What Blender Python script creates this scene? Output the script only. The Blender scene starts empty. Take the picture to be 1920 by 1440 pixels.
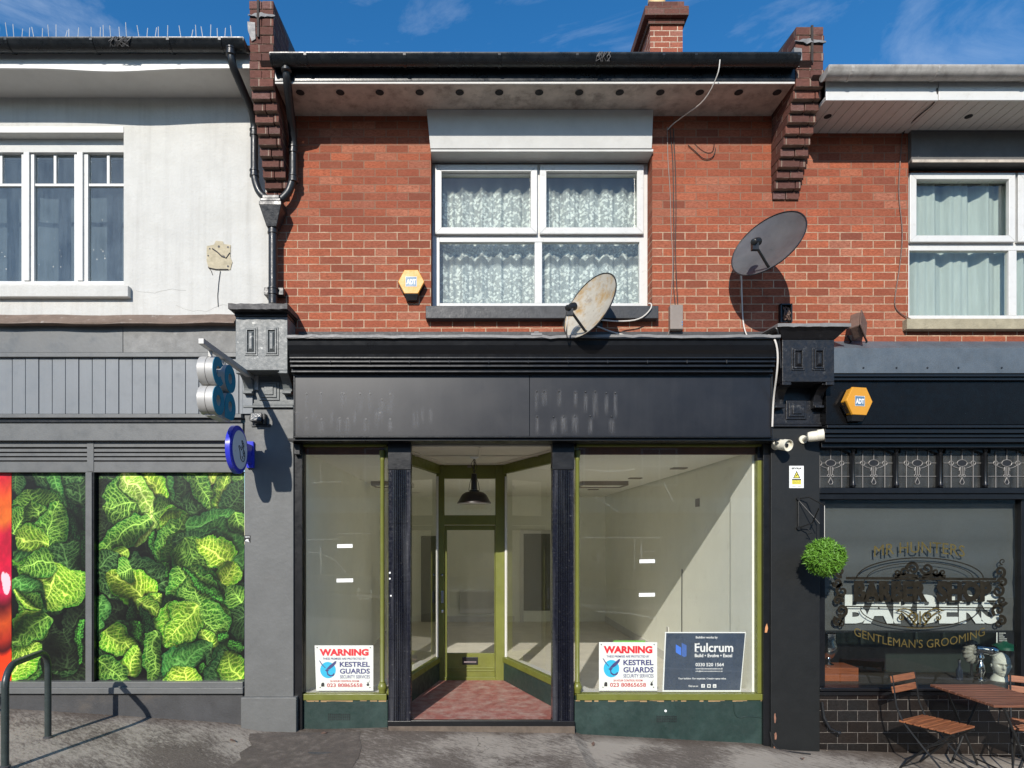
import bpy, bmesh, math, random
import numpy as np
from mathutils import Vector, Matrix
random.seed(7); rng = np.random.RandomState(7)
R = math.radians
scene = bpy.context.scene
COL = scene.collection
# ------------------------------------------------------------------ camera, light, exposure
F, D, VX, VY, CZ = 1178.0, 6.2, 890.0, 1005.0, 1.95     # focal px, camera distance to the brick wall, vanishing point, eye height
cam = bpy.data.cameras.new('camera'); camo = bpy.data.objects.new('camera', cam); COL.objects.link(camo)
camo.location = (0, -D, CZ); camo.rotation_euler = (R(90), 0, 0)
cam.sensor_width = 36; cam.lens = F/1920*36
cam.shift_x = (960-VX)/1920; cam.shift_y = (VY-720)/1920
cam.clip_end = 500; cam.clip_start = 0.05
scene.camera = camo
SUN = Vector((0.30, 1.0, -0.57)).normalized()
el = math.asin(-SUN.z); rot = math.atan2(-SUN.x, -SUN.y)
sl = bpy.data.lights.new('sun', 'SUN'); sl.energy = 3.7; sl.angle = R(0.5); sl.color = (1.0, 0.945, 0.86)
so = bpy.data.objects.new('sun', sl); COL.objects.link(so)
so.rotation_euler = SUN.to_track_quat('-Z', 'Y').to_euler(); so.location = (-4, -14, 12)
W = bpy.data.worlds.new('World'); scene.world = W; W.use_nodes = True
wn = W.node_tree.nodes; wl = W.node_tree.links; wn.clear()
sky = wn.new('ShaderNodeTexSky'); sky.sky_type = 'NISHITA'; sky.sun_disc = False
sky.sun_elevation = el; sky.sun_rotation = rot; sky.air_density = 1.0; sky.dust_density = 0.3; sky.ozone_density = 3.0
tc = wn.new('ShaderNodeTexCoord'); mp = wn.new('ShaderNodeMapping'); mp.inputs['Scale'].default_value = (2.2, 2.2, 7.0); mp.inputs['Rotation'].default_value = (0.2, 0.5, 0.3)
nz = wn.new('ShaderNodeTexNoise'); nz.inputs['Scale'].default_value = 1.7; nz.inputs['Detail'].default_value = 8; nz.inputs['Roughness'].default_value = .62; nz.inputs['Distortion'].default_value = .7
rp = wn.new('ShaderNodeMapRange'); rp.inputs['From Min'].default_value = .53; rp.inputs['From Max'].default_value = .86; rp.inputs['To Max'].default_value = .30
hs = wn.new('ShaderNodeHueSaturation'); hs.inputs['Saturation'].default_value = 1.32; hs.inputs['Value'].default_value = 1.06
mx = wn.new('ShaderNodeMixRGB'); mx.inputs['Color2'].default_value = (6.5, 7.2, 8.0, 1)
bg = wn.new('ShaderNodeBackground'); bg.inputs['Strength'].default_value = 0.118
wo = wn.new('ShaderNodeOutputWorld')
wl.new(tc.outputs['Generated'], mp.inputs['Vector']); wl.new(mp.outputs[0], nz.inputs['Vector']); wl.new(nz.outputs['Fac'], rp.inputs[0])
wl.new(sky.outputs[0], hs.inputs['Color']); wl.new(hs.outputs[0], mx.inputs['Color1']); wl.new(rp.outputs[0], mx.inputs['Fac'])
wl.new(mx.outputs[0], bg.inputs['Color']); wl.new(bg.outputs[0], wo.inputs[0])
scene.view_settings.view_transform = 'Standard'; scene.view_settings.look = 'None'
scene.view_settings.exposure = 0.45; scene.view_settings.gamma = 1.0; scene.view_settings.use_curve_mapping = False
cy = scene.cycles
cy.max_bounces = 14; cy.diffuse_bounces = 8; cy.glossy_bounces = 5; cy.transparent_max_bounces = 16; cy.transmission_bounces = 6
cy.use_denoising = True; cy.sample_clamp_indirect = 6

# ------------------------------------------------------------------ helpers
def S(Y): return F/(D+Y)
def PX(px, Y): return (px-VX)/S(Y)
def PZ(py, Y): return CZ+(VY-py)/S(Y)
def P(px, py, Y): return Vector((PX(px, Y), Y, PZ(py, Y)))

def tag(o, label=None, cat=None, group=None, kind=None):
    if label: o['label'] = label
    if cat: o['category'] = cat
    if group: o['group'] = group
    if kind: o['kind'] = kind
    return o
def thing(name, label, cat, loc=(0, 0, 0), rotz=0, group=None):
    o = bpy.data.objects.new(name, None); o.empty_display_size = .1; COL.objects.link(o)
    o.location = loc; o.rotation_euler = (0, 0, rotz)
    return tag(o, label, cat, group)
def wloc(o):
    v = Vector((0, 0, 0))
    while o: v += o.location; o = o.parent
    return v

class MB:
    def __init__(s): s.v = []; s.f = []
    def add(s, vs, fs):
        n = len(s.v); s.v += [tuple(v) for v in vs]; s.f += [tuple(i+n for i in f) for f in fs]; return s
    def box(s, x0, x1, y0, y1, z0, z1):
        if x0 > x1: x0, x1 = x1, x0
        if y0 > y1: y0, y1 = y1, y0
        if z0 > z1: z0, z1 = z1, z0
        return s.add([(x0,y0,z0),(x1,y0,z0),(x1,y1,z0),(x0,y1,z0),(x0,y0,z1),(x1,y0,z1),(x1,y1,z1),(x0,y1,z1)],
              [(0,3,2,1),(4,5,6,7),(0,1,5,4),(1,2,6,5),(2,3,7,6),(3,0,4,7)])
    def pbox(s, px0, px1, py0, py1, Yf, Yb):
        return s.box(PX(px0, Yf), PX(px1, Yf), Yf, Yb, PZ(py1, Yf), PZ(py0, Yf))
    def prism(s, poly, a, b, axis='y'):
        # poly of (u,w): axis y -> (x,z); axis x -> (y,z); axis z -> (x,y)
        n = len(poly)
        def pt(u, w, t): return {'y': (u, t, w), 'x': (t, u, w), 'z': (u, w, t)}[axis]
        vs = [pt(u, w, a) for u, w in poly]+[pt(u, w, b) for u, w in poly]
        fs = [tuple(range(n))[::-1], tuple(range(n, 2*n))]+[(i, (i+1) % n, n+(i+1) % n, n+i) for i in range(n)]
        return s.add(vs, fs)
    def seg(s, p0, p1, t, z0, z1):
        d = Vector((p1[0]-p0[0], p1[1]-p0[1])); n = Vector((-d.y, d.x)).normalized()*t/2
        return s.prism([(p0[0]+n.x, p0[1]+n.y), (p0[0]-n.x, p0[1]-n.y), (p1[0]-n.x, p1[1]-n.y), (p1[0]+n.x, p1[1]+n.y)], z0, z1, 'z')
    def tube(s, pts, r, n=8, cap=True, rs=None):
        pts = [Vector(p) for p in pts]; rings = []
        up = Vector((0, 0, 1)); prev = None
        for i, p in enumerate(pts):
            a = pts[max(i-1, 0)]; b = pts[min(i+1, len(pts)-1)]
            t = (b-a).normalized()
            if prev is None:
                ref = up if abs(t.z) < .95 else Vector((1, 0, 0)); u = t.cross(ref).normalized()
            else:
                u = (prev-t*prev.dot(t)).normalized()
            w = t.cross(u); prev = u; rr = rs[i] if rs else r
            rings.append([p+(u*math.cos(2*math.pi*k/n)+w*math.sin(2*math.pi*k/n))*rr for k in range(n)])
        vs = [q for rg in rings for q in rg]; m = len(rings)
        fs = [(i*n+k, i*n+(k+1) % n, (i+1)*n+(k+1) % n, (i+1)*n+k) for i in range(m-1) for k in range(n)]
        if cap: fs += [tuple(range(n))[::-1], tuple(range((m-1)*n, m*n))]
        return s.add(vs, fs)
    def cyl(s, a, b, r, r2=None, n=16):
        return s.tube([a, b], r, n, rs=[r, r if r2 is None else r2])
    def lathe(s, prof, c, axis=(0, 0, 1), n=24):
        ax = Vector(axis).normalized(); ref = Vector((0, 0, 1)) if abs(ax.z) < .9 else Vector((1, 0, 0))
        u = ax.cross(ref).normalized(); w = ax.cross(u); c = Vector(c)
        vs = [c+ax*h+(u*math.cos(2*math.pi*k/n)+w*math.sin(2*math.pi*k/n))*r for r, h in prof for k in range(n)]
        m = len(prof)
        fs = [(i*n+k, i*n+(k+1) % n, (i+1)*n+(k+1) % n, (i+1)*n+k) for i in range(m-1) for k in range(n)]
        fs += [tuple(range(n))[::-1], tuple(range((m-1)*n, m*n))]
        return s.add(vs, fs)
    def text(s, body, cx, cz, w, h, Y, bold=0.0, arc=None, mapf=None, shear=0):
        cu = bpy.data.curves.new('t', 'FONT'); cu.body = body; cu.size = 1; cu.offset = bold; cu.shear = shear
        cu.resolution_u = 3
        ob = bpy.data.objects.new('t', cu); me = bpy.data.meshes.new_from_object(ob)
        vs = [v.co.copy() for v in me.vertices]; fs = [tuple(p.vertices) for p in me.polygons]
        bpy.data.objects.remove(ob); bpy.data.curves.remove(cu); bpy.data.meshes.remove(me)
        if not vs: return s
        x0 = min(v.x for v in vs); x1 = max(v.x for v in vs); y0 = min(v.y for v in vs); y1 = max(v.y for v in vs)
        sx = w/(x1-x0); sz = (h/(y1-y0)) if h else sx
        out = []
        for v in vs:
            a = (v.x-(x0+x1)/2)*sx; b = (v.y-(y0+y1)/2)*sz
            if arc: b += arc*(1-(2*a/w)**2)
            out.append(mapf(cx+a, cz+b) if mapf else (cx+a, Y, cz+b))
        return s.add(out, fs)
    def build(s, name, mat, parent=None, bev=0, smooth=False, local=False, seg=2, recalc=True):
        me = bpy.data.meshes.new(name)
        off = Vector((0, 0, 0)) if (local or parent is None) else wloc(parent)
        if parent is None and not local:            # put the origin at the base of the thing
            a = np.array(s.v); off = Vector(((a[:, 0].min()+a[:, 0].max())/2, (a[:, 1].min()+a[:, 1].max())/2, a[:, 2].min()))
        me.from_pydata([(v[0]-off.x, v[1]-off.y, v[2]-off.z) for v in s.v], [], s.f)
        if recalc:
            bm = bmesh.new(); bm.from_mesh(me); bmesh.ops.recalc_face_normals(bm, faces=bm.faces); bm.to_mesh(me); bm.free()
        me.materials.append(mat)
        o = bpy.data.objects.new(name, me); COL.objects.link(o)
        if parent: o.parent = parent
        else: o.location = off
        if smooth:
            for p in me.polygons: p.use_smooth = True
            if smooth != 'all':
                me.set_sharp_from_angle(angle=R(40))
        if bev:
            m = o.modifiers.new('bevel', 'BEVEL'); m.width = bev; m.segments = seg; m.limit_method = 'ANGLE'; m.angle_limit = R(35)
        return o

# ------------------------------------------------------------------ materials
def nodes(name):
    m = bpy.data.materials.new(name); m.use_nodes = True
    nt = m.node_tree; nt.nodes.clear()
    out = nt.nodes.new('ShaderNodeOutputMaterial')
    return m, nt, out
def N(nt, t, **kw):
    n = nt.nodes.new('ShaderNode'+t)
    for k, v in kw.items():
        if k in n.inputs.keys(): n.inputs[k].default_value = v
        else: setattr(n, k, v)
    return n
def math_(nt, op, a, b=None):
    n = nt.nodes.new('ShaderNodeMath'); n.operation = op
    for i, v in enumerate((a, b)):
        if v is None: continue
        if hasattr(v, 'is_linked'): nt.links.new(v, n.inputs[i])
        else: n.inputs[i].default_value = v
    return n.outputs[0]
def noise(nt, co, scale, detail=6, rough=.6, dist=0, sc=None):
    if sc:
        mpn = N(nt, 'Mapping'); mpn.inputs['Scale'].default_value = sc; nt.links.new(co, mpn.inputs[0]); co = mpn.outputs[0]
    n = N(nt, 'TexNoise', Scale=scale, Detail=detail, Roughness=rough, Distortion=dist); nt.links.new(co, n.inputs['Vector'])
    return n.outputs['Fac']
def ramp(nt, fac, a, b, c0=0.0, c1=1.0):
    n = N(nt, 'MapRange'); n.inputs['From Min'].default_value = a; n.inputs['From Max'].default_value = b
    n.inputs['To Min'].default_value = c0; n.inputs['To Max'].default_value = c1; n.clamp = True
    nt.links.new(fac, n.inputs[0]); return n.outputs[0]
def mix(nt, fac, a, b, mode='MIX'):
    n = N(nt, 'MixRGB'); n.blend_type = mode
    for i, v in ((0, fac), (1, a), (2, b)):
        if hasattr(v, 'is_linked'): nt.links.new(v, n.inputs[i])
        elif i == 0: n.inputs[0].default_value = v
        else: n.inputs[i].default_value = tuple(v)+(1,)
    return n.outputs[0]
def mk(name, col, rough=.5, metal=0, var=.18, vs=5, bump=.15, bs=60, spots=(), streak=0, spec=.5, coat=0, sub=0, rvar=.12, trans=0):
    """painted / plain surface: brightness mottling, spots of other colours, vertical streaks and a fine bump"""
    m, nt, out = nodes(name); L = nt.links.new
    t = N(nt, 'TexCoord'); co = t.outputs['Object']
    b = N(nt, 'BsdfPrincipled', Roughness=rough, Metallic=metal); b.inputs['Specular IOR Level'].default_value = spec
    if coat: b.inputs['Coat Weight'].default_value = coat; b.inputs['Coat Roughness'].default_value = .12
    n1 = noise(nt, co, vs, 8, .65)
    f = ramp(nt, n1, .25, .75, 1-var, 1+var)
    c = N(nt, 'VectorMath'); c.operation = 'SCALE'; c.inputs[0].default_value = col[:3]; L(f, c.inputs['Scale']); c = c.outputs[0]
    for (sc_, scale, lo, hi, amt) in spots:
        c = mix(nt, ramp(nt, noise(nt, co, scale, 10, .7), lo, hi, 0, amt), c, sc_)
    if streak:
        sn = noise(nt, co, 1.0, 6, .6, 0, (14, 14, .7))
        c = mix(nt, ramp(nt, sn, .48, .75, 0, abs(streak)), c, (.36, .36, .37) if streak > 0 else (.10, .085, .07))
    L(c, b.inputs['Base Color'])
    L(ramp(nt, noise(nt, co, vs*3, 5), .3, .7, max(rough-rvar, .03), min(rough+rvar, 1)), b.inputs['Roughness'])
    if bump:
        bp = N(nt, 'Bump', Strength=bump, Distance=.01); L(noise(nt, co, bs, 6, .6), bp.inputs['Height']); L(bp.outputs[0], b.inputs['Normal'])
    L(b.outputs[0], out.inputs[0])
    return m
def brickmat(name, c1, c2, mortar_hi, mortar_lo, zsplit, dirt=.3, bw=.2185, rh=.0785, ms=.0052, soot=.25, rough=.85, gloss=False):
    m, nt, out = nodes(name); L = nt.links.new
    g = N(nt, 'NewGeometry'); sp = N(nt, 'SeparateXYZ'); L(g.outputs['Position'], sp.inputs[0])
    sn = N(nt, 'SeparateXYZ'); L(g.outputs['True Normal'], sn.inputs[0])
    side = math_(nt, 'GREATER_THAN', math_(nt, 'ABSOLUTE', sn.outputs[0]), .7)
    u = N(nt, 'Mix'); L(side, u.inputs[0]); L(sp.outputs[0], u.inputs[2]); L(sp.outputs[1], u.inputs[3])
    # slightly uneven courses
    wob = noise(nt, g.outputs['Position'], 9, 3)
    v = math_(nt, 'ADD', sp.outputs[2], math_(nt, 'MULTIPLY', math_(nt, 'SUBTRACT', wob, .5), .007))
    cb = N(nt, 'CombineXYZ'); L(u.outputs[0], cb.inputs[0]); L(v, cb.inputs[1])
    bt = N(nt, 'TexBrick'); bt.offset = .5; bt.squash = 1
    bt.inputs['Scale'].default_value = 1; bt.inputs['Mortar Size'].default_value = ms; bt.inputs['Mortar Smooth'].default_value = .15
    bt.inputs['Brick Width'].default_value = bw; bt.inputs['Row Height'].default_value = rh; bt.inputs['Bias'].default_value = -.1
    bt.inputs['Color1'].default_value = tuple(c1)+(1,); bt.inputs['Color2'].default_value = tuple(c2)+(1,)
    bt.inputs['Mortar'].default_value = (0, 0, 0, 1)
    L(cb.outputs[0], bt.inputs['Vector'])
    co = g.outputs['Position']
    L(ramp(nt, noise(nt, co, 14, 5, .7), .3, .7, ms*.55, ms*1.45), bt.inputs['Mortar Size'])
    ad = N(nt, 'VectorMath'); ad.operation = 'ADD'; L(cb.outputs[0], ad.inputs[0]); ad.inputs[1].default_value = (bw*46, rh*38, 0)
    b2 = N(nt, 'TexBrick'); b2.offset = .5; b2.squash = 1
    for k_, v_ in (('Scale', 1), ('Mortar Size', 0), ('Brick Width', bw), ('Row Height', rh), ('Bias', 0)): b2.inputs[k_].default_value = v_
    b2.inputs['Color1'].default_value = (0, 0, 0, 1); b2.inputs['Color2'].default_value = (1, 1, 1, 1); L(ad.outputs[0], b2.inputs['Vector'])
    rb2 = N(nt, 'SeparateColor'); L(b2.outputs['Color'], rb2.inputs[0])
    c0 = mix(nt, ramp(nt, rb2.outputs[0], .62, .95, 0, .48), bt.outputs['Color'], (c1[0]*.33, c1[1]*.45, c1[2]*.62))
    c0 = mix(nt, ramp(nt, rb2.outputs[0], .32, .05, 0, .5), c0, (c1[0]*1.05, c1[1]*1.75, c1[2]*2.3))
    c = mix(nt, ramp(nt, noise(nt, co, 30, 8, .75, .5, (1, 1, 2.4)), .40, .64, 0, .80), c0, tuple(x*.36 for x in c1))
    c = mix(nt, ramp(nt, noise(nt, co, 4.5, 6, .75), .52, .78, 0, .45), c, (c1[0]*.85, c1[1]*1.35, c1[2]*1.7))
    c = mix(nt, ramp(nt, noise(nt, co, 2.3, 7, .75), .60, .74, 0, soot), c, (.05, .035, .03))
    c = mix(nt, ramp(nt, noise(nt, co, 1, 5, .6, 0, (9, 9, .5)), .60, .78, 0, .35), c, (c1[0]*.45, c1[1]*.55, c1[2]*.7))
    c = mix(nt, ramp(nt, noise(nt, co, 1.3, 5, .6), .42, .75, 0, dirt), c, tuple(x*.5 for x in c1))
    c = mix(nt, ramp(nt, noise(nt, co, 60, 4, .6), .60, .82, 0, .5), c, (c1[0]*1.35, c1[1]*1.5, c1[2]*1.5))
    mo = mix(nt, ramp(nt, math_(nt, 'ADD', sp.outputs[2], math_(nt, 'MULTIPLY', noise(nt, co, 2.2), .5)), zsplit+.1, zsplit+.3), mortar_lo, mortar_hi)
    mo = mix(nt, ramp(nt, noise(nt, co, 9, 7, .75), .42, .66, 0, .8), mo, tuple(x*.38 for x in mortar_lo))
    c = mix(nt, bt.outputs['Fac'], c, mo)
    b = N(nt, 'BsdfPrincipled', Roughness=rough); b.inputs['Specular IOR Level'].default_value = .25
    if gloss: b.inputs['Specular IOR Level'].default_value = .6
    L(c, b.inputs['Base Color'])
    h = math_(nt, 'ADD', math_(nt, 'MULTIPLY', math_(nt, 'SUBTRACT', 1.0, bt.outputs['Fac']), 1.0), math_(nt, 'MULTIPLY', noise(nt, co, 70, 6, .7), .02 if gloss else .5))
    bp = N(nt, 'Bump', Strength=.55 if not gloss else .3, Distance=.006); L(h, bp.inputs['Height']); L(bp.outputs[0], b.inputs['Normal'])
    L(b.outputs[0], out.inputs[0]); return m
def glassmat(name, dust=.03, tint=(.95, .97, .95), refl=1.0, dcol=(.55, .55, .5)):
    m, nt, out = nodes(name); L = nt.links.new
    t = N(nt, 'TexCoord'); co = t.outputs['Object']
    tr = N(nt, 'BsdfTransparent'); tr.inputs[0].default_value = tuple(tint)+(1,)
    gl = N(nt, 'BsdfGlossy', Roughness=.0); gl.inputs[0].default_value = (refl, refl, refl, 1)
    fr = N(nt, 'Fresnel', IOR=1.5); gg = N(nt, 'NewGeometry'); a = N(nt, 'MixShader'); L(math_(nt, 'MULTIPLY', math_(nt, 'MULTIPLY', fr.outputs[0], 1.7), math_(nt, 'SUBTRACT', 1.0, gg.outputs['Backfacing'])), a.inputs[0]); L(tr.outputs[0], a.inputs[1]); L(gl.outputs[0], a.inputs[2])
    df = N(nt, 'BsdfDiffuse'); df.inputs[0].default_value = tuple(dcol)+(1,)
    bp = N(nt, 'Bump', Strength=.02, Distance=.01); L(noise(nt, co, 1.5, 2), bp.inputs['Height']); L(bp.outputs[0], gl.inputs['Normal'])
    d = mix(nt, .5, noise(nt, co, 3, 8, .7), noise(nt, co, 1, 6, .7, 0, (22, 22, 1.5)))
    b = N(nt, 'MixShader'); L(ramp(nt, d, .38, .75, dust*.35, dust*2.2), b.inputs[0]); L(a.outputs[0], b.inputs[1]); L(df.outputs[0], b.inputs[2])
    L(b.outputs[0], out.inputs[0]); return m
def vcolmat(name, rough=.35):
    m, nt, out = nodes(name); at = N(nt, 'Attribute'); at.attribute_name = 'print'
    b = N(nt, 'BsdfPrincipled', Roughness=rough); nt.links.new(at.outputs['Color'], b.inputs['Base Color']); nt.links.new(b.outputs[0], out.inputs[0]); return m

M = {}
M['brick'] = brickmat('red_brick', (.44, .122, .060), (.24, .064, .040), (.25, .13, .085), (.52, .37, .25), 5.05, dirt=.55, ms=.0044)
M['brick_dark'] = brickmat('sooty_brick', (.20, .078, .056), (.095, .046, .038), (.13, .09, .07), (.30, .22, .17), 8.0, dirt=.7, soot=.6)
M['brick_chim'] = brickmat('chimney_brick', (.40, .12, .07), (.24, .07, .045), (.62, .50, .38), (.62, .50, .38), 3, dirt=.3, soot=.1)
M['tile'] = brickmat('dark_glazed_tile', (.016, .012, .010), (.024, .018, .015), (.19, .17, .15), (.19, .17, .15), 9, dirt=.3, bw=.2, rh=.1085, ms=.0024, rough=.22, gloss=True)
M['render'] = mk('white_render', (.555, .545, .51), .85, var=.08, vs=3, bump=.45, bs=45, spots=[((.40, .38, .33), 1.6, .50, .8, .45), ((.30, .28, .24), 5, .66, .8, .4)], streak=-.14)
M['white'] = mk('white_plastic', (.62, .615, .59), .35, var=.06, bump=.03, spots=[((.36, .33, .28), 16, .56, .8, .6), ((.30, .27, .22), 4, .62, .8, .35)])
M['whitewood'] = mk('white_paint', (.64, .63, .60), .5, var=.07, bump=.1, spots=[((.42, .40, .36), 9, .6, .8, .5)])
M['soffit'] = mk('stained_soffit_board', (.50, .44, .38), .8, var=.3, vs=5, bump=.1, spots=[((.14, .11, .09), 7, .48, .72, .75), ((.10, .085, .075), 2.2, .55, .75, .5)])
M['soffit_pale'] = mk('pale_soffit', (.62, .60, .56), .8, var=.08, bump=.1, spots=[((.4, .38, .35), 5, .58, .8, .5)])
M['greylintel'] = mk('pale_lintel', (.56, .555, .53), .8, var=.08, bump=.15, spots=[((.4, .39, .36), 8, .55, .8, .45)])
M['darklintel'] = mk('dark_lintel', (.12, .115, .11), .8, var=.2, bump=.2)
M['blackplastic'] = mk('black_gutter', (.011, .013, .015), .32, var=.3, bump=.05, spots=[((.14, .13, .11), 9, .62, .85, .5)])
M['greyplastic'] = mk('weathered_white_gutter', (.42, .40, .37), .5, var=.25, vs=7, bump=.1, spots=[((.13, .11, .09), 12, .5, .8, .6)], streak=-.5)
M['castiron'] = mk('black_cast_iron', (.015, .016, .018), .38, var=.25, bump=.2, bs=40, spots=[((.10, .095, .09), 16, .62, .82, .6)])
M['black'] = mk('black_gloss_paint', (.0075, .008, .0095), .32, var=.15, vs=4, rvar=.05, bump=.10, bs=30, spots=[((.09, .09, .095), 18, .64, .85, .5)])
M['blackfascia'] = mk('weathered_black_panel', (.0105, .011, .014), .36, var=.10, vs=1.2, bump=.005, rvar=.03, spots=[((.035, .035, .038), .8, .5, .8, .5)], streak=.012)
M['blackgloss'] = mk('black_gloss_panel', (.005, .005, .0055), .25, var=.2, bump=.02, spec=.2)
M['blackpil'] = mk('black_painted_plaster', (.0058, .0068, .007), .55, var=.15, vs=3, rvar=.04, bump=.12, bs=25, spots=[((.10, .10, .10), 8, .66, .85, .4)])
M['greypaint'] = mk('grey_gloss_paint', (.125, .128, .126), .42, var=.12, vs=3, bump=.08, bs=30, spots=[((.30, .31, .31), 30, .68, .8, .6)])
M['greypil'] = mk('grey_painted_pilaster', (.128, .130, .126), .55, var=.14, vs=3, bump=.25, bs=25, spots=[((.28, .28, .27), 14, .64, .80, .5), ((.085, .075, .065), 2.2, .55, .8, .5), ((.40, .40, .38), 45, .74, .78, .8)])
M['chipped'] = mk('chipped_grey_paint', (.125, .135, .135), .45, var=.15, vs=8, bump=.18, bs=30, spots=[((.62, .62, .58), 10, .62, .68, .8), ((.02, .02, .02), 9, .66, .72, .8)])
M['chippedblack'] = mk('worn_black_paint', (.011, .0115, .014), .4, var=.3, vs=8, bump=.3, bs=30, spots=[((.13, .13, .13), 14, .60, .70, .6)])
M['plinth'] = mk('dark_grey_plinth', (.052, .052, .054), .6, var=.3, vs=5, bump=.2, spots=[((.30, .28, .25), 30, .70, .8, .7), ((.12, .09, .06), 2.5, .55, .8, .5)])
M['lead'] = mk('lead_flashing', (.20, .195, .19), .55, var=.25, vs=8, bump=.4, bs=18, spots=[((.10, .10, .10), 9, .55, .75, .6)])
M['leaddark'] = mk('dark_lead', (.055, .052, .052), .6, var=.35, vs=9, bump=.3, bs=25, spots=[((.2, .19, .18), 14, .6, .8, .6)])
M['copper'] = mk('brown_flashing', (.17, .12, .09), .6, var=.35, vs=6, bump=.4, bs=18, spots=[((.45, .42, .38), 14, .58, .72, .7)])
M['slate'] = mk('slate_blue_flashing', (.085, .105, .125), .5, var=.25, vs=5, bump=.15, spots=[((.03, .035, .04), 5, .6, .8, .6)])
M['olive'] = mk('olive_paint', (.148, .160, .030), .42, var=.14, vs=6, bump=.12, bs=30, spots=[((.40, .36, .16), 24, .68, .8, .6)])
M['green'] = mk('dark_green_boards', (.017, .038, .033), .5, var=.18, vs=5, bump=.15, bs=30, spots=[((.20, .22, .20), 26, .69, .80, .7), ((.06, .10, .09), 2.5, .5, .8, .5)])
M['ribtile'] = mk('ribbed_blue_black_tile', (.009, .010, .017), .22, var=.3, vs=12, bump=.1, spots=[((.26, .25, .23), 30, .60, .76, .6)], streak=.17)
M['timberbrown'] = mk('brown_timber', (.11, .035, .018), .5, var=.3, vs=8)
M['glass'] = glassmat('shop_glass', .010, (.985, .99, .98))
M['glassup'] = glassmat('bedroom_glass', .012)
M['glassblue'] = glassmat('sky_grey_glass', .16, dcol=(.20, .255, .30))  # sky reflection painted into the panes as an even blue-grey film
M['glassbarber'] = glassmat('barber_glass', .004, (.9, .92, .9))
M['glassdirty'] = glassmat('leaded_glass', .10, (.6, .62, .62), dcol=(.30, .30, .29))
M['intwall'] = mk('cream_interior_wall', (.89, .895, .80), .8, var=.05, vs=2, bump=.08, spots=[((.60, .58, .48), 5, .58, .8, .5), ((.45, .42, .35), 16, .70, .80, .6)])
M['intceil'] = mk('cream_ceiling', (.92, .91, .85), .85, var=.03, bump=.03)
M['intfloor'] = mk('pale_bare_floor', (.64, .60, .52), .7, var=.15, vs=3, bump=.05, spots=[((.62, .6, .55), 2, .5, .7, .5)])
M['lobbyceil'] = mk('lobby_ceiling_board', (.66, .63, .54), .8, var=.06)
M['redfloor'] = mk('worn_red_floor', (.30, .105, .085), .7, var=.3, vs=9, bump=.12, spots=[((.44, .33, .28), 7, .42, .70, .85), ((.50, .42, .36), 30, .60, .75, .5), ((.12, .05, .04), 4, .6, .8, .6)])
M['darkpanel'] = mk('dark_door_panel', (.045, .045, .043), .6)
M['dark'] = mk('dark_room', (.02, .021, .022), .9, var=.1, bump=0)
M['darkgreen'] = mk('dark_green_wall', (.012, .022, .02), .7)
M['roomgrey'] = mk('room_grey', (.16, .17, .17), .9, var=.1, bump=0)
M['chrome'] = mk('chrome', (.62, .63, .66), .12, 1.0, var=.1, bump=0, rvar=.05)
M['silverside'] = mk('brushed_metal_side', (.44, .43, .41), .5, .15, var=.12, vs=3, bump=.05)
M['teal'] = mk('teal_acrylic', (.002, .20, .32), .7, var=.06, bump=0)
M['blue'] = mk('royal_blue_plastic', (.03, .04, .52), .3, var=.12, vs=3, bump=.03)
M['facewhite'] = mk('pale_sign_face', (.75, .77, .84), .35, var=.04, bump=0)
M['inkblack'] = mk('black_ink', (.012, .012, .014), .5, bump=0)
M['navy'] = mk('navy_ink', (.045, .045, .19), .5, var=.1, bump=0)
M['redink'] = mk('red_ink', (.75, .012, .03), .5, var=.05, bump=0)
M['crimson'] = mk('crimson_ink', (.55, .04, .05), .5, bump=0)
M['cyan'] = mk('cyan_ink', (.015, .48, .75), .5, var=.05, bump=0)
M['signwhite'] = mk('white_correx', (.82, .83, .80), .45, var=.03, bump=.02)
M['navyboard'] = mk('slate_navy_board', (.045, .065, .10), .3, var=.2, vs=4, bump=.02, spots=[((.10, .12, .14), 3, .5, .8, .5)])
M['logoblue'] = mk('logo_blue', (.06, .20, .75), .4, bump=0)
M['logoblue2'] = mk('logo_blue_dark', (.06, .14, .42), .4, bump=0)
M['yellow'] = mk('amber_yellow_plastic', (.66, .30, .025), .4, var=.06, bump=.05, spots=[((.5, .26, .04), 8, .6, .8, .4)])
M['adtblue'] = mk('steel_blue_print', (.11, .20, .30), .4, bump=0)
M['dishgrey'] = mk('grey_dish', (.10, .10, .105), .36, var=.12, vs=8, bump=.05)
M['dishrust'] = mk('rusty_dish', (.40, .37, .31), .55, var=.2, vs=7, bump=.1, spots=[((.34, .20, .05), 6, .48, .62, .85), ((.13, .075, .04), 11, .55, .70, .75)])
M['rusty'] = mk('brown_weathered_metal', (.14, .085, .065), .55, var=.25, vs=14, bump=.2)
M['cablew'] = mk('white_cable', (.66, .62, .56), .5, bump=0)
M['cableb'] = mk('black_cable', (.015, .015, .015), .5, bump=0)
M['boxgrey'] = mk('grey_brown_box', (.24, .20, .17), .5, var=.1)
M['camwhite'] = mk('cream_camera', (.72, .68, .56), .4, var=.1)
M['iron'] = mk('dark_green_steel', (.035, .047, .045), .35, var=.2, vs=14, bump=.1, spots=[((.12, .10, .07), 40, .7, .8, .6)])
M['blacksteel'] = mk('black_steel', (.012, .012, .012), .4, var=.2, bump=.05)
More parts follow.
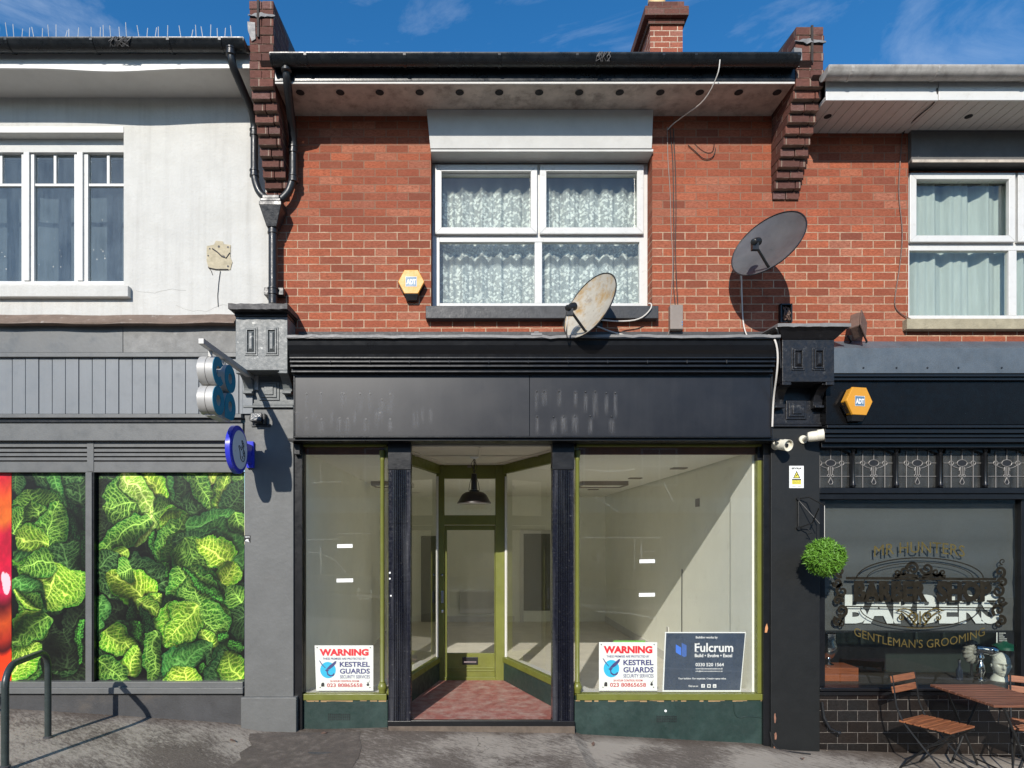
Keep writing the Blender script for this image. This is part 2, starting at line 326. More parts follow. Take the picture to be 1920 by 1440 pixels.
def woodmat(name, col, dark, sc=(4, 60, 60), rough=.45):
    m, nt, out = nodes(name); t = N(nt, 'TexCoord'); co = t.outputs['Object']; L = nt.links.new
    a = noise(nt, co, 1.0, 8, .65, .6, sc); c = mix(nt, ramp(nt, a, .35, .68), col, dark)
    b = N(nt, 'BsdfPrincipled', Roughness=rough); L(c, b.inputs['Base Color'])
    bp = N(nt, 'Bump', Strength=.15, Distance=.01); L(a, bp.inputs['Height']); L(bp.outputs[0], b.inputs['Normal']); L(b.outputs[0], out.inputs[0]); return m
M['slat'] = woodmat('oiled_acacia_slat', (.36, .135, .055), (.13, .042, .02))
M['slatt'] = woodmat('dark_oiled_slat', (.25, .105, .06), (.08, .03, .018))
M['crate'] = woodmat('red_brown_box', (.34, .10, .04), (.15, .04, .018), (3, 40, 40))
M['stone'] = mk('pale_plaster_bust', (.66, .65, .58), .6, var=.08, bump=.1)
M['fossil'] = mk('grey_fossil', (.30, .29, .26), .5, var=.4, vs=25, bump=.4)
M['blind'] = mk('grey_roller_blind', (.085, .086, .088), .6, var=.10, vs=2, bump=.05)
M['gold'] = mk('gold_leaf', (.25, .185, .06), .35, .7, var=.3, vs=9, bump=0)
M['darkgold'] = mk('tarnished_gold', (.022, .017, .009), .4, .3, var=.4, vs=9, bump=0)
M['leadcame'] = mk('lead_came', (.22, .21, .20), .5, .2, bump=.1)
M['stonesill'] = mk('lichen_stone_sill', (.33, .29, .20), .85, var=.25, vs=8, bump=.4, spots=[((.16, .14, .10), 9, .55, .75, .6)])
M['blacksill'] = mk('black_painted_sill', (.03, .031, .034), .5, var=.3, bump=.2, spots=[((.25, .24, .23), 28, .66, .75, .7)])
M['grass'] = mk('artificial_leaf', (.11, .26, .02), .6, var=.45, vs=30, bump=.1)
M['shade_in'] = mk('enamel_white', (.75, .75, .76), .4, bump=0)
M['enamel'] = mk('dark_brown_enamel', (.02, .013, .011), .35, bump=0)
M['plaster'] = mk('bare_plaster_patch', (.46, .40, .28), .9, var=.25, vs=18, bump=.5, bs=40, spots=[((.13, .11, .08), 16, .58, .68, .7)])
M['roof'] = mk('roof_tile', (.10, .06, .05), .8, bump=.3)
M['terr'] = brickmat('opposite_brick', (.36, .20, .13), (.28, .15, .10), (.4, .35, .3), (.4, .35, .3), 3)
M['opale'] = mk('opposite_render', (.6, .58, .53), .8)
M['oglass'] = mk('opposite_window', (.05, .06, .07), .15)
M['letterw'] = mk('white_lettering', (.80, .80, .79), .5, var=.03, bump=0)
M['greenshelf'] = mk('green_enamel_shade', (.01, .09, .055), .3)
M['residue'] = None
M['tapew'] = mk('white_tape', (.82, .83, .80), .5, bump=0)
M['limegreen'] = mk('lime_card', (.16, .42, .06), .5, bump=0)
M['bottle'] = mk('dark_bottle', (.02, .025, .04), .15)
def fabricmat(name, bands, col, sheer=.3, lace=.95, pattern=True, fold=0):
    """net fabric: transparent mesh that is denser inside the flowered bands (world heights)"""
    m, nt, out = nodes(name); L = nt.links.new
    g = N(nt, 'NewGeometry'); co = g.outputs['Position']; sp = N(nt, 'SeparateXYZ'); L(co, sp.inputs[0])
    df = N(nt, 'BsdfDiffuse'); df.inputs[0].default_value = tuple(col)+(1,)
    tl = N(nt, 'BsdfTranslucent'); tl.inputs[0].default_value = tuple(col)+(1,)
    fb = N(nt, 'MixShader'); fb.inputs[0].default_value = .25; L(df.outputs[0], fb.inputs[1]); L(tl.outputs[0], fb.inputs[2])
    tr = N(nt, 'BsdfTransparent')
    if pattern:
        mp = N(nt, 'Mapping'); mp.inputs['Scale'].default_value = (1, .2, 1); L(co, mp.inputs[0])
        vo = N(nt, 'TexVoronoi', Scale=34); vo.feature = 'SMOOTH_F1'; L(mp.outputs[0], vo.inputs['Vector'])
        nn = noise(nt, mp.outputs[0], 52, 4, .6, 1.6)
        flower = math_(nt, 'ADD', ramp(nt, vo.outputs['Distance'], .50, .22), math_(nt, 'MULTIPLY', ramp(nt, nn, .46, .60), .7))
        flower = math_(nt, 'MULTIPLY', ramp(nt, flower, .45, .8), lace)
        wav = math_(nt, 'MULTIPLY', math_(nt, 'ABSOLUTE', math_(nt, 'SINE', math_(nt, 'MULTIPLY', sp.outputs[0], 22))), .05)
        msk = None
        for (z0, z1) in bands:
            zz = math_(nt, 'ADD', sp.outputs[2], math_(nt, 'MULTIPLY', wav, -1.0))
            q = math_(nt, 'MULTIPLY', ramp(nt, zz, z0-.01, z0+.01), ramp(nt, zz, z1+.01, z1-.03))
            msk = q if msk is None else math_(nt, 'MAXIMUM', msk, q)
        fold = math_(nt, 'ADD', .74, math_(nt, 'MULTIPLY', ramp(nt, noise(nt, co, 1, 4, .6, 0, (34, 0, .35)), .32, .62), .30))
        al = math_(nt, 'MULTIPLY', math_(nt, 'MAXIMUM', math_(nt, 'MULTIPLY', flower, msk), math_(nt, 'ADD', sheer, math_(nt, 'MULTIPLY', msk, .22))), fold)
    else:
        al = ramp(nt, noise(nt, co, 30, 4, .6, 0, (1, 1, .1)), .3, .7, sheer, lace)
    mxs = N(nt, 'MixShader'); L(al, mxs.inputs[0]); L(tr.outputs[0], mxs.inputs[1]); L(fb.outputs[0], mxs.inputs[2])
    L(mxs.outputs[0], out.inputs[0]); return m
def curtain(mb, x0, x1, z0, z1, Y, amp=.02, freq=26, nx=160, nz=14, seed=0):
    r = np.random.RandomState(seed); ph = r.rand(6)*6.28
    vs = []
    for j in range(nz+1):
        for i in range(nx+1):
            x = x0+(x1-x0)*i/nx; t = j/nz
            y = Y+amp*(math.sin(freq*x+ph[0]+.8*math.sin(5*x+ph[1])+.25*t)+.5*math.sin(freq*1.9*x+ph[2]+.3*t)+.3*math.sin(freq*3.7*x+ph[3]))
            vs.append((x, y, z0+(z1-z0)*t))
    n = nx+1
    return mb.add(vs, [(j*n+i, j*n+i+1, (j+1)*n+i+1, (j+1)*n+i) for j in range(nz) for i in range(nx)])

# ------------------------------------------------------------------ ground
GX = [-40, -7, -5, -3.6, -2.45, -2.05, -1.5, -.85, .95, 1.06, 2.8, 3.1, 5.4, 8, 40]
GZ = [.9, .33, .27, .185, .105, .045, .033, .050, .024, -.018, -.11, -.155, -.25, -.34, -1.0]
def gz(x, y): return float(np.interp(x, GX, GZ))+.022*y
def pavemat():
    m, nt, out = nodes('worn_tarmac'); L = nt.links.new
    g = N(nt, 'NewGeometry'); co = g.outputs['Position']
    mp = N(nt, 'Mapping'); mp.inputs['Rotation'].default_value = (0, 0, R(38)); L(co, mp.inputs[0]); rc = mp.outputs[0]
    big = noise(nt, co, 1.1, 3, .5)
    stre = noise(nt, rc, 1.0, 9, .8, .3, (11, 34, 11))
    fine = noise(nt, co, 55, 6, .75)
    c = mix(nt, ramp(nt, fine, .3, .7), (.090, .074, .062), (.175, .146, .122))
    w = math_(nt, 'ADD', math_(nt, 'MULTIPLY', stre, .62), math_(nt, 'MULTIPLY', big, .62))
    c = mix(nt, ramp(nt, w, .585, .70, 0, .8), c, (.40, .355, .30))
    vo = N(nt, 'TexVoronoi', Scale=48); L(co, vo.inputs['Vector'])
    c = mix(nt, ramp(nt, vo.outputs['Distance'], .18, .06, 0, .45), c, (.36, .33, .29))
    sp = N(nt, 'SeparateXYZ'); L(co, sp.inputs[0])
    # darker brown towards the foot of the walls, and small litter specks
    edge = math_(nt, 'ADD', sp.outputs[1], math_(nt, 'MULTIPLY', noise(nt, co, 6, 5), .30))
    c = mix(nt, ramp(nt, edge, -.04, .16, 0, .6), c, (.075, .052, .036))
    c = mix(nt, ramp(nt, noise(nt, co, 34, 3, .5), .73, .77, 0, .9), c, (.50, .40, .30))
    # cracks
    vc = N(nt, 'TexVoronoi', Scale=.42); vc.feature = 'DISTANCE_TO_EDGE'
    wv = N(nt, 'VectorMath'); wv.operation = 'ADD'; L(co, wv.inputs[0])
    nn = N(nt, 'TexNoise', Scale=4, Detail=5); L(co, nn.inputs['Vector']); L(nn.outputs['Color'], wv.inputs[1]); L(wv.outputs[0], vc.inputs['Vector'])
    c = mix(nt, math_(nt, 'MULTIPLY', ramp(nt, vc.outputs['Distance'], .005, .001, 0, .6), ramp(nt, noise(nt, co, .8, 2), .52, .6)), c, (.04, .033, .028))
    b = N(nt, 'BsdfPrincipled', Roughness=.85); b.inputs['Specular IOR Level'].default_value = .25
    L(c, b.inputs['Base Color'])
    h = math_(nt, 'ADD', math_(nt, 'MULTIPLY', fine, .8), math_(nt, 'MULTIPLY', vo.outputs['Distance'], .9))
    bp = N(nt, 'Bump', Strength=.28, Distance=.006); L(h, bp.inputs['Height']); L(bp.outputs[0], b.inputs['Normal']); L(b.outputs[0], out.inputs[0]); return m
M['pave'] = pavemat()
M['tarmac'] = mk('road_tarmac', (.055, .053, .05), .85, var=.2, vs=2, bump=.5, bs=60)
M['patch'] = mk('dark_tarmac_repair', (.105, .085, .07), .9, var=.3, vs=14, bump=.35, bs=90, spots=[((.24, .205, .17), 13, .52, .76, .7)])
M['kerb'] = mk('kerb_stone', (.36, .35, .33), .8, bump=.3)
def sheet(name, xs, ys, zf, mat, thick=0):
    mb = MB(); n = len(xs)
    mb.add([(x, y, zf(x, y)) for y in ys for x in xs], [(j*n+i, j*n+i+1, (j+1)*n+i+1, (j+1)*n+i) for j in range(len(ys)-1) for i in range(n-1)])
    o = mb.build(name, mat, recalc=False); o['kind'] = 'structure'; return o
xs = sorted(set(list(np.linspace(-40, 40, 41))+list(np.linspace(-8, 8, 81))+GX))
sheet('pavement', xs, [-4.0, -3, -2, -1.2, -.6, -.3, -.1, .1, .4], gz, M['pave'])
kb = MB()
for i in range(len(xs)-1):
    a, b = xs[i], xs[i+1]
    za, zb = gz(a, -4), gz(b, -4)
    kb.add([(a, -4.15, za-.2), (b, -4.15, zb-.2), (b, -4.0, zb-.2), (a, -4.0, za-.2), (a, -4.15, za+.003), (b, -4.15, zb+.003), (b, -4.0, zb+.003), (a, -4.0, za+.003)],
           [(0, 1, 5, 4), (4, 5, 6, 7), (2, 3, 7, 6)])
kb.build('kerb', M['kerb'])['kind'] = 'structure'
sheet('road', xs, [-14, -9, -4.1], lambda x, y: gz(x, -4)-.12, M['tarmac'])
sheet('opposite_pavement', xs, [-23, -14], lambda x, y: gz(x, -4)+.01, M['pave'])
sheet('ground', [-300, 300], [-300, 300], lambda x, y: -2.2, M['tarmac'])
# tarmac repair patches with their own raised edge
def patch(poly):
    mb = MB(); n = 0
    mb.add([(x, y, gz(x, y)+.004) for x, y in poly], [tuple(range(len(poly)))])
    o = mb.build('tarmac_patch', M['patch'], recalc=False); o['kind'] = 'structure'
def gp(px, py):
    # ground point seen at a pixel
    Y = -.5
    for _ in range(30):
        s = S(Y); X = (px-VX)/s; z = gz(X, Y); Y = F/((VY-py)/(z-CZ))-D
    return (X, Y)
patch([gp(468, 1376), gp(560, 1374), gp(640, 1374), gp(676, 1373), gp(674, 1384), gp(678, 1400), gp(672, 1422), gp(660, 1440), gp(655, 1475), gp(600, 1480), gp(500, 1480), gp(418, 1478), gp(436, 1450), gp(430, 1438), gp(452, 1424), gp(449, 1412), gp(472, 1398), gp(466, 1388)])
mc = MB(); cx_, cy_ = gp(603, 1407)
mc.add([(cx_+.13*math.cos(a), cy_+.13*math.sin(a), gz(cx_, cy_)+.009) for a in np.linspace(0, 6.28, 25)[:-1]], [tuple(range(24))])
mc.add([(cx_+.13*math.cos(a), cy_+.13*math.sin(a), gz(cx_, cy_)-.01) for a in np.linspace(0, 6.28, 25)[:-1]], [tuple(range(24))])
tag(mc.build('access_cover', M['plinth'], recalc=False), 'small round dark access cover set in the tarmac before the left shop window', 'manhole cover')
# fallen leaves on the pavement
for i, (px, py, lab) in enumerate([(608, 1377, 'curled brown leaf lying under the left shop window by the green riser'), (1112, 1398, 'tiny dry leaf on tarmac just right of the doorway'),
                         (437, 1392, 'twisted dead leaf beside the foot of the grey pilaster'), (1505, 1425, 'brown leaf scrap on pavement near the foot of the black pilaster')]):
    X, Y = gp(px, py); mb = MB(); z = gz(X, Y)+.012; a = i*1.3
    pts = [(-.035, 0, .0), (-.01, .016, .012), (.025, .012, .006), (.04, 0, .016), (.02, -.014, .010), (-.012, -.015, .002)]
    mb.add([(X+math.cos(a)*u-math.sin(a)*v, Y+math.sin(a)*u+math.cos(a)*v, z+w) for u, v, w in pts]+[(X+math.cos(a)*u*.97-math.sin(a)*v*.97, Y+math.sin(a)*u*.97+math.cos(a)*v*.97, z+w-.003) for u, v, w in pts],
           [(0, 1, 5), (1, 2, 4, 5), (2, 3, 4), (11, 7, 6), (11, 10, 8, 7), (10, 9, 8)]+[(i, (i+1) % 6, 6+(i+1) % 6, 6+i) for i in range(6)])
    tag(mb.build('fallen_leaf', M['rusty']), lab, 'leaf', 'dry leaves on the pavement')

# ------------------------------------------------------------------ opposite side of the street (seen only in reflections)
op = thing('terraced_building', 'long brick and pale rendered terrace across the road, seen mirrored in glass', 'building', (0, -21, -.3))
b = MB(); b.box(-26, 14, -27, -21, -.6, 6.6); b.build('wall', M['terr'], op)
b = MB(); b.box(14.01, 32, -25, -21, -.9, 6.3); b.build('rendered_wall', M['opale'], op)
b = MB(); b.prism([(-20.7, 6.6), (-27.3, 6.6), (-24, 8.6)], -26.2, 14.2, 'x'); b.build('roof', M['roof'], op)
b = MB(); b.box(-26.02, 14.02, -20.97, -20.7, 2.95, 3.6); b.build('fascia', M['opale'], op)
for i in range(9):
    x = -24+i*4.0
    w = MB(); w.box(x-.7, x+.7, -20.99, -20.9, 4.2, 5.7); f = w.build('window', M['oglass'], op)
    w = MB()
    for (a0, a1, c0, c1) in ((-.78, -.7, 4.12, 5.78), (.7, .78, 4.12, 5.78), (-.7, .7, 4.12, 4.2), (-.7, .7, 5.7, 5.78), (-.7, .7, 4.93, 4.99), (-.03, .03, 4.2, 5.7)):
        w.box(x+a0, x+a1, -20.99, -20.84, c0, c1)
    w.build('frame', M['white'], f)
    w = MB(); w.box(x-1.6, x+1.6, -20.99, -20.9, .4, 2.8); w.build('shop_window', M['oglass'], op)

# ------------------------------------------------------------------ the three upper storeys
XL, XR = PX(520, 0), 3.06            # party lines
def wall_with_opening(mb, x0, x1, z0, z1, ox0, ox1, oz0, oz1, t=.25):
    mb.box(x0, ox0, 0, t, z0, z1); mb.box(ox1, x1, 0, t, z0, z1); mb.box(ox0, ox1, 0, t, z0, oz0); mb.box(ox0, ox1, 0, t, oz1, z1)
def room(mb, x0, x1, z0, z1, y0, y1):
    t = .05
    mb.box(x0-t, x0, y0, y1, z0, z1); mb.box(x1, x1+t, y0, y1, z0, z1); mb.box(x0-t, x1+t, y1, y1+t, z0-t, z1+t); mb.box(x0-t, x1+t, y0, y1, z1, z1+t); mb.box(x0-t, x1+t, y0, y1, z0-t, z0)
def gutter(parent, x0, x1, yc, zc, r, mat, name='gutter', ends=True):
    g = MB(); A = [math.pi*k/12 for k in range(13)]
    prof = [(yc-r*math.cos(a), zc-r*math.sin(a)) for a in A]+[(yc+(r-.008)*math.cos(a), zc-(r-.008)*math.sin(a)) for a in A]
    prof = [(yc-r-.006, zc+.006), (yc-r-.006, zc-.008)]+prof[1:]
    g.prism(prof, x0, x1, 'x')
    if ends:
        for x in (x0, x1):
            g.prism([(yc-(r+.006)*math.cos(a), zc-(r+.006)*math.sin(a)) for a in A], x-.006, x+.006, 'x')
    return g.build(name, mat, parent, smooth=True)
def gutter_clip(parent, x, yc, zc, r, mat, slope=0):
    g = MB(); A = [math.pi*k/10 for k in range(11)]
    pr = [(yc-(r+.009)*math.cos(a), zc+.004-(r+.009)*math.sin(a)) for a in A]+[(yc+(r+.001)*math.cos(a), zc-(r+.001)*math.sin(a)) for a in A]
    g.prism(pr, x-.012, x+.012, 'x'); return g.build('gutter_bracket', mat, parent)

# ---- left, white rendered
lb = thing('rendered_building', 'white rendered upper storey with casement window, left of the brick one', 'building', (-4, .1, 3.4))
ox1 = PX(232, 0); oz0, oz1 = PZ(533, 0), PZ(249, 0); LX0 = -7.6
w = MB(); wall_with_opening(w, LX0, XL, 3.3, 6.5, -6.0, ox1, oz0, oz1); w.build('wall', M['render'], lb)
w = MB(); w.box(-6.1, ox1, -.006, -.0005, oz1, PZ(238, 0)); w.build('lintel_band', M['whitewood'], lb)
w = MB(); w.box(-6.1, PX(240, -.06), -.06, .12, PZ(556, -.06), PZ(535, -.06)); w.build('sill', M['render'], lb, bev=.006)
sz = 6.276
w = MB(); w.box(LX0, XL-.08, -.388, 0.0, sz, sz+.02); w.build('soffit', M['soffit_pale'], lb)
w = MB()
xx = np.linspace(LX0, XL-.08, 40)
for i in range(39):    # the sagging lower edge of the fascia
    d0 = .030*math.exp(-((xx[i]-PX(215, -.4))/.45)**2); d1 = .030*math.exp(-((xx[i+1]-PX(215, -.4))/.45)**2)
    a, c = xx[i], xx[i+1]
    w.add([(a, -.41, 6.262-d0), (c, -.41, 6.262-d1), (c, -.41, 6.46), (a, -.41, 6.46), (a, -.389, 6.262-d0), (c, -.389, 6.262-d1), (c, -.389, 6.46), (a, -.389, 6.46)], [(0, 1, 2, 3), (7, 6, 5, 4), (0, 4, 5, 1), (2, 6, 7, 3)])
w.build('fascia', M['whitewood'], lb)
gutter(lb, LX0, PX(462, -.48), -.485, 6.425, .072, M['blackplastic'])
for px in (22, 180, 322, 418): gutter_clip(lb, PX(px, -.48), -.485, 6.425, .072, M['blackplastic'])
w = MB()      # ragged wire and moss wound about the gutter
for k in range(16):
    x = PX(216+rng.rand()*38, -.5); w.tube([(x+rng.randn()*.03, -.566+rng.rand()*.01, 6.43), (x+rng.randn()*.02, -.562, 6.39), (x+rng.randn()*.03, -.54, 6.36)], .004, 5)
w.build('debris', M['leaddark'], lb)
w = MB(); w.prism([(-.45, 6.44), (4.5, 7.4), (4.5, 6.3), (-.38, 6.38)], LX0, XL, 'x'); w.build('roof', M['roof'], lb)
w = MB(); room(w, -6.2, ox1+.3, oz0-.3, oz1+.3, .26, 2.2); w.build('room', M['roomgrey'], lb)
yw = .12
fr = MB(); pn = []
zt, zb = PZ(278, yw), PZ(530, yw); zm0, zm1 = PZ(343, yw), PZ(348, yw)
def fb(x0, x1, z0, z1, y0=yw, y1=yw+.06): fr.box(x0, x1, y0, y1, z0, z1)
wx0, wx1 = -6.0, ox1+.0
fb(wx0, wx1, PZ(287, yw), oz1-.12, yw+.005); fb(wx0, wx1, oz0, zb+.012, yw-.01)
lights = [(-5.9, PX(-62, yw)), (PX(-40, yw), PX(40, yw)), (PX(64, yw), PX(139, yw)), (PX(165, yw), PX(238, yw))]
edges = [wx0]+[e for l in lights for e in l]+[wx1]
zA, zB = zb+.012, PZ(287, yw)
for i in range(0, len(edges), 2):
    if edges[i+1]-edges[i] > .002: fb(edges[i], edges[i+1], zA, zB)
for k, m_ in enumerate([PX(-51, yw), PX(52, yw), PX(152, yw)]): fb(m_-.028, m_+.028, zA+.001, zB-.001, yw-.022, yw-.0005)
for (a, c) in lights:
    fb(a, c, zm1, zm0, yw+.01, yw+.05)
    mid = (a+c)/2; fb(mid-.014, mid+.014, zm0, zB, yw+.012, yw+.05)
win = fr.build('window', M['white'], lb, bev=.004)
for (a, c) in lights:
    q = MB(); q.box(a, c, yw+.028, yw+.034, zA, zB); q.build('pane', M['glassblue'], win)
q = MB(); curtain(q, -6.0, ox1+.2, oz0-.05, oz1+.02, yw+.40, .006, 9, 120, 6, 3)
M['netblue'] = mk('grey_blue_blind', (.075, .10, .125), .8, var=.12, vs=2, bump=.05)
q.build('blind', M['netblue'], win, smooth='all')
r = np.random.RandomState(14)
for (a, c) in lights[1:]:
    for k in range(7):
        q = MB(); x = a+(c-a)*(.35+.16*r.randn()); z = zA+.12+(zm1-zA)*abs(.22*r.randn()); e = .002+.004*r.rand(); n_ = 6
        q.prism([(x+e*(.6+.6*r.rand())*math.cos(t), z+e*(.7+r.rand())*math.sin(t)) for t in np.linspace(0, 6.28, n_+1)[:-1]], yw+.0265, yw+.0278); q.build('bird_mark', M['white'], win)
w = MB(); w.box(-6.0, ox1, yw-.02, yw+.1, oz1-.13, oz1-.001); w.build('window_head', M['greylintel'], lb)
# bird spikes on the gutter
w = MB(); w.box(LX0+.1, PX(455, -.5), -.52, -.49, 6.432, 6.438)
for i in range(78):
    x = LX0+.5+i*(PX(458, -.5)-LX0-.55)/78+rng.randn()*.012
    if PX(160, -.5) < x < PX(40*0+84, -.5): continue
    if rng.rand() < .12: continue
    y = -.505+rng.randn()*.02
    w.tube([(x, -.505, 6.435), (x+rng.randn()*.008, y, 6.435+.105+rng.rand()*.05)], .0032, 4)
tag(w.build('bird_spikes', M['white']), 'row of thin wire bird spikes along the black gutter of the white building', 'bird spikes')
# exposed plaster patch with a cable stub on the white wall
w = MB(); r = np.random.RandomState(4)
pts = [(388, 462), (402, 459), (405, 452), (418, 453), (420, 458), (433, 460), (432, 482), (436, 492), (432, 506), (410, 507), (392, 504), (388, 490)]
w.prism([(PX(a, 0), PZ(c, 0)) for a, c in pts], -.007, -.001); pt_ = w.build('plaster_patch', M['plaster'], lb)
w = MB()
for (a, c, e) in ((394, 467, 1.6), (411, 463, 2.2), (428, 464, 2), (391, 480, 1.6), (428, 500, 2), (420, 482, 2.4)): w.cyl((PX(a, 0), -.0095, PZ(c, 0)), (PX(a, 0), -.006, PZ(c, 0)), e/190, n=8)
w.tube([P(398, 466, -.008), P(408, 473, -.008), P(416, 481, -.008), P(424, 484, -.008), P(431, 474, -.008)], .006, 5); w.tube([P(391, 502, -.008), P(405, 505, -.008), P(428, 505, -.008)], .005, 5); w.tube([P(390, 500, -.007), P(396, 508, -.004), P(399, 516, -.002)], .003, 5)
w.build('fixing_holes', M['leaddark'], lb)
w = MB(); w.tube([P(413, 508, -.006), P(410, 530, -.006), P(408, 555, -.006), P(409, 575, -.006)], .003, 5); w.build('cable_stub', M['cableb'], lb)

r = np.random.RandomState(31); M['cracktone'] = mk('hairline_crack', (.30, .28, .24), .9, bump=0)
for (x0, y0, n_, dx, dy) in ((255, 545, 8, 14, 2), (330, 572, 8, 13, 1)):
    q = MB(); pts = [P(x0, y0, -.0008)]
    for k in range(n_): x0 += dx*(.5+r.rand())+r.randn()*3; y0 += dy*(.5+r.rand())+r.randn()*4; pts.append(P(x0, y0, -.0008))
    q.tube(pts, .0008, 4); q.build('crack', M['cracktone'], lb)
# ---- middle, red brick
cb_ = thing('brick_building', 'red brick upper storey with lace-curtained window above the empty shop', 'building', (.6, .1, 3.4))
cx0, cx1 = PX(808, 0), PX(1223, 0); cz0, cz1 = PZ(585, 0), PZ(284, 0)
w = MB(); wall_with_opening(w, XL+.003, XR, 3.3, 6.3, cx0, cx1, cz0, cz1); w.build('wall', M['brick'], cb_)
w = MB()      # lintel that leans outward at its head
w.add([(PX(800, -.10), -.10, 6.09), (PX(1225, -.10), -.10, 6.09), (PX(1222, -.05), -.05, PZ(278, -.05)), (PX(807, -.05), -.05, PZ(278, -.05)),
       (PX(800, -.10), .12, 6.09), (PX(1225, -.10), .12, 6.09), (PX(1222, -.05), .14, PZ(290, .12)), (PX(807, -.05), .14, PZ(290, .12))],
      [(3, 2, 1, 0), (0, 1, 5, 4), (2, 3, 7, 6), (1, 2, 6, 5), (3, 0, 4, 7), (4, 5, 6, 7)])
w.box(cx0+.002, cx1-.002, -.04, .158, cz1-.024, cz1-.001)
w.build('lintel', M['greylintel'], cb_)
w = MB(); w.pbox(798, 1235, 573, 597, -.09, .14); w.build('sill', M['blacksill'], cb_, bev=.006)
w = MB(); sz = 6.092; XP0, XP1 = -1.825, 2.925
w.box(XP0+.002, XP1-.002, -.446, -.232, sz, sz+.018); w.box(XP0+.002, XP1-.002, -.228, -.0, sz+.002, sz+.018)
sf = w.build('soffit', M['soffit'], cb_)
for px in (563, 638, 712, 787, 862, 936, 1011, 1086, 1162, 1238, 1312, 1385, 1457):
    q = MB(); q.cyl((PX(px, -.336), -.336, sz-.003), (PX(px, -.336), -.336, sz+.004), .031, n=20); q.lathe([(.035, -.001), (.039, -.004), (.033, -.005)], (PX(px, -.336), -.336, sz), n=20)
    q.build('soffit_vent', M['dark'], sf)
w = MB(); w.box(XP0+.002, XP1-.002, -.462, -.447, 6.082, 6.10); w.build('soffit_trim', M['soffit_pale'], cb_)
w = MB(); w.box(XP0+.002, XP1-.002, -.470, -.447, 6.101, 6.30); w.build('fascia', M['blackplastic'], cb_, bev=.003)
gutter(cb_, XP0+.004, 2.90, -.543, 6.245, .070, M['blackplastic'])
for px in (576, 760, 936, 1080, 1120, 1240, 1300, 1490): gutter_clip(cb_, PX(px, -.54), -.543, 6.245, .070, M['blackplastic'])
w = MB()
for k in range(10):
    x = PX(1122+rng.rand()*24, -.6); w.tube([(x, -.622, 6.25), (x+rng.randn()*.03, -.617, 6.21), (x+rng.randn()*.02, -.6, 6.18)], .004, 5)
w.build('debris', M['leaddark'], cb_)
w = MB(); w.prism([(-.52, 6.25), (5, 7.2), (5, 6.2), (-.44, 6.2)], XL+.002, XR, 'x'); w.build('roof', M['roof'], cb_)
w = MB(); room(w, cx0-.5, cx1+.5, cz0-.3, cz1+.25, .26, 2.6); w.build('room', M['roomgrey'], cb_)
# window
yw = .14
fr = MB()
X_ = lambda px: PX(px, yw)
Z_ = lambda py: PZ(py, yw)
fx0, fx1 = cx0+.002, cx1-.002; ft, fbm = Z_(305), Z_(570)
fr.box(fx0, X_(824), yw+.02, yw+.08, fbm-.03, ft); fr.box(X_(1200), fx1, yw+.02, yw+.08, fbm-.03, ft)
fr.box(X_(824), X_(1200), yw+.02, yw+.08, Z_(325), ft); fr.box(X_(824), X_(1200), yw+.02, yw+.08, fbm-.03, Z_(567))
fr.box(X_(824), X_(1200), yw+.02, yw+.08, Z_(452), Z_(437)); fr.box(X_(1003), X_(1017), yw+.022, yw+.08, Z_(567), Z_(452)); fr.box(X_(1003), X_(1017), yw+.022, yw+.08, Z_(437), Z_(325))
win = fr.build('window', M['white'], cb_, bev=.004)
for (a, c) in ((816, 1007), (1012, 1206)):
    q = MB(); t = 12
    x0, x1, z0, z1 = X_(a), X_(c), Z_(440), Z_(311); d = .065
    q.prism([(x0, z0), (x1, z0), (x1, z1), (x0, z1)][:0] or [(x0, z0), (x1, z0), (x1-d, z0+d), (x0+d, z0+d)], yw-.02, yw+.019)
    q.prism([(x1, z0), (x1, z1), (x1-d, z1-d), (x1-d, z0+d)], yw-.02, yw+.019)
    q.prism([(x1, z1), (x0, z1), (x0+d, z1-d), (x1-d, z1-d)], yw-.02, yw+.019)
    q.prism([(x0, z1), (x0, z0), (x0+d, z0+d), (x0+d, z1-d)], yw-.02, yw+.019)
    q.build('sash', M['white'], win, bev=.004)
for (a, c, d0, d1) in ((828, 993, 438, 325), (1027, 1192, 438, 325), (822, 1004, 568, 451), (1016, 1201, 568, 451)):
    q = MB(); q.box(X_(a)-.02, X_(c)+.02, yw+.045, yw+.051, Z_(d0)-.01, Z_(d1)+.01); q.build('pane', M['glassup'], win)
yc = .30
M['lace'] = fabricmat('flowered_lace', [(PZ(490, yc), PZ(368, yc)), (PZ(600, yc), PZ(503, yc))], (.93, .95, .92), .22, 1.0)
q = MB(); curtain(q, cx0-.1, cx1+.1, cz0-.1, cz1+.1, yc, .020, 34, 300, 12, 1); q.build('lace_curtain', M['lace'], win, smooth='all')
M['navynet'] = mk('blue_grey_blind', (.10, .13, .16), .8, var=.1, vs=2, bump=.03)
q = MB(); curtain(q, cx0-.1, cx1+.1, cz0-.1, cz1+.1, yc+.10, .006, 12, 80, 4, 5); q.build('blind', M['navynet'], win, smooth='all')
# lead flashing strip at the foot of the brickwork
w = MB(); w.pbox(560, 1452, 622, 645, -.012, -.001); w.build('flashing', M['leaddark'], cb_)

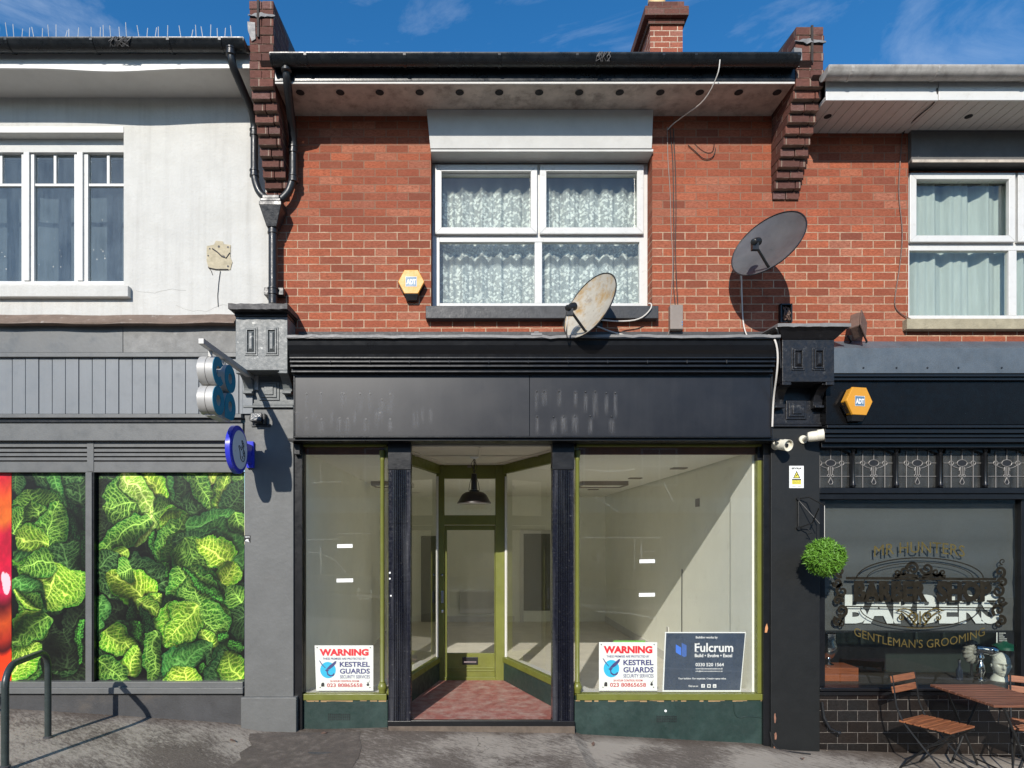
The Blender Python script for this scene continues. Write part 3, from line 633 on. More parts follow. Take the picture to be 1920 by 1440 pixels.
# ---- right, red brick
rb = thing('brick_building', 'red brick upper storey above the barber shop, with white boarded eaves', 'building', (5, .1, 3.2))
RX1 = 8.2
rx0 = PX(1703, 0); rz0, rz1 = PZ(600, 0), PZ(300, 0); rox1 = 6.2
w = MB(); wall_with_opening(w, XR+.001, RX1, 2.9, 6.2, rx0, rox1, rz0, rz1); w.build('wall', M['brick'], rb)
w = MB(); w.box(rx0-.004, rox1, -.05, .12, PZ(302, -.05), 5.92); w.build('lintel', M['darklintel'], rb)
w = MB(); w.box(rx0, rox1, -.06, -.051, PZ(304, -.06), PZ(299, -.06)); w.build('lintel_trim', M['soffit'], rb)
w = MB(); w.box(PX(1701, -.07), rox1, -.07, .14, PZ(617, -.07), PZ(597, -.07)); w.build('sill', M['stonesill'], rb, bev=.006)
sz = 5.924; q0 = 3.195
w = MB(); bw_ = .095; n_ = int((RX1-q0)/bw_)
for i in range(n_):
    x = q0+i*bw_; w.box(x+.003, x+bw_-.003, -.47, -.0, sz, sz+.015)
w.box(q0, RX1, -.47, 0, sz+.0155, sz+.03)
sf = w.build('soffit', M['soffit_pale'], rb)
for px in (1552, 1816, 2080):
    q = MB(); q.cyl((PX(px, -.25), -.25, sz-.003), (PX(px, -.25), -.25, sz+.004), .033, n=20); q.build('soffit_vent', M['dark'], sf)
w = MB(); w.box(q0, PX(1756, -.47), -.49, -.471, 5.91, 6.10); w.box(PX(1757, -.47), RX1, -.492, -.471, 5.91, 6.10); w.build('fascia', M['white'], rb, bev=.003)
gutter(rb, PX(1545, -.56), RX1, -.566, 6.115, .072, M['greyplastic'])
for px in (1590, 1750, 1920): gutter_clip(rb, PX(px, -.56), -.566, 6.115, .072, M['greyplastic'])
w = MB(); w.prism([(-.52, 6.12), (5, 7.1), (5, 6.1), (-.46, 6.1)], XR+.002, RX1, 'x'); w.build('roof', M['roof'], rb)
w = MB(); room(w, rx0-.4, rox1+.4, rz0-.3, rz1+.25, .26, 2.6); w.build('room', M['roomgrey'], rb)
yw = .07
fr = MB(); rxe = rox1-.002
ztop, zbot = Z2 = (PZ(322, yw), PZ(596, yw))
cols = [(1716, 1889), (1916, 2090)]
fr.box(rx0+.001, PX(1708, yw), yw+.02, yw+.08, zbot-.01, ztop)
fr.box(PX(1708, yw), rxe, yw+.02, yw+.08, PZ(336, yw), ztop); fr.box(PX(1708, yw), rxe, yw+.02, yw+.08, zbot-.01, PZ(590, yw))
fr.box(PX(1708, yw), rxe, yw+.021, yw+.08, PZ(468, yw), PZ(452, yw))
fr.box(PX(1895, yw), PX(1910, yw), yw+.022, yw+.08, PZ(590, yw), PZ(468, yw)); fr.box(PX(1897, yw), PX(1908, yw), yw+.022, yw+.08, PZ(452, yw), PZ(336, yw)); fr.box(PX(2090, yw), rxe, yw+.022, yw+.08, PZ(590, yw), PZ(468, yw))
win = fr.build('window', M['white'], rb, bev=.004)
for (a, c) in ((1704, 1901), (1906, 2100)):
    q = MB(); x0, x1, z0, z1 = PX(a, yw), PX(c, yw), PZ(455, yw), PZ(326, yw); d = .064
    for pl in ([(x0, z0), (x1, z0), (x1-d, z0+d), (x0+d, z0+d)], [(x1, z0), (x1, z1), (x1-d, z1-d), (x1-d, z0+d)], [(x1, z1), (x0, z1), (x0+d, z1-d), (x1-d, z1-d)], [(x0, z1), (x0, z0), (x0+d, z0+d), (x0+d, z1-d)]):
        q.prism(pl, yw-.02, yw+.019)
    q.build('sash', M['white'], win, bev=.004)
for (a, c, d0, d1) in ((1712, 1895, 452, 334), (1912, 2096, 452, 334), (1706, 1896, 592, 466), (1909, 2096, 592, 466)):
    q = MB(); q.box(PX(a, yw), PX(c, yw), yw+.045, yw+.051, PZ(d0, yw), PZ(d1, yw)); q.build('pane', M['glassup'], win)
M['crinkle'] = fabricmat('crinkled_voile', [], (.58, .64, .61), .82, .97, False)
q = MB(); curtain(q, rx0-.05, rox1, rz0-.1, PZ(345, .2), .22, .030, 19, 280, 12, 8); q.build('voile_curtain', M['crinkle'], win, smooth='all')

# ------------------------------------------------------------------ corbelled party walls
RH = .0785
M['rustdark'] = mk('dark_rusty_strap', (.035, .026, .022), .8)
def party_wall(x0, x1, ztop, label, patch_right):
    t = thing('party_wall', label, 'party wall', ((x0+x1)/2, -.2, 5.2), group='corbelled brick party walls')
    w = MB(); p = .47; nst = 10
    zc0 = RH*round(PZ(158, -.47)/RH)          # underside of the fully projecting part
    k = 0
    for i in range(nst):
        z1 = zc0-RH*i; pr = p*(1-(i+1)/(nst+.6))
        jx = rng.randn(4)*.003; w.box(x0+jx[0], x0+(x1-x0)*(.5 if i % 2 else .78)-.004, -pr+jx[2], -.0, z1-RH+.003, z1-.004); w.box(x0+(x1-x0)*(.5 if i % 2 else .78)+.004, x1+jx[1], -pr+jx[3], -.0, z1-RH+.003, z1-.004)
        w.box(x0+.008, x1-.008, -pr+.012, -.0, z1-.006, z1+.004)
    n = int((ztop-zc0)/RH)
    w2 = MB()
    for i in range(n):
        z = zc0+RH*i; j = rng.rand()*.006
        xm = x0+(x1-x0)*(.5 if i % 2 else .99); w.box(x0+rng.randn()*.003, xm-.004, -p-j, -.0, z+.003, z+RH-.003); (w.box(xm+.004, x1+rng.randn()*.003, -p-rng.rand()*.006, -.0, z+.003, z+RH-.003) if i % 2 else None)
    w.box(x0+.006, x1-.006, -p+.006, .0, zc0, zc0+RH*n)
    zt = zc0+RH*n
    w.build('corbelled_brickwork', M['brick_dark'], t, bev=.003)
    q = MB(); q.prism([(-p+.02, zt-.01), (-p+.02, zt+.005), (1.3, zt+.22), (1.3, zt-1.0), (.001, zt-1.0), (.001, zt-.3)], x0+.01, x1-.01, 'x'); q.build('parapet', M['leaddark'], t)
    q = MB()         # strap and torn flashing
    xm = x0+(x1-x0)*(.36 if patch_right else .55)
    q.box(xm-.010, xm+.010, -p-.020, -p-.008, zt-.34, zt+.0); q.build('strap', M['rustdark'], t)
    q = MB(); r = np.random.RandomState(3)
    zl = zt-.155
    xs_ = np.linspace(x0-.012, x1+.012, 9)
    lo = [zl+r.randn()*.008 for _ in xs_]; hi = [zl+.030+r.randn()*.008 for _ in xs_]
    q.add([(x, -p-.016-abs(r.randn())*.006, a) for x, a in zip(xs_, lo)]+[(x, -p-.012, b) for x, b in zip(xs_, hi)]+[(x, -p-.007, a) for x, a in zip(xs_, lo)]+[(x, -p-.007, b) for x, b in zip(xs_, hi)],
          [(i, i+1, 10+i, 9+i) for i in range(8)]+[(18+i, 27+i, 28+i, 19+i) for i in range(8)])
    q.add([(x0-.02, -p-.01, zl-.04), (x0+.05, -p-.012, zl-.05), (x0+.055, -p-.012, zl-.2), (x0+.02, -p-.012, zl-.22), (x0-.015, -p-.01, zl-.12), (x0-.02, -p+.2, zl-.04), (x0-.015, -p+.2, zl-.12)],
          [(0, 1, 2, 3, 4), (0, 4, 6, 5)])
    q.build('lead_flashing', M['lead'], t)
    return t
party_wall(-2.05, -1.83, 6.84, 'tall sooty corbelled brick pier between white building and red brick one', True)
party_wall(2.928, 3.185, 6.655, 'stepped brick pier beside the right satellite dish, topped with torn lead', False)
# chimney
ch = thing('chimney_stack', 'red brick chimney stack with cream pot rising behind the black gutter', 'chimney', (2.7, 2.9, 6.8))
w = MB(); w.box(2.457, 2.913, 2.6, 3.45, 6.5, 9.10); w.build('stack', M['brick_chim'], ch)
w = MB()
for (e, za, zb2) in ((.03, 9.10, 9.17), (.095, 9.17, 9.30), (.025, 9.30, 9.42)):
    w.box(2.457-e, 2.913+e*.6, 2.6-e, 3.45+e, za+.002, zb2)
w.build('corbelled_cap', M['brick_dark'], ch, bev=.006)
w = MB(); w.lathe([(.15, 9.42), (.13, 9.47), (.115, 9.8), (.14, 9.85), (.14, 9.9)], (2.62, 2.85, 0)); w.build('chimney_pot', mk('cream_pot', (.62, .45, .22), .7), ch, smooth=True)

# ------------------------------------------------------------------ Y-shaped rainwater pipe
dp = thing('drainpipe', 'black iron drainpipe with hopper, forked round the left brick pier', 'drainpipe', (-1.95, -.1, 3.95))
def pipe(pts, r, name, collars=(), mat=None):
    # smooth the corners
    P_ = [Vector(p) for p in pts]; out = [P_[0]]
    for i in range(1, len(P_)-1):
        a, b, c = P_[i-1], P_[i], P_[i+1]; l = min((b-a).length, (c-b).length)*.42
        q0 = b+(a-b).normalized()*l; q1 = b+(c-b).normalized()*l
        for t in np.linspace(0, 1, 6): out.append(q0*(1-t)**2+b*2*t*(1-t)+q1*t*t)
    out.append(P_[-1])
    w = MB(); w.tube(out, r, 16); o = w.build(name, mat or M['castiron'], dp, smooth=True)
    for (c, d) in collars:
        c = Vector(c); d = Vector(d).normalized(); q = MB()
        q.lathe([(r+.001, -.035), (r+.009, -.03), (r+.009, -.012), (r+.005, -.008), (r+.005, .018), (r+.010, .022), (r+.010, .034), (r+.001, .04)], c, d, 16); q.build('collar', mat or M['castiron'], dp, smooth=True)
up = (0, 0, 1)
pipe([P(433, 86, -.5), P(434, 118, -.49), P(474, 212, -.16), P(477, 236, -.10), P(477, 335, -.10), P(486, 362, -.10), P(509, 380, -.11)], .036, 'branch_pipe', [(P(433, 98, -.5), up), (P(477, 250, -.1), up), (P(477, 326, -.1), up)])
pipe([P(537, 116, -.52), P(538, 150, -.49), P(548, 240, -.16), P(550, 268, -.10), P(550, 335, -.10), P(541, 362, -.10), P(518, 382, -.11)], .038, 'branch_pipe', [(P(537, 128, -.52), up), (P(550, 282, -.1), up), (P(550, 336, -.1), up)])
w = MB(); zz = [PZ(y, -.12) for y in (371, 378, 384, 392, 400, 418, 428)]
for (hw, a, c, dep) in ((.082, zz[1], zz[0], .10), (.098, zz[2], zz[1], .115), (.108, zz[3], zz[2], .125)):
    w.box(-1.955-hw, -1.955+hw, -.12-dep*.62, -.012, a, c)
x = -1.955
w.add([(x-.105, -.195, zz[3]), (x+.105, -.195, zz[3]), (x+.105, -.014, zz[3]), (x-.105, -.014, zz[3]), (x-.048, -.155, zz[6]), (x+.048, -.155, zz[6]), (x+.048, -.055, zz[6]), (x-.048, -.055, zz[6])],
      [(0, 1, 2, 3), (7, 6, 5, 4), (0, 4, 5, 1), (1, 5, 6, 2), (2, 6, 7, 3), (3, 7, 4, 0)])
w.build('hopper', M['castiron'], dp, bev=.006)
pipe([P(512, 424, -.1), P(512, 500, -.1), P(512, 570, -.1)], .043, 'down_pipe', [(P(512, 433, -.1), up), (P(512, 547, -.1), up)])
w = MB(); w.box(-2.05, -1.86, -.09, -.005, PZ(552, -.1), PZ(538, -.1)); w.build('bracket', M['castiron'], dp, bev=.004)
# ------------------------------------------------------------------ pilasters between the shopfronts
def pilaster(xc, label, mats, zs, base=None):
    shaftm, conm, capm = mats
    cap1, cap0, blk0, brk0, mld, bot = zs
    t = thing('pilaster', label, 'pilaster', (xc, -.1, bot), group='panelled pilasters between shopfronts')
    w = MB(); w.box(xc-.245, xc+.235, -.03, .12, bot, mld-.001); w.build('shaft', shaftm, t, bev=.004)
    if base:
        w = MB(); w.box(xc-.265, xc+.275, -.075, .121, bot, base); w.build('base_block', shaftm, t, bev=.006)
    w = MB(); w.box(xc-.25, xc+.24, -.06, .1, mld, mld+.022); w.box(xc-.255, xc+.245, -.045, .1, mld+.026, mld+.045); w.build('moulding', conm, t, bev=.004)
    w = MB(); w.box(xc-.238, xc+.238, -.028, .1, mld+.047, blk0+.02); w.build('neck', conm, t)
    # small raised panel
    z0, z1 = mld+.075, mld+.26
    w = MB()
    w.box(xc-.10, xc+.10, -.040, -.027, z0, z1); w.box(xc-.075, xc+.075, -.052, -.041, z0+.025, z1-.025); w.box(xc-.045, xc+.045, -.062, -.053, z0+.05, z1-.05)
    w.build('raised_panel', conm, t, bev=.005)
    # curved brackets
    for sx in (-1, 1):
        w = MB(); xb = xc+sx*.19
        prof = [(-.03, blk0), (-.235, blk0)]
        for k in range(9):
            a = math.pi/2*k/8; prof.append((-.235+.17*math.sin(a)*.95, blk0-.02-(blk0-brk0-.05)*(1-math.cos(a))))
        prof += [(-.11, brk0+.022), (-.11, brk0), (-.03, brk0)]
        w.prism(prof, xb-.045, xb+.045, 'x'); w.build('scroll_bracket', conm, t, bev=.004)
    w = MB(); w.box(xc-.245, xc+.245, -.26, .02, blk0, cap0-.001); w.box(xc-.245, xc-.165, -.262, -.2, blk0-.03, blk0-.001); w.box(xc+.165, xc+.245, -.262, -.2, blk0-.03, blk0-.001)
    w.build('console_block', conm, t, bev=.004)
    h = cap0-blk0
    for sx in (-1, 1):
        xb = xc+sx*.098; za, zb2 = blk0+h*.27, blk0+h*.80; w = MB()
        for (e, y) in ((.062, .268), (.046, .277)):
            # stepped frame
            w.box(xb-e, xb-e+.013, -y, -.2605, za+(.062-e), zb2-(.062-e)); w.box(xb+e-.013, xb+e, -y, -.2605, za+(.062-e), zb2-(.062-e))
            w.box(xb-e+.013, xb+e-.013, -y, -.2605, za+(.062-e), za+.013+(.062-e)); w.box(xb-e+.013, xb+e-.013, -y, -.2605, zb2-.013-(.062-e), zb2-(.062-e))
        w.add([(xb-.030, -.2605, za+.035), (xb+.030, -.2605, za+.035), (xb+.030, -.2605, zb2-.035), (xb-.030, -.2605, zb2-.035), (xb-.012, -.285, za+.06), (xb+.012, -.285, za+.06), (xb+.012, -.285, zb2-.06), (xb-.012, -.285, zb2-.06)],
              [(4, 5, 6, 7), (0, 1, 5, 4), (1, 2, 6, 5), (2, 3, 7, 6), (3, 0, 4, 7)])
        w.build('raised_panel', conm, t, bev=.0015)
    # cap: cavetto under a lead-covered slab
    w = MB(); H = cap1-cap0
    if capm[1]:      # deep flaring underside
        w.add([(xc-.25, -.265, cap0), (xc+.25, -.265, cap0), (xc+.25, .02, cap0), (xc-.25, .02, cap0), (xc-.33, -.35, cap1-.04), (xc+.33, -.35, cap1-.04), (xc+.33, .02, cap1-.04), (xc-.33, .02, cap1-.04)],
              [(3, 2, 1, 0), (4, 5, 6, 7), (0, 1, 5, 4), (1, 2, 6, 5), (2, 3, 7, 6), (3, 0, 4, 7)])
    else:
        w.box(xc-.25, xc+.25, -.275, .02, cap0, cap0+.03); w.box(xc-.265, xc+.265, -.32, .02, cap0+.031, cap1-.061)
    w.build('cap', conm if capm[1] else M['castiron'], t, bev=.004)
    w = MB(); d = .34 if capm[1] else .275; dd = .365
    nx = 14; r = np.random.RandomState(int(xc*10) % 97)
    th = .04 if capm[1] else .06
    top = []; botv = []
    for i in range(nx+1):
        x = xc-d+2*d*i/nx
        top.append([(x, -dd-.004*r.rand(), cap1-.012+.004*r.randn()*.5), (x, 0.0, cap1+.005)]); botv.append([(x, -dd-.006*r.rand(), cap1-th-.008*r.rand()), (x, 0.0, cap1-th+.02)])
    vs = [q for p in top for q in p]+[q for p in botv for q in p]; o = 2*(nx+1)
    fs = []
    for i in range(nx):
        fs += [(2*i, 2*i+2, 2*i+3, 2*i+1), (o+2*i, o+2*i+1, o+2*i+3, o+2*i+2), (2*i, o+2*i, o+2*i+2, 2*i+2)]
    fs += [(0, 1, o+1, o), (2*nx, o+2*nx, o+2*nx+1, 2*nx+1)]
    w.add(vs, fs); w.build('lead_cap', capm[0], t)
    return t
pilaster(-2.015, 'grey pilaster with peeling paint on two raised panels, under the black drainpipe', (M['greypil'], M['chipped'], (M['leaddark'], False)),
         (PZ(567, -.36), PZ(591, -.30), PZ(694, -.26), PZ(737, -.12), PZ(764, -.06), -.05), base=PZ(1308, -.075))
pilaster(3.155, 'black pilaster left of the barber window, carrying two cream cameras', (M['blackpil'], M['chippedblack'], (M['lead'], True)),
         (PZ(604, -.36), PZ(634, -.30), PZ(716, -.26), PZ(764, -.12), PZ(800, -.06), -.4))

# ------------------------------------------------------------------ printed pictures, one colour per vertex
def srgb(c): c = np.asarray(c, float); return np.where(c <= .04045, c/12.92, ((c+.055)/1.055)**2.4)
def vnoise(h, w, cell, seed, oct=3):
    r = np.random.RandomState(seed); out = np.zeros((h, w)); amp = 1; tot = 0
    for o in range(oct):
        c = max(cell/2**o, 1.5); gh, gw = int(h/c)+3, int(w/c)+3; g = r.rand(gh, gw)
        y = np.arange(h)/c; x = np.arange(w)/c; yi = y.astype(int); xi = x.astype(int)
        fy = (y-yi)[:, None]; fx = (x-xi)[None]; fy = fy*fy*(3-2*fy); fx = fx*fx*(3-2*fx)
        a = g[yi][:, xi]*(1-fx)+g[yi][:, xi+1]*fx; b = g[yi+1][:, xi]*(1-fx)+g[yi+1][:, xi+1]*fx
        out += amp*(a*(1-fy)+b*fy); tot += amp; amp *= .55
    return out/tot
def worley(h, w, cell, seed, aniso=1.0):
    r = np.random.RandomState(seed); gh, gw = int(h/cell)+3, int(w/cell)+3
    jy = r.rand(gh+2, gw+2); jx = r.rand(gh+2, gw+2)
    Y, X = np.mgrid[0:h, 0:w]; Y = Y/cell+1; X = X/cell+1; yi = Y.astype(int); xi = X.astype(int)
    f1 = np.full((h, w), 9.); f2 = np.full((h, w), 9.)
    for dy in (-1, 0, 1):
        for dx in (-1, 0, 1):
            cy_, cx_ = np.clip(yi+dy, 0, gh+1), np.clip(xi+dx, 0, gw+1)
            d = np.hypot(Y-(cy_+jy[cy_, cx_]), X-(cx_+jx[cy_, cx_]))
            f2 = np.where(d < f1, f1, np.minimum(f2, d)); f1 = np.minimum(f1, d)
    return f1, f2-f1
def paint_cabbages(h, w, leaves, seed, px):
    """leaves: (base x, base y, tip x, tip y, half width, kind) in picture units; px=(x0,y0,x1,y1) the picture rectangle"""
    x0, y0, x1, y1 = px; sx = w/(x1-x0); sy = h/(y1-y0)
    Yg, Xg = np.mgrid[0:h, 0:w]; Xg = Xg/sx+x0; Yg = Yg/sy+y0
    img = np.zeros((h, w, 3)); bgn = vnoise(h, w, 30, seed)
    f1, ed = worley(h, w, 6.6, seed+1); f1b, edb = worley(h, w, 3.1, seed+2); f1c, edc = worley(h, w, 11, seed+12)
    n1 = vnoise(h, w, 40, seed+3); n2 = vnoise(h, w, 5, seed+4, 2); n3 = vnoise(h, w, 14, seed+9, 3); n4 = vnoise(h, w, 26, seed+19, 2); n5 = vnoise(h, w, 26, seed+29, 2)
    img[:] = np.array([.07, .085, .07])*(.4+.9*bgn[..., None])
    r0 = np.random.RandomState(seed)
    back = []
    for k in range(int(w*h/1500)):
        cx, cy = x0+r0.rand()*(x1-x0), y0+r0.rand()*(y1-y0); a = r0.rand()*6.28; l = 40+45*r0.rand()
        back.append((cx, cy, cx+l*math.cos(a), cy+l*math.sin(a), 16+22*r0.rand(), 'kkdk'[r0.randint(4)]))
    PAL = {'y': ((.36, .50, .06), (.93, .97, .50), (.22, .42, .08)), 'g': ((.13, .30, .07), (.72, .86, .42), (.09, .26, .09)),
           'd': ((.07, .17, .08), (.42, .56, .32), (.05, .15, .08)), 'b': ((.17, .37, .15), (.46, .65, .34), (.07, .22, .11)),
           'k': ((.065, .095, .065), (.25, .33, .20), (.05, .08, .055)), 'o': ((.30, .48, .08), (.86, .93, .46), (.16, .36, .09)), 'r': ((.23, .45, .17), (.60, .78, .34), (.08, .23, .10)),
           'p': ((.44, .58, .18), (.90, .95, .60), (.27, .45, .13))}
    for i, (bx, by, tx, ty, hw, kind) in enumerate(back+list(leaves)):
        if kind[0] == 'r' and hw > 11: kind = {'r': 'g', 'b': 'b', 'd': 'd', 'p': 'p'}[kind[-1]]
        ruff = kind[0] == 'r'; fore = i >= len(back)
        if fore:
            g = 1.0 if ruff else 1.34; tx, ty = bx+(tx-bx)*1.10, by+(ty-by)*1.10; hw = hw*g
        L = math.hypot(tx-bx, ty-by); ux, uy = (tx-bx)/L, (ty-by)/L
        wx = (n4-.5)*22+(n3-.5)*7; wy = (n5-.5)*22+(n2-.5)*3
        dx, dy = Xg-bx+wx*min(1, L/70), Yg-by+wy*min(1, L/70)
        u = (dx*ux+dy*uy)/L; v = (-dx*uy+dy*ux)
        v = v+.10*hw*math.sin(i*1.7)*np.sin(u*3.1)
        uc = np.clip(u, 0, 1)
        if ruff: prof = np.sin(np.pi*np.clip(uc*.86+.07, 0, 1))**.5*(.75+.5*n4)
        else: prof = (np.sin(np.pi*np.clip(uc, 0, 1)**.72)**.55)*(1-.15*uc)
        wd = hw*prof*(1+(.35 if ruff else .10)*(n3-.5)*2+(.35 if ruff else .08)*(n2-.5))
        s = np.abs(v)/np.maximum(wd, .5); inside = (u > 0) & (u < 1) & (s < 1)
        sh = np.clip(1-np.maximum(np.maximum(s-1, 0)*hw, np.maximum(-u, u-1)*L)/9., 0, 1)*(~inside)
        img *= (1-.62*sh)[..., None]
        sg = np.abs(v)/hw
        nv = 4+int(L/13)
        ph = u-.55*sg**1.1*(hw/L)
        fr_ = ph*nv+(n3-.5)*.9; fr_ = np.abs(fr_-np.floor(fr_)-.5)*2
        lat = np.clip(1-(1-fr_)*(L/nv)/2/1.5, 0, 1)*np.clip(1.3-s, 0, 1)**.5
        net = np.clip(1-ed*6.6/1.25, 0, 1)*.62; net2 = np.clip(1-edc*11/1.6, 0, 1)*.75
        midr = np.clip(1-np.abs(v)/(.9+1.9*(1-uc)), 0, 1)
        vein = np.clip(np.maximum(np.maximum(lat, net2), np.maximum(net, midr*1.2)), 0, 1)
        pal = [np.array(c)[None, None] for c in PAL[kind[-1]]]
        e = np.clip((s-.45)/.55, 0, 1)[..., None]**1.3
        base = pal[0]*(1-e)+pal[2]*e
        curl = np.clip(.50+.85*n1+.35*np.clip(v/np.maximum(wd, .5), -1, 1)*math.cos(i*2.1)-.25*uc*(i % 2), .22, 1.35)
        if ruff:
            cr = np.clip(f1b*1.25, 0, 1)
            lit = (.62+.62*(1-cr)+.25*(n2-.5)-.35*np.clip(s-.3, 0, 1))*curl
            c = base*lit[..., None]+pal[1]*(.35*np.clip(1-cr*1.8, 0, 1)*curl)[..., None]
        else:
            pil = .70+.55*np.clip(ed/.5, 0, 1)*(1-.3*n2)
            c = base*(curl*pil)[..., None]
            ve = np.clip(vein*(.55+.55*n1)*np.clip(curl+.25, 0, 1), 0, 1)[..., None]
            c = c*(1-ve)+pal[1]*np.clip(curl+.15, .3, 1.1)[..., None]*ve
            rim = np.clip((s-.84)/.16, 0, 1)*(.4+.9*(1-np.clip(f1b*1.4, 0, 1)))
            c = c*(1-.5*rim[..., None])+pal[2]*1.5*.5*rim[..., None]
        img = np.where(inside[..., None], c, img)
    img = np.clip(img*1.10, 0, 1)**1.12
    return img
def picture(name, img, X0, X1, Z0, Z1, Y, mat, label, cat, group=None):
    h, w, _ = img.shape
    xs = np.linspace(X0, X1, w); zs = np.linspace(Z1, Z0, h)
    xx, zz = np.meshgrid(xs, zs); n = h*w
    V = np.stack([xx.ravel(), np.full(n, Y), zz.ravel()], 1)
    # rim so that the sheet has a thickness
    idx = np.arange(n).reshape(h, w)
    q = np.stack([idx[1:, :-1], idx[1:, 1:], idx[:-1, 1:], idx[:-1, :-1]], -1).reshape(-1, 4)
    ring = np.concatenate([idx[0, :], idx[1:, -1], idx[-1, -2::-1], idx[-2:0:-1, 0]]); m = len(ring)
    Vb = V[ring].copy(); Vb[:, 1] += .003
    V2 = np.concatenate([V, Vb]); rb_ = n+np.arange(m)
    sidef = np.stack([ring, np.roll(ring, -1), np.roll(rb_, -1), rb_], 1)
    faces = np.concatenate([q, sidef])
    base = np.array([(X0+X1)/2, Y, Z0]); V2 = V2-base
    me = bpy.data.meshes.new(name); me.vertices.add(len(V2)); me.vertices.foreach_set('co', V2.astype(np.float32).ravel())
    me.loops.add(faces.size); me.loops.foreach_set('vertex_index', faces.astype(np.int32).ravel())
    me.polygons.add(len(faces)); me.polygons.foreach_set('loop_start', np.arange(0, faces.size, 4, dtype=np.int32))
    me.update(calc_edges=True); me.validate()
    col = np.concatenate([srgb(img.reshape(-1, 3)), srgb(img.reshape(-1, 3))[ring]]); col = np.concatenate([col, np.ones((len(col), 1))], 1)
    at = me.attributes.new('print', 'FLOAT_COLOR', 'POINT'); at.data.foreach_set('color', col.astype(np.float32).ravel())
    me.materials.append(mat); o = bpy.data.objects.new(name, me); COL.objects.link(o); o.location = base
    return tag(o, label, cat, group)

# ------------------------------------------------------------------ left shopfront
ls = thing('grey_shopfront', 'grey shopfront with vertical boarded fascia and picture-covered windows', 'shopfront', (-4.5, 0, .15))
YF = -.10; lx0 = -7.6
R_ = lambda px, Y=YF: PX(px, Y)
w = MB()
for i in range(24):      # hand dressed brown flashing
    a = lx0+(R_(441)-lx0)*i/24; c = lx0+(R_(441)-lx0)*(i+1)/24
    j0 = .006*math.sin(i*1.7)+.004*math.sin(i*.6); j1 = .006*math.sin((i+1)*1.7)+.004*math.sin((i+1)*.6)
    zt = PZ(589, -.02); zb_ = PZ(604, -.13)
    w.add([(a, -.132+j0*.5, zb_+j0), (c, -.132+j1*.5, zb_+j1), (c, -.001, zt+j1*.7), (a, -.001, zt+j0*.7), (a, -.132, zb_-.012+j0), (c, -.132, zb_-.012+j1), (c, -.001, zb_-.01), (a, -.001, zb_-.01)],
          [(0, 1, 2, 3), (4, 5, 1, 0), (7, 6, 5, 4)])
w.build('flashing', M['copper'], ls)
def lbox(px0, px1, py0, py1, Yf, name, mat, bev=.003, Yb=.06):
    q = MB(); q.box(lx0, PX(px1, Yf), Yf, Yb, PZ(py1, Yf), PZ(py0, Yf)); return q.build(name, mat, ls, bev=bev)
M['greymott'] = mk('mottled_grey_board', (.17, .168, .16), .6, var=.14, vs=4, bump=.15, bs=60, spots=[((.10, .10, .10), 14, .62, .8, .5), ((.32, .32, .31), 5, .5, .8, .5)])
q = MB(); q.box(lx0, PX(230, -.04), -.04, .05, PZ(661, -.04), PZ(604, -.04)); q.build('upper_board', M['greypaint'], ls, bev=.002)
q = MB(); q.box(PX(231, -.039), PX(452, -.039), -.039, .05, PZ(661, -.04), PZ(604, -.04)); q.build('upper_board', M['greymott'], ls, bev=.002)
lbox(0, 447, 661, 669, -.085, 'moulding', M['greypaint'])
q = MB(); bx = PX(-400, -.05); st = (PX(98, -.05)-PX(73, -.05)); n_ = int((PX(452, -.05)-bx)/st)+1
off = (PX(73, -.05)-bx) % st
for i in range(-1, n_):
    a = bx+off+i*st
    q.box(max(a+.003, lx0), min(a+st-.003, PX(455, -.05)), -.05-.002*(i % 3), .04, PZ(776, -.05), PZ(669, -.05))
q.box(lx0, PX(455, -.05), -.03, .05, PZ(776, -.05), PZ(669, -.05)-.002)
M['greyboard'] = mk('grey_fascia_boards', (.170, .184, .196), .48, var=.07, vs=3, bump=.04, streak=.08)
q.build('fascia_boards', M['greyboard'], ls, bev=.0025)
lbox(0, 452, 776, 783, -.095, 'moulding', M['greypaint'])
lbox(0, 452, 784, 792, -.06, 'moulding', M['black'])
lbox(0, 455, 794, 826, -.05, 'lower_board', M['greypaint'])
# louvres
lv = MB(); zl0, zl1 = PZ(884, .03), PZ(828, .03)
xm0, xm1 = PX(164, 0), PX(176, 0)
lv.box(xm0, xm1, -.006, .05, zl0, zl1)
for (a, c) in ((lx0, xm0-.001), (xm1+.001, PX(455, .02))):
    lv.box(a, c, .0, .05, PZ(838, .0), zl1); lv.box(a, c, .0, .05, zl0, PZ(871, .0))
    for y0 in (841, 849, 857, 865):
        lv.prism([(.0, PZ(y0+6, 0)), (.0, PZ(y0+1, 0)), (.05, PZ(y0-2, 0)), (.05, PZ(y0+3, 0))], a, c, 'x')
lv.box(lx0, PX(455, .05), .055, .07, zl0, zl1)
lv.build('louvre_vent', M['greypaint'], ls)
# frames around the two visible windows
zt, zb = PZ(886, .03), PZ(1278, .03)
q = MB(); q.box(lx0, PX(455, .0), .0, .08, zt+.0, zl0-.001); q.build('window_head', M['greypaint'], ls, bev=.002)
q = MB(); q.box(PX(160, .0), PX(172, .0), .0, .08, zb, zt-.001); q.build('mullion', M['greypaint'], ls, bev=.003)
q = MB(); q.box(PX(173, .0), PX(176, .0), .004, .08, zb, zt-.001); q.build('mullion', M['black'], ls)
q = MB(); q.box(lx0, PX(455, .06), .065, .075, zb, zt); q.build('window_pane', M['dark'], ls)
lbox(0, 455, 1279, 1290, -.01, 'sill', M['greypaint'])
lbox(0, 455, 1290, 1301, -.05, 'sill', M['greypaint'])
q = MB(); q.box(lx0, PX(455, 0), -.0, .08, -.1, PZ(1301, -.05)-.001); q.build('plinth', M['plinth'], ls)
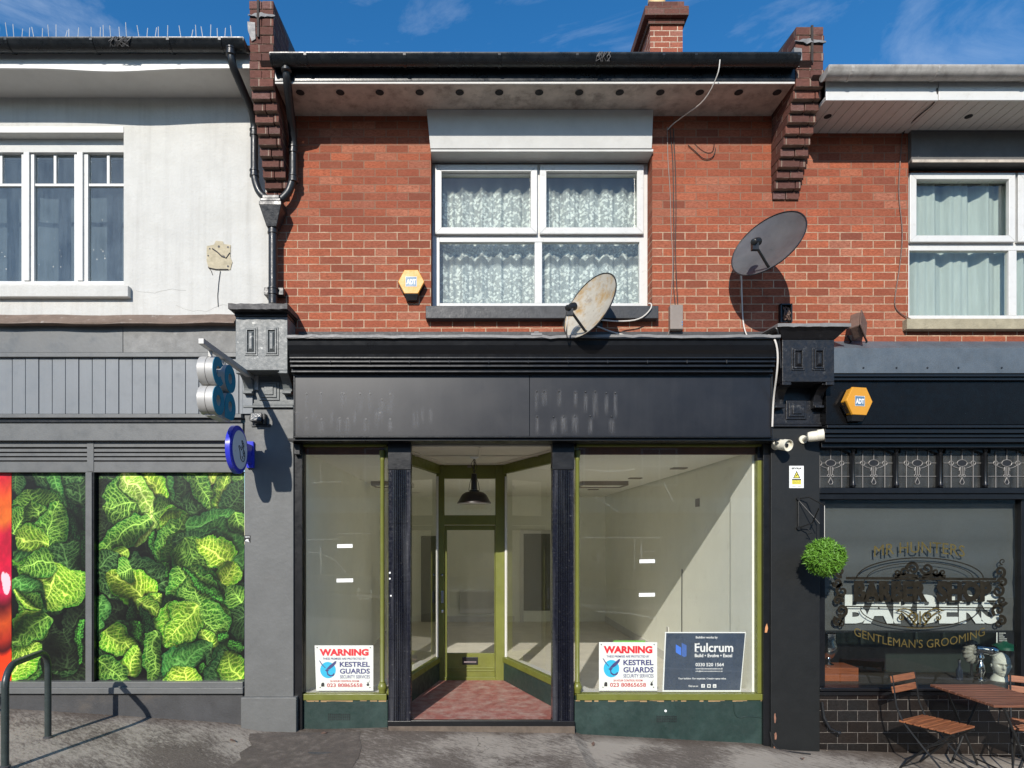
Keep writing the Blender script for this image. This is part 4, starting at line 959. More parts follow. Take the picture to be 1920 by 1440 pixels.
# pictures
M['print'] = vcolmat('printed_vinyl')
Yp = .058
rightL = [  # painter's order, photo pixels
 (205, 985, 190, 905, 40, 'k'), (212, 1010, 190, 985, 32, 'k'), (300, 1085, 262, 1005, 44, 'k'), (205, 1120, 245, 1065, 40, 'd'), (400, 1160, 470, 1120, 55, 'd'), (470, 1150, 415, 1165, 36, 'd'), (250, 1240, 290, 1150, 55, 'k'),
 (338, 968, 345, 888, 42, 'd'), (340, 966, 400, 950, 26, 'd'), (398, 905, 380, 870, 22, 'y'), (312, 890, 320, 935, 12, 'rb'), (352, 880, 405, 955, 17, 'rr'), (408, 955, 425, 885, 13, 'o'), (420, 960, 455, 905, 20, 'rd'), (450, 900, 440, 880, 14, 'g'),
 (302, 945, 268, 875, 22, 'y'), (283, 955, 305, 930, 12, 'g'), (205, 912, 262, 945, 10, 'rp'), (268, 945, 200, 952, 50, 'g'), (232, 885, 282, 965, 15, 'p'), (282, 960, 255, 1018, 16, 'p'), (278, 968, 184, 1040, 19, 'rr'), (236, 1030, 212, 1045, 11, 'o'), (182, 1070, 215, 1040, 22, 'rd'),
 (285, 960, 320, 950, 20, 'rr'), (298, 968, 345, 990, 24, 'o'), (300, 1000, 325, 1030, 30, 'd'), (285, 1002, 307, 1078, 9, 'rr'), (345, 992, 300, 975, 22, 'o'),
 (232, 1060, 300, 1080, 30, 'rd'), (290, 1125, 212, 1078, 30, 'y'), (268, 1140, 300, 1118, 14, 'o'), (255, 1120, 295, 1148, 12, 'o'), (245, 1065, 222, 1075, 20, 'rr'),
 (325, 1065, 345, 975, 30, 'rr'), (350, 985, 440, 968, 20, 'rb'), (322, 1070, 348, 1000, 26, 'g'), (440, 1080, 365, 1000, 62, 'rb'), (455, 1060, 400, 985, 36, 'b'), (400, 1080, 340, 1010, 48, 'd'), (345, 1012, 380, 1075, 40, 'g'),
 (437, 1055, 372, 1012, 22, 'y'), (408, 1108, 440, 1052, 17, 'y'), (372, 1138, 328, 1072, 40, 'g'), (372, 1138, 425, 1115, 42, 'g'), (372, 1138, 368, 1075, 32, 'g'), (425, 1130, 345, 1070, 8, 'rr'), (450, 1130, 425, 1105, 18, 'rr'),
 (300, 1160, 345, 1130, 18, 'rd'), (320, 1180, 345, 1140, 22, 'd'), (306, 1190, 345, 1150, 14, 'rb'), (368, 1138, 350, 1225, 56, 'o'), (366, 1140, 410, 1205, 34, 'g'), (366, 1140, 318, 1195, 28, 'o'), (395, 1225, 380, 1185, 14, 'o'), (405, 1200, 425, 1195, 10, 'rr'),
 (180, 1165, 190, 1120, 20, 'b'), (185, 1260, 182, 1160, 14, 'rb'), (240, 1262, 215, 1160, 44, 'k'), (200, 1175, 240, 1225, 34, 'd'), (200, 1175, 245, 1232, 24, 'o'), (240, 1262, 252, 1215, 18, 'o'), (178, 1232, 240, 1275, 18, 'rr'), (240, 1125, 250, 1160, 8, 'rd'), (255, 1160, 268, 1208, 11, 'rr'), (262, 1135, 308, 1245, 10, 'rd'), (285, 1180, 290, 1278, 15, 'rr'),
 (315, 1275, 355, 1208, 24, 'rb'), (330, 1240, 385, 1210, 18, 'b'), (385, 1215, 415, 1275, 12, 'rd'), (372, 1245, 395, 1280, 10, 'rr'), (345, 1300, 345, 1250, 30, 'y'), (400, 1245, 425, 1205, 14, 'rb'), (425, 1300, 415, 1220, 34, 'd'), (445, 1272, 424, 1222, 26, 'o'), (455, 1215, 430, 1205, 10, 'rr'), (440, 960, 460, 1000, 16, 'g')]
img = paint_cabbages(372, 258, rightL, 11, (180, 885, 456, 1279))
picture('cabbage_poster', img, PX(180, Yp), PX(458, Yp), PZ(1279, Yp), PZ(885, Yp), Yp, M['print'], 'large cabbage leaf picture filling the whole window beside the grey pilaster', 'window picture', 'vegetable pictures on the grey shop windows')
leftL = [(100, 1190, 110, 1240, 60, 'k'), (120, 1250, 118, 1185, 40, 'k'), (130, 1075, 118, 975, 34, 'd'), (150, 940, 135, 885, 30, 'd'), (90, 880, 145, 895, 20, 'd'), (95, 885, 118, 945, 12, 'rb'), (125, 935, 155, 985, 9, 'rd'), (118, 960, 150, 1010, 10, 'rd'), (30, 885, 30, 925, 16, 'd'), (150, 940, 158, 1060, 8, 'rd'),
 (25, 1045, 100, 1020, 22, 'rd'), (65, 970, 50, 925, 42, 'g'), (20, 1000, 50, 960, 28, 'g'), (95, 1018, 60, 945, 24, 'g'), (90, 1022, 103, 948, 26, 'g'), (92, 1020, 28, 1010, 24, 'o'), (25, 1055, 70, 1055, 20, 'b'),
 (103, 1052, 75, 1130, 60, 'o'), (103, 1052, 40, 1065, 24, 'g'), (20, 1085, 82, 1140, 20, 'rb'), (72, 1148, 30, 1115, 20, 'g'), (70, 1145, 40, 1198, 26, 'o'), (22, 1110, 70, 1140, 6, 'o'), (90, 1155, 20, 1210, 16, 'rr'), (28, 1275, 40, 1212, 40, 'g'), (20, 1268, 60, 1212, 26, 'o'), (152, 1165, 145, 1240, 8, 'rr')]
img = paint_cabbages(372, 132, leftL, 23, (20, 885, 160, 1279))
picture('cabbage_poster', img, PX(22, Yp), PX(161, Yp), PZ(1279, Yp), PZ(885, Yp), Yp, M['print'], 'narrower cabbage picture beside the red fruit strip, behind the steel hoop', 'window picture', 'vegetable pictures on the grey shop windows')
h_, w_ = 240, 60; yy, xx2 = np.mgrid[0:h_, 0:w_]; t_ = yy/h_; n_ = vnoise(h_, w_, 26, 5); st_ = vnoise(h_, w_, 5, 6, 2)
im = np.zeros((h_, w_, 3)); stops = [(0, (.80, .10, .18)), (.12, (.85, .35, .12)), (.22, (.88, .42, .15)), (.28, (.72, .08, .20)), (.42, (.80, .08, .22)), (.55, (.78, .10, .28)), (.62, (.30, .05, .08)), (.70, (.78, .30, .12)), (.78, (.62, .16, .10)), (.83, (.25, .04, .06)), (.86, (.92, .22, .08)), (1, (.95, .28, .10))]
for c in range(3): im[..., c] = np.interp(t_+.02*np.sin(xx2/9.), [s[0] for s in stops], [s[1][c] for s in stops])
im *= (.75+.5*n_+.2*(st_-.5))[..., None]
for (cy2, cx2, r2) in ((.525, 50, 7), (.50, 44, 4)): im = np.where((np.hypot(xx2-cx2, (yy-cy2*h_)*.6) < r2*(.7+.6*n_))[..., None], np.array([.92, .75, .78]), im)
picture('fruit_poster', np.clip(im, 0, 1), PX(-40, Yp), PX(21.5, Yp), PZ(1279, Yp), PZ(885, Yp), Yp, M['print'], 'strip of red and orange fruit picture at the far left of the window', 'window picture', 'vegetable pictures on the grey shop windows')

# ------------------------------------------------------------------ hanging cloverleaf sign
cs = thing('hanging_letter_sign', 'hanging sign of four round teal letters reading coop on a grey arm', 'hanging sign', (-2.19, -.9, 2.95))
X0, th = -2.12, .13
q = MB()
arm0 = Vector((-2.178, -1.2, 3.50)); arm1 = Vector((-2.178, -.04, 3.50))
q.box(-2.20, -2.156, -1.2, -.04, 3.48, 3.524); q.box(-2.24, -2.12, -.045, -.028, 3.38, 3.60)
q.build('arm', M['silverside'], cs, bev=.003)
q = MB()
for y in (-1.0, -.75): q.box(X0-th+.05, X0-th+.075, y-.012, y+.012, 3.415, 3.48)
q.build('hanger', M['silverside'], cs)
def ringshape(cy2, cz2, ro, ri, a0, a1, tail=None, n=36):
    """face polygon strips (y,z) of a letter made of a ring from angle a0 to a1"""
    A = np.linspace(a0, a1, n)
    return [(cy2+ro*math.cos(a), cz2+ro*math.sin(a)) for a in A], [(cy2+ri*math.cos(a), cz2+ri*math.sin(a)) for a in A]
def letter(name, cy2, cz2, a0, a1, tail=None):
    ro, ri = .119, .046
    o, i_ = ringshape(cy2, cz2, ro, ri, a0, a1); n = len(o)
    full = abs(a1-a0) > 6.28
    def solid(xa, xb, mat, nm, shrink=0):
        w = MB(); vs = [(xa,)+p for p in o]+[(xa,)+p for p in i_]+[(xb,)+p for p in o]+[(xb,)+p for p in i_]; fs = []
        for k in range(n-1):
            fs += [(k, k+1, n+k+1, n+k), (2*n+k, 3*n+k, 3*n+k+1, 2*n+k+1), (k, 2*n+k, 2*n+k+1, k+1), (n+k, n+k+1, 3*n+k+1, 3*n+k)]
        if not full: fs += [(0, n, 3*n, 2*n), (n-1, 3*n-1, 4*n-1, 2*n-1)]
        w.add(vs, fs)
        if tail: w.box(xa+.0012, xb+.0012, *tail)
        return w.build(nm, mat, par[0], smooth=True)
    par = [cs]; body = solid(X0-th, X0-.003, M['silverside'], name)
    par[0] = body; solid(X0-.002, X0+.002, M['teal'], 'letter_face')
    w = MB(); w.tube([(X0-th*.5, cy2+(ro+.0005)*math.cos(a), cz2+(ro+.0005)*math.sin(a)) for a in np.linspace(max(a0, .8), min(a1, 5.5), 30)], .0018, 5); w.build('seam', M['castiron'], body)
letter('letter_c', -1.0, 3.312, R(40), R(320)); letter('letter_o', -.75, 3.312, 0, 2*math.pi+.001)
letter('letter_o', -1.0, 3.072, 0, 2*math.pi+.001); letter('letter_p', -.75, 3.072, 0, 2*math.pi+.001, tail=(-.869, -.80, 2.955, 3.072))
q = MB(); q.box(X0-th+.02, X0-.02, -1.02, -.70, 2.945, 2.972); q.box(X0-.1, X0-.04, -.9, -.86, 3.15, 3.24); q.build('backing_plate', M['silverside'], cs)

# ------------------------------------------------------------------ blue round sign
bs_ = thing('round_sign', 'round royal blue projecting sign with white face and crossed-fingers hand', 'projecting sign', (-2.19, -.4, 2.53))
cyb, czb, rb2 = -.405, 2.745, .222
q = MB(); q.lathe([(.01, -.055), (rb2-.012, -.055), (rb2, -.047), (rb2, -.008), (rb2-.012, 0.0), (rb2-.035, 0.0), (.01, .0)], (-2.167, cyb, czb), (1, 0, 0), 48)
q.box(-2.222, -2.167, -.23, -.10, czb-.16, czb+.16) if False else None
q.build('sign_drum', M['blue'], bs_, smooth=True)
q = MB(); q.box(-2.222, -2.168, -.25, -.06, czb-.09, czb+.09); q.box(-2.23, -2.16, -.065, -.028, czb-.13, czb+.13); q.build('wall_bracket', M['blue'], bs_, bev=.005)
q = MB(); q.lathe([(.005, .001), (.176, .001), (.178, .003), (.176, .005), (.005, .005)], (-2.167, cyb, czb), (1, 0, 0), 48); face = q.build('face', M['facewhite'], bs_, smooth=True)
def hp(x, y): return (-2.1615, cyb+(x-325)/130*.178, czb+(560-y)/325*.178)
q = MB()
for path in ([(300, 530), (295, 506), (305, 496), (318, 505), (330, 530), (346, 558), (362, 520), (380, 475), (388, 445), (380, 432), (368, 445), (356, 480), (348, 520)],
             [(362, 455), (350, 415), (352, 398), (360, 392), (368, 402), (376, 434)],
             [(388, 445), (388, 480), (380, 540), (395, 560), (402, 595), (408, 640), (405, 690), (392, 730), (375, 745), (352, 738), (332, 710), (322, 665), (318, 600), (312, 560), (300, 530)],
             [(355, 655), (360, 680), (375, 698)], [(383, 550), (372, 580), (378, 612), (392, 600), (398, 570)], [(378, 612), (384, 650), (400, 645)]):
    q.tube([hp(*p) for p in path], .0042, 6)
q.build('hand_emblem', M['inkblack'], face)

# ------------------------------------------------------------------ small things on the left
fl = thing('floodlight', 'small black floodlight on the grey pilaster above the round blue sign', 'floodlight', (-1.97, -.1, 3.05))
q = MB(); x, z = PX(482, -.1), PZ(785, -.1)
q.add([(x-.055, -.145, z-.03), (x+.055, -.145, z-.03), (x+.055, -.125, z+.055), (x-.055, -.125, z+.055), (x-.045, -.06, z-.04), (x+.045, -.06, z-.04), (x+.045, -.06, z+.05), (x-.045, -.06, z+.05)],
      [(0, 1, 2, 3), (7, 6, 5, 4), (0, 4, 5, 1), (1, 5, 6, 2), (2, 6, 7, 3), (3, 7, 4, 0)])
q.build('housing', M['castiron'], fl, bev=.006)
q = MB(); q.add([(x-.042, -.1475, z-.018), (x+.042, -.1475, z-.018), (x+.042, -.131, z+.045), (x-.042, -.131, z+.045), (x-.042, -.140, z-.018), (x+.042, -.140, z-.018), (x+.042, -.124, z+.045), (x-.042, -.124, z+.045)], [(0, 1, 2, 3), (7, 6, 5, 4), (0, 4, 5, 1), (1, 5, 6, 2), (2, 6, 7, 3), (3, 7, 4, 0)])
q.build('lens', M['oglass'], fl)
q = MB(); q.box(x-.075, x-.062, -.11, -.028, z-.02, z+.02); q.box(x+.062, x+.075, -.11, -.028, z-.05, z+.05); q.box(x-.075, x+.11, -.045, -.0305, z-.065, z-.04); q.build('bracket', M['castiron'], fl)
st = thing('sticker', 'small black and white sticker on the left edge of the grey pilaster', 'sticker', P(462, 1018, -.033))
q = MB(); q.prism([(PX(a, -.033), PZ(c, -.033)) for a, c in ((458, 1004), (469.5, 1004), (469.5, 1017.5), (466, 1015.5), (458, 1015.5))], -.0335, -.0305); q.build('backing', M['inkblack'], st)
q = MB(); q.text('NEWS', PX(463.6, -.035), PZ(1006.8, -.035), .044, .014, -.0343, .02); q.prism([(PX(a, -.035), PZ(c, -.035)) for a, c in ((461.8, 1011), (465.6, 1011), (466, 1014.5), (468, 1016.5), (464, 1015.2), (459, 1014.6))], -.0343, -.0338); q.build('lettering', M['letterw'], st)

def bike_stand(loc, rz, label):
    t = thing('bike_stand', label, 'bike stand', loc, rz, 'steel hoop bike stands')
    r, H, Lh = .0265, .77, .72
    pts = [(0, 0, -.06), (0, 0, H-.16)]
    for a in np.linspace(0, math.pi/2, 8)[1:]: pts.append((0, -.16*(1-math.cos(a)), H-.16+.16*math.sin(a)))
    for a in np.linspace(0, math.pi/2, 8): pts.append((0, -Lh+.16-.16*math.sin(a), H-.16+.16*math.cos(a)))
    pts += [(0, -Lh, H-.18), (0, -Lh, -.08)]
    w = MB(); w.tube(pts, r, 14); w.build('hoop', M['iron'], t, smooth=True, local=True)
    for y in (0, -Lh):
        q = MB(); q.lathe([(r+.002, -.01), (r+.012, -.005), (r+.012, .006), (r+.002, .012)], (0, y, .003), n=14); q.build('foot_collar', M['plinth'], t, local=True)
    return t
xb, yb = gp(90, 1383)
bike_stand((xb, yb, gz(xb, yb)), R(12), 'dark green steel hoop bike stand on the pavement before the left window')
bike_stand((xb-1.42, yb, gz(xb-1.42, yb)), R(12), 'steel bike stand out of view whose shadow falls at the far left wall')
# ------------------------------------------------------------------ middle shopfront (empty shop)
ms = thing('empty_shopfront', 'black and olive shopfront of the empty shop with recessed glazed doorway', 'shopfront', (.55, 0, 0))
def B(name, mat, Yf, Yb, px0, px1, py0, py1, bev=.003, parent=ms):
    q = MB(); q.pbox(px0, px1, py0, py1, Yf, Yb); return q.build(name, mat, parent, bev=bev)
# cornice: one long moulded run
yb0 = -.02
prof = [(yb0, 3.86), (-.40, 3.80), (-.425, 3.79), (-.425, 3.765), (-.40, 3.758), (-.392, 3.715), (-.375, 3.675), (-.352, 3.645), (-.345, 3.618), (-.345, 3.606), (-.315, 3.602), (-.315, 3.592), (-.335, 3.588), (-.335, 3.572), (-.30, 3.568), (-.30, 3.558), (-.318, 3.553), (-.318, 3.534), (-.268, 3.530), (-.268, 3.512), (-.285, 3.508), (-.285, 3.492), (-.235, 3.486), (-.235, 3.478), (yb0, 3.478)]
xc0, xc1 = PX(545, -.30), PX(1456, -.35)
q = MB(); q.prism(prof, xc0, xc1, 'x')
for k in range(13):       # little fixing cleats on the bead
    x = xc0+.38+k*.37
    if x < xc1-.1: q.box(x-.004, x+.004, -.345, -.30, 3.560, 3.592)
q.build('cornice', M['black'], ms, bev=.0025)
q = MB(); nx = 60; r = np.random.RandomState(2)
zz = [3.797+.004*math.sin(i*.35)+.003*r.randn() for i in range(nx+1)]
for i in range(nx):
    a, c = xc0+(xc1-xc0)*i/nx, xc0+(xc1-xc0)*(i+1)/nx
    q.add([(a, -.430, zz[i]-.024), (c, -.430, zz[i+1]-.024), (c, -.430, zz[i+1]), (a, -.430, zz[i]), (a, -.02, 3.875), (c, -.02, 3.875), (a, -.426, zz[i]-.026), (c, -.426, zz[i+1]-.026)], [(0, 1, 2, 3), (3, 2, 5, 4), (6, 7, 1, 0)])
x = PX(1006, -.43); q.box(x-.05, x+.05, -.435, -.36, 3.79, 3.815); q.box(x-.02, x+.02, -.437, -.36, 3.8155, 3.828)
q.build('lead_capping', M['lead'], ms)
# fascia
YS = -.22
fx0, fx1 = PX(551, YS), PX(1448, YS); fz0, fz1 = PZ(820, YS), PZ(703, YS)
xsplit = PX(993, YS)
q = MB(); q.box(fx0+.012, xsplit-.002, YS, -.06, fz0+.012, fz1-.012); q.box(xsplit+.002, fx1-.012, YS+.001, -.06, fz0+.012, fz1-.012); fas = q.build('fascia_panel', M['blackfascia'], ms, bev=.002)
q = MB()
q.box(fx0, fx1, YS-.012, -.05, fz1-.011, fz1+.002); q.box(fx0, fx1, YS-.014, -.05, fz0-.004, fz0+.011); q.box(fx0, fx0+.011, YS-.012, -.05, fz0+.012, fz1-.012); q.box(fx1-.011, fx1, YS-.012, -.05, fz0+.012, fz1-.012)
q.build('fascia_trim', M['black'], ms, bev=.002)
holes = [(575, 738), (602, 737), (641, 737), (645, 738), (675, 738), (694, 738), (732, 739), (575, 784), (603, 786), (637, 784), (652, 785), (686, 786), (713, 774), (732, 786), (716, 749), (556, 774)]
studs = [(1006, 734), (1020, 734), (1048, 734), (1079, 736), (1098, 735), (1116, 734), (1137, 737), (1154, 737), (1007, 781), (1038, 782), (1057, 781), (1078, 781), (1107, 780), (1147, 781)]
for (a, c) in holes:
    q = MB(); q.cyl((PX(a, YS), YS-.004, PZ(c, YS)), (PX(a, YS), YS+.004, PZ(c, YS)), .0085, n=10); o = q.build('fixing_plug', M['lead'], fas)
    q = MB(); q.cyl((PX(a, YS), YS-.0055, PZ(c, YS)), (PX(a, YS), YS-.003, PZ(c, YS)), .0050, n=8); q.build('hole', M['inkblack'], o)
for (a, c) in studs:
    q = MB(); q.lathe([(.001, .009), (.006, .007), (.008, .002), (.008, -.003)], (PX(a, YS), YS, PZ(c, YS)), (0, -1, 0), 10); q.build('stud', M['castiron'], fas, smooth=True)
# pale run marks below the old fixings
M['stain'] = mk('pale_water_stain', (.085, .087, .094), .45, var=.3, vs=20, bump=.0)
def alphastain():
    m, nt, out = nodes('pale_run_mark'); L = nt.links.new
    t = N(nt, 'TexCoord'); g = t.outputs['UV']; sp = N(nt, 'SeparateXYZ'); L(g, sp.inputs[0])
    ax = ramp(nt, math_(nt, 'ABSOLUTE', math_(nt, 'SUBTRACT', sp.outputs[0], .5)), .5, .1)
    ay = math_(nt, 'MULTIPLY', ramp(nt, sp.outputs[1], 0, .35), ramp(nt, sp.outputs[1], 1.0, .75))
    n = ramp(nt, noise(nt, t.outputs['Object'], 1, 5, .6, 0, (60, 60, 6)), .3, .75)
    a = math_(nt, 'MULTIPLY', math_(nt, 'MULTIPLY', math_(nt, 'MULTIPLY', ax, ay), n), .55)
    d = N(nt, 'BsdfPrincipled', Roughness=.6); d.inputs['Base Color'].default_value = (.20, .20, .205, 1)
    tr = N(nt, 'BsdfTransparent'); mxn = N(nt, 'MixShader'); L(a, mxn.inputs[0]); L(tr.outputs[0], mxn.inputs[1]); L(d.outputs[0], mxn.inputs[2]); L(mxn.outputs[0], out.inputs[0]); return m
r = np.random.RandomState(9); RM = alphastain()
for (a, c) in [h for h in holes]+[(x_, 770) for x_ in (590, 622, 665, 706, 780, 792, 808)]+[(s_[0], s_[1]+4) for s_ in studs]:
    x, z = PX(a, YS), PZ(c, YS); hw = .02+.03*r.rand(); ln = .12+.14*r.rand(); up = .06*r.rand()
    z0 = max(z-ln, fz0+.015); z1 = min(z+up, fz1-.015); y = YS-.0015-.0003*r.rand()
    q = MB(); q.add([(x-hw, y, z0), (x+hw, y, z0), (x+hw, y, z1), (x-hw, y, z1)], [(0, 1, 2, 3)]); o = q.build('run_mark', RM, fas, recalc=False)
    ul = o.data.uv_layers.new(name='UVMap')
    for i, l in enumerate(o.data.loops): ul.data[i].uv = ((0, 0), (1, 0), (1, 1), (0, 1))[l.vertex_index]
# beam under the fascia, side posts
sx0, sx1 = PX(549, -.04), PX(1447, -.04)
Zb = 2.90
q = MB(); q.box(sx0, sx1, -.20, .10, 2.862, fz0-.006); q.build('beam', M['black'], ms)
YG = .07
zs0 = PZ(1299, YG)        # glass foot
q = MB(); q.box(sx0, PX(567, 0), -.005, .12, -.2, 2.861); q.build('side_post', M['black'], ms, bev=.004)
q = MB(); q.box(PX(1431, 0), PX(1449, 0), -.005, .12, -.3, 2.861); q.build('side_post', M['black'], ms, bev=.004)
q = MB(); q.box(PX(551, -.07), PX(562, -.07), -.07, -.006, PZ(852, -.07), PZ(832, -.07)); q.build('sensor_box', M['castiron'], ms, bev=.004)
# ribbed columns
for (a, c) in ((728, 770), (1036, 1076)):
    Yc = -.03; x0, x1 = PX(a, Yc), PX(c, Yc); w_ = x1-x0; zc0, zc1 = -.06, 2.861
    poly = [(x0, .09), (x0, Yc+.006), (x0+.004, Yc)]
    m0 = .045; nr = 7; st_ = (w_-2*m0)/nr
    poly += [(x0+m0-.006, Yc)]
    for k in range(nr):
        for t in np.linspace(0, math.pi, 5)[1:-1]: poly.append((x0+m0+st_*(k+.5)-st_*.42*math.cos(t), Yc-.016*math.sin(t)+.008))
        poly.append((x0+m0+st_*(k+1), Yc+.006))
    poly += [(x1-m0+.006, Yc), (x1-.004, Yc), (x1, Yc+.006), (x1, .09)]
    col_ = None
    zj = [zc0, .36, .93, 1.50, 2.07, 2.60]
    q = MB()
    for k in range(5): q.prism(poly, zj[k]+.002, zj[k+1]-.001, 'z')
    q.box(x0+.004, x1-.004, Yc+.010, .09, zc0, 2.6)
    col_ = q.build('ribbed_column', M['ribtile'], ms)
    q = MB(); q.box(x0-.003, x1+.003, Yc-.008, .092, 2.602, zc1); q.build('column_head', M['black'], col_, bev=.003)
    q = MB(); q.box(x0-.006, x1+.006, Yc-.014, .092, -.1, PZ(1352, -.04)); q.build('column_foot', M['black'], col_, bev=.003)
for (a, c, rr) in ((731, 1074, .010), (731, 1085, .009), (733, 1117, .009)):
    q = MB(); q.lathe([(.001, .003), (rr, .002), (rr, -.001)], (PX(a, -.03), -.0315, PZ(c, -.03)), (0, -1, 0), 8); q.build('glue_spot', M['tapew'], ms)
# lobby geometry
FZ = .13; CZ_ = 2.848; YD = 1.74
la, lb_ = (-.875, .07), (PX(821, YD), YD)
ra, rb_ = (1.015, .07), (PX(947, YD), YD)
# front windows
def front_window(a, c, corner, post):
    x0, x1 = PX(a, YG), PX(c, YG)
    q = MB(); q.box(x0, x1, YG-.05, YG+.04, zs0-.062, zs0-.001); q.build('window_sill', M['olive'], ms, bev=.004); q = MB(); q.box(x0, x1, YG-.035, YG+.04, PZ(838, YG), 2.861); fr = q.build('window_frame', M['olive'], ms, bev=.004)
    q = MB(); q.box(x0+.002, x1-.002, YG+.02, YG+.06, PZ(852, YG+.02), PZ(838, YG)-.001); q.build('blind_box', M['timberbrown'], fr)
    q = MB(); q.box(x0, x1, YG, YG+.008, zs0-.002, PZ(838, YG)-.0005); q.build('pane', M['glass'], fr)
    xp = PX(corner, YG-.01)
    q = MB(); q.lathe([(.024, zs0), (.034, zs0+.004), (.036, zs0+.03), (.045, zs0+.05), (.045, zs0+.07), (.034, zs0+.095), (.026, zs0+.105), (.029, zs0+.115), (.0225, zs0+.125), (.0215, zs0+1), (.0205, 2.70), (.027, 2.72), (.0225, 2.735), (.030, 2.76), (.030, 2.80)], (xp, YG-.012, 0), n=20)
    q.build('colonnette', M['olive'], fr, smooth=True)
    if post:
        q = MB(); q.box(PX(1419, YG-.01), PX(1431, YG-.01), YG-.03, YG+.05, zs0, 2.70); q.build('jamb', M['olive'], fr, bev=.004)
        q = MB(); q.box(PX(1419, YG-.01), PX(1431, YG-.01), YG-.03, YG+.05, 2.701, 2.861); q.build('jamb', M['black'], fr, bev=.004)
    else:
        q = MB(); q.box(PX(567, YG-.01), PX(571, YG-.01), YG-.02, YG+.05, zs0, 2.861); q.build('jamb', M['black'], fr)
front_window(568, 726, 717, False); front_window(1080, 1431, 1082.5, True)
for (a, c, py, v0, v1, vy) in ((568, 727, 1312, 615, 656, 1344), (1077, 1431, 1314, 1231, 1269, 1348)):
    q = MB(); q.box(PX(a, .03), PX(c, .03), .035, .10, -.3, zs0-.063); ri = q.build('stall_riser', M['green'], ms, bev=.006)
    q = MB(); q.box(PX(v0, .03), PX(v1, .03), .030, .0345, PZ(vy+7, .03), PZ(vy-7, .03)); ab = q.build('air_brick', M['green'], ri)
    q = MB()
    for i in range(12):
        for j in range(4):
            xq = PX(v0, .03)+.008+(PX(v1, .03)-PX(v0, .03)-.016)*i/11; zq = PZ(vy, .03)+(j-1.5)*.016
            q.box(xq-.0055, xq+.0055, .0285, .0299, zq-.0048, zq+.0048)
    q.build('holes', M['inkblack'], ab)
    q = MB(); r = np.random.RandomState(a)
    for k in range(26):       # flaked paint line under the sill
        xq = PX(a, .03)+(PX(c, .03)-PX(a, .03))*r.rand(); l = .02+.06*r.rand()
        yk = .0322-.00008*k; q.box(xq, min(xq+l, PX(c, .03)), yk, .0348+.00002*k, zs0-.064-.006-.012*r.rand(), zs0-.0635)
    q.build('flaked_paint', mk('bare_wood_edge', (.36, .24, .12), .8, var=.3), ri)
# lobby side screens
def side(p0, p1, name):
    q = MB(); q.seg(p0, p1, .05, -.1, .36); sc = q.build('side_riser', M['green'], ms)
    q = MB(); q.seg(p0, p1, .075, .361, .425); q.build('side_sill', M['olive'], sc, bev=.003)
    q = MB(); q.seg(p0, p1, .06, 2.735, 2.846); q.build('side_head', M['olive'], sc)
    q = MB(); q.seg(p0, p1, .008, .426, 2.7345); q.build('pane', M['glass'], sc)
    d_ = Vector((p1[0]-p0[0], p1[1]-p0[1])).normalized(); e0 = (p1[0]-d_.x*.035, p1[1]-d_.y*.035); e1 = (p1[0]-d_.x*.022, p1[1]-d_.y*.022)
    q = MB(); q.seg(e0, e1, .03, .427, 2.70); q.build('putty_edge', M['whitewood'], sc)
side(la, lb_, 'l'); side(ra, rb_, 'r')
# display beds behind the glass
q = MB(); q.prism([(PX(572, YG), YG+.045), (la[0]-.035, YG+.045), (lb_[0]-.04, YD-.02), (lb_[0]-.22, YD-.02), (la[0]-.20, .30), (PX(572, YG), .30)], .34, zs0-.003, 'z'); q.build('display_bed', M['whitewood'], ms)
q = MB(); q.prism([(ra[0]+.035, YG+.045), (2.79, YG+.045), (2.79, .26), (ra[0]+.17, .26), (rb_[0]+.22, YD-.02), (rb_[0]+.04, YD-.02)], .34, zs0-.003, 'z'); q.build('display_bed', M['whitewood'], ms)
q = MB(); q.seg((la[0]-.20, .30), (lb_[0]-.22, YD-.02), .02, .05, .339); q.box(PX(572, YG), la[0]-.20, .29, .305, .05, .339); q.seg((ra[0]+.17, .26), (rb_[0]+.22, YD-.02), .02, .05, .339); q.box(ra[0]+.17, 2.79, .25, .265, .05, .339); q.build('bed_front', M['intwall'], ms)
# lobby floor, threshold, ceiling
q = MB(); q.prism([(PX(770, 0)-.01, .0), (PX(1036, 0)+.01, .0), (ra[0]-.02, .09), (rb_[0], YD+.06), (lb_[0], YD+.06), (la[0]+.02, .09)], FZ-.05, FZ, 'z'); q.build('lobby_floor', M['redfloor'], ms)
q = MB(); q.box(PX(770, -.04)+.001, PX(1036, -.04)-.001, -.045, -.001, -.02, PZ(1351, -.045)); q.build('threshold', M['black'], ms, bev=.005)
q = MB(); q.box(PX(728, -.06), PX(1078, -.06), -.062, -.046, -.2, PZ(1362, -.06)); q.build('step_edge', mk('ochre_step_edge', (.12, .092, .07), .85, var=.4, vs=12), ms, bev=.004)
q = MB(); q.prism([(la[0]-.1, .1), (ra[0]+.1, .1), (rb_[0]+.08, YD+.04), (lb_[0]-.08, YD+.04)], CZ_, CZ_+.03, 'z'); lc = q.build('lobby_ceiling', M['lobbyceil'], ms)
q = MB()
q.seg((la[0]+.13, .12), (lb_[0]+.10, YD-.14), .03, CZ_-.012, CZ_-.0005); q.seg((ra[0]-.13, .12), (rb_[0]-.10, YD-.14), .03, CZ_-.012, CZ_-.0005)
q.box(lb_[0]+.10, rb_[0]-.10, YD-.155, YD-.125, CZ_-.0125, CZ_-.0006); q.box(-.68, .78, .80, .825, CZ_-.0105, CZ_-.0007); q.box(.04, .062, .12, .799, CZ_-.0107, CZ_-.0007)
q.build('ceiling_moulding', M['lobbyceil'], lc, bev=.003)
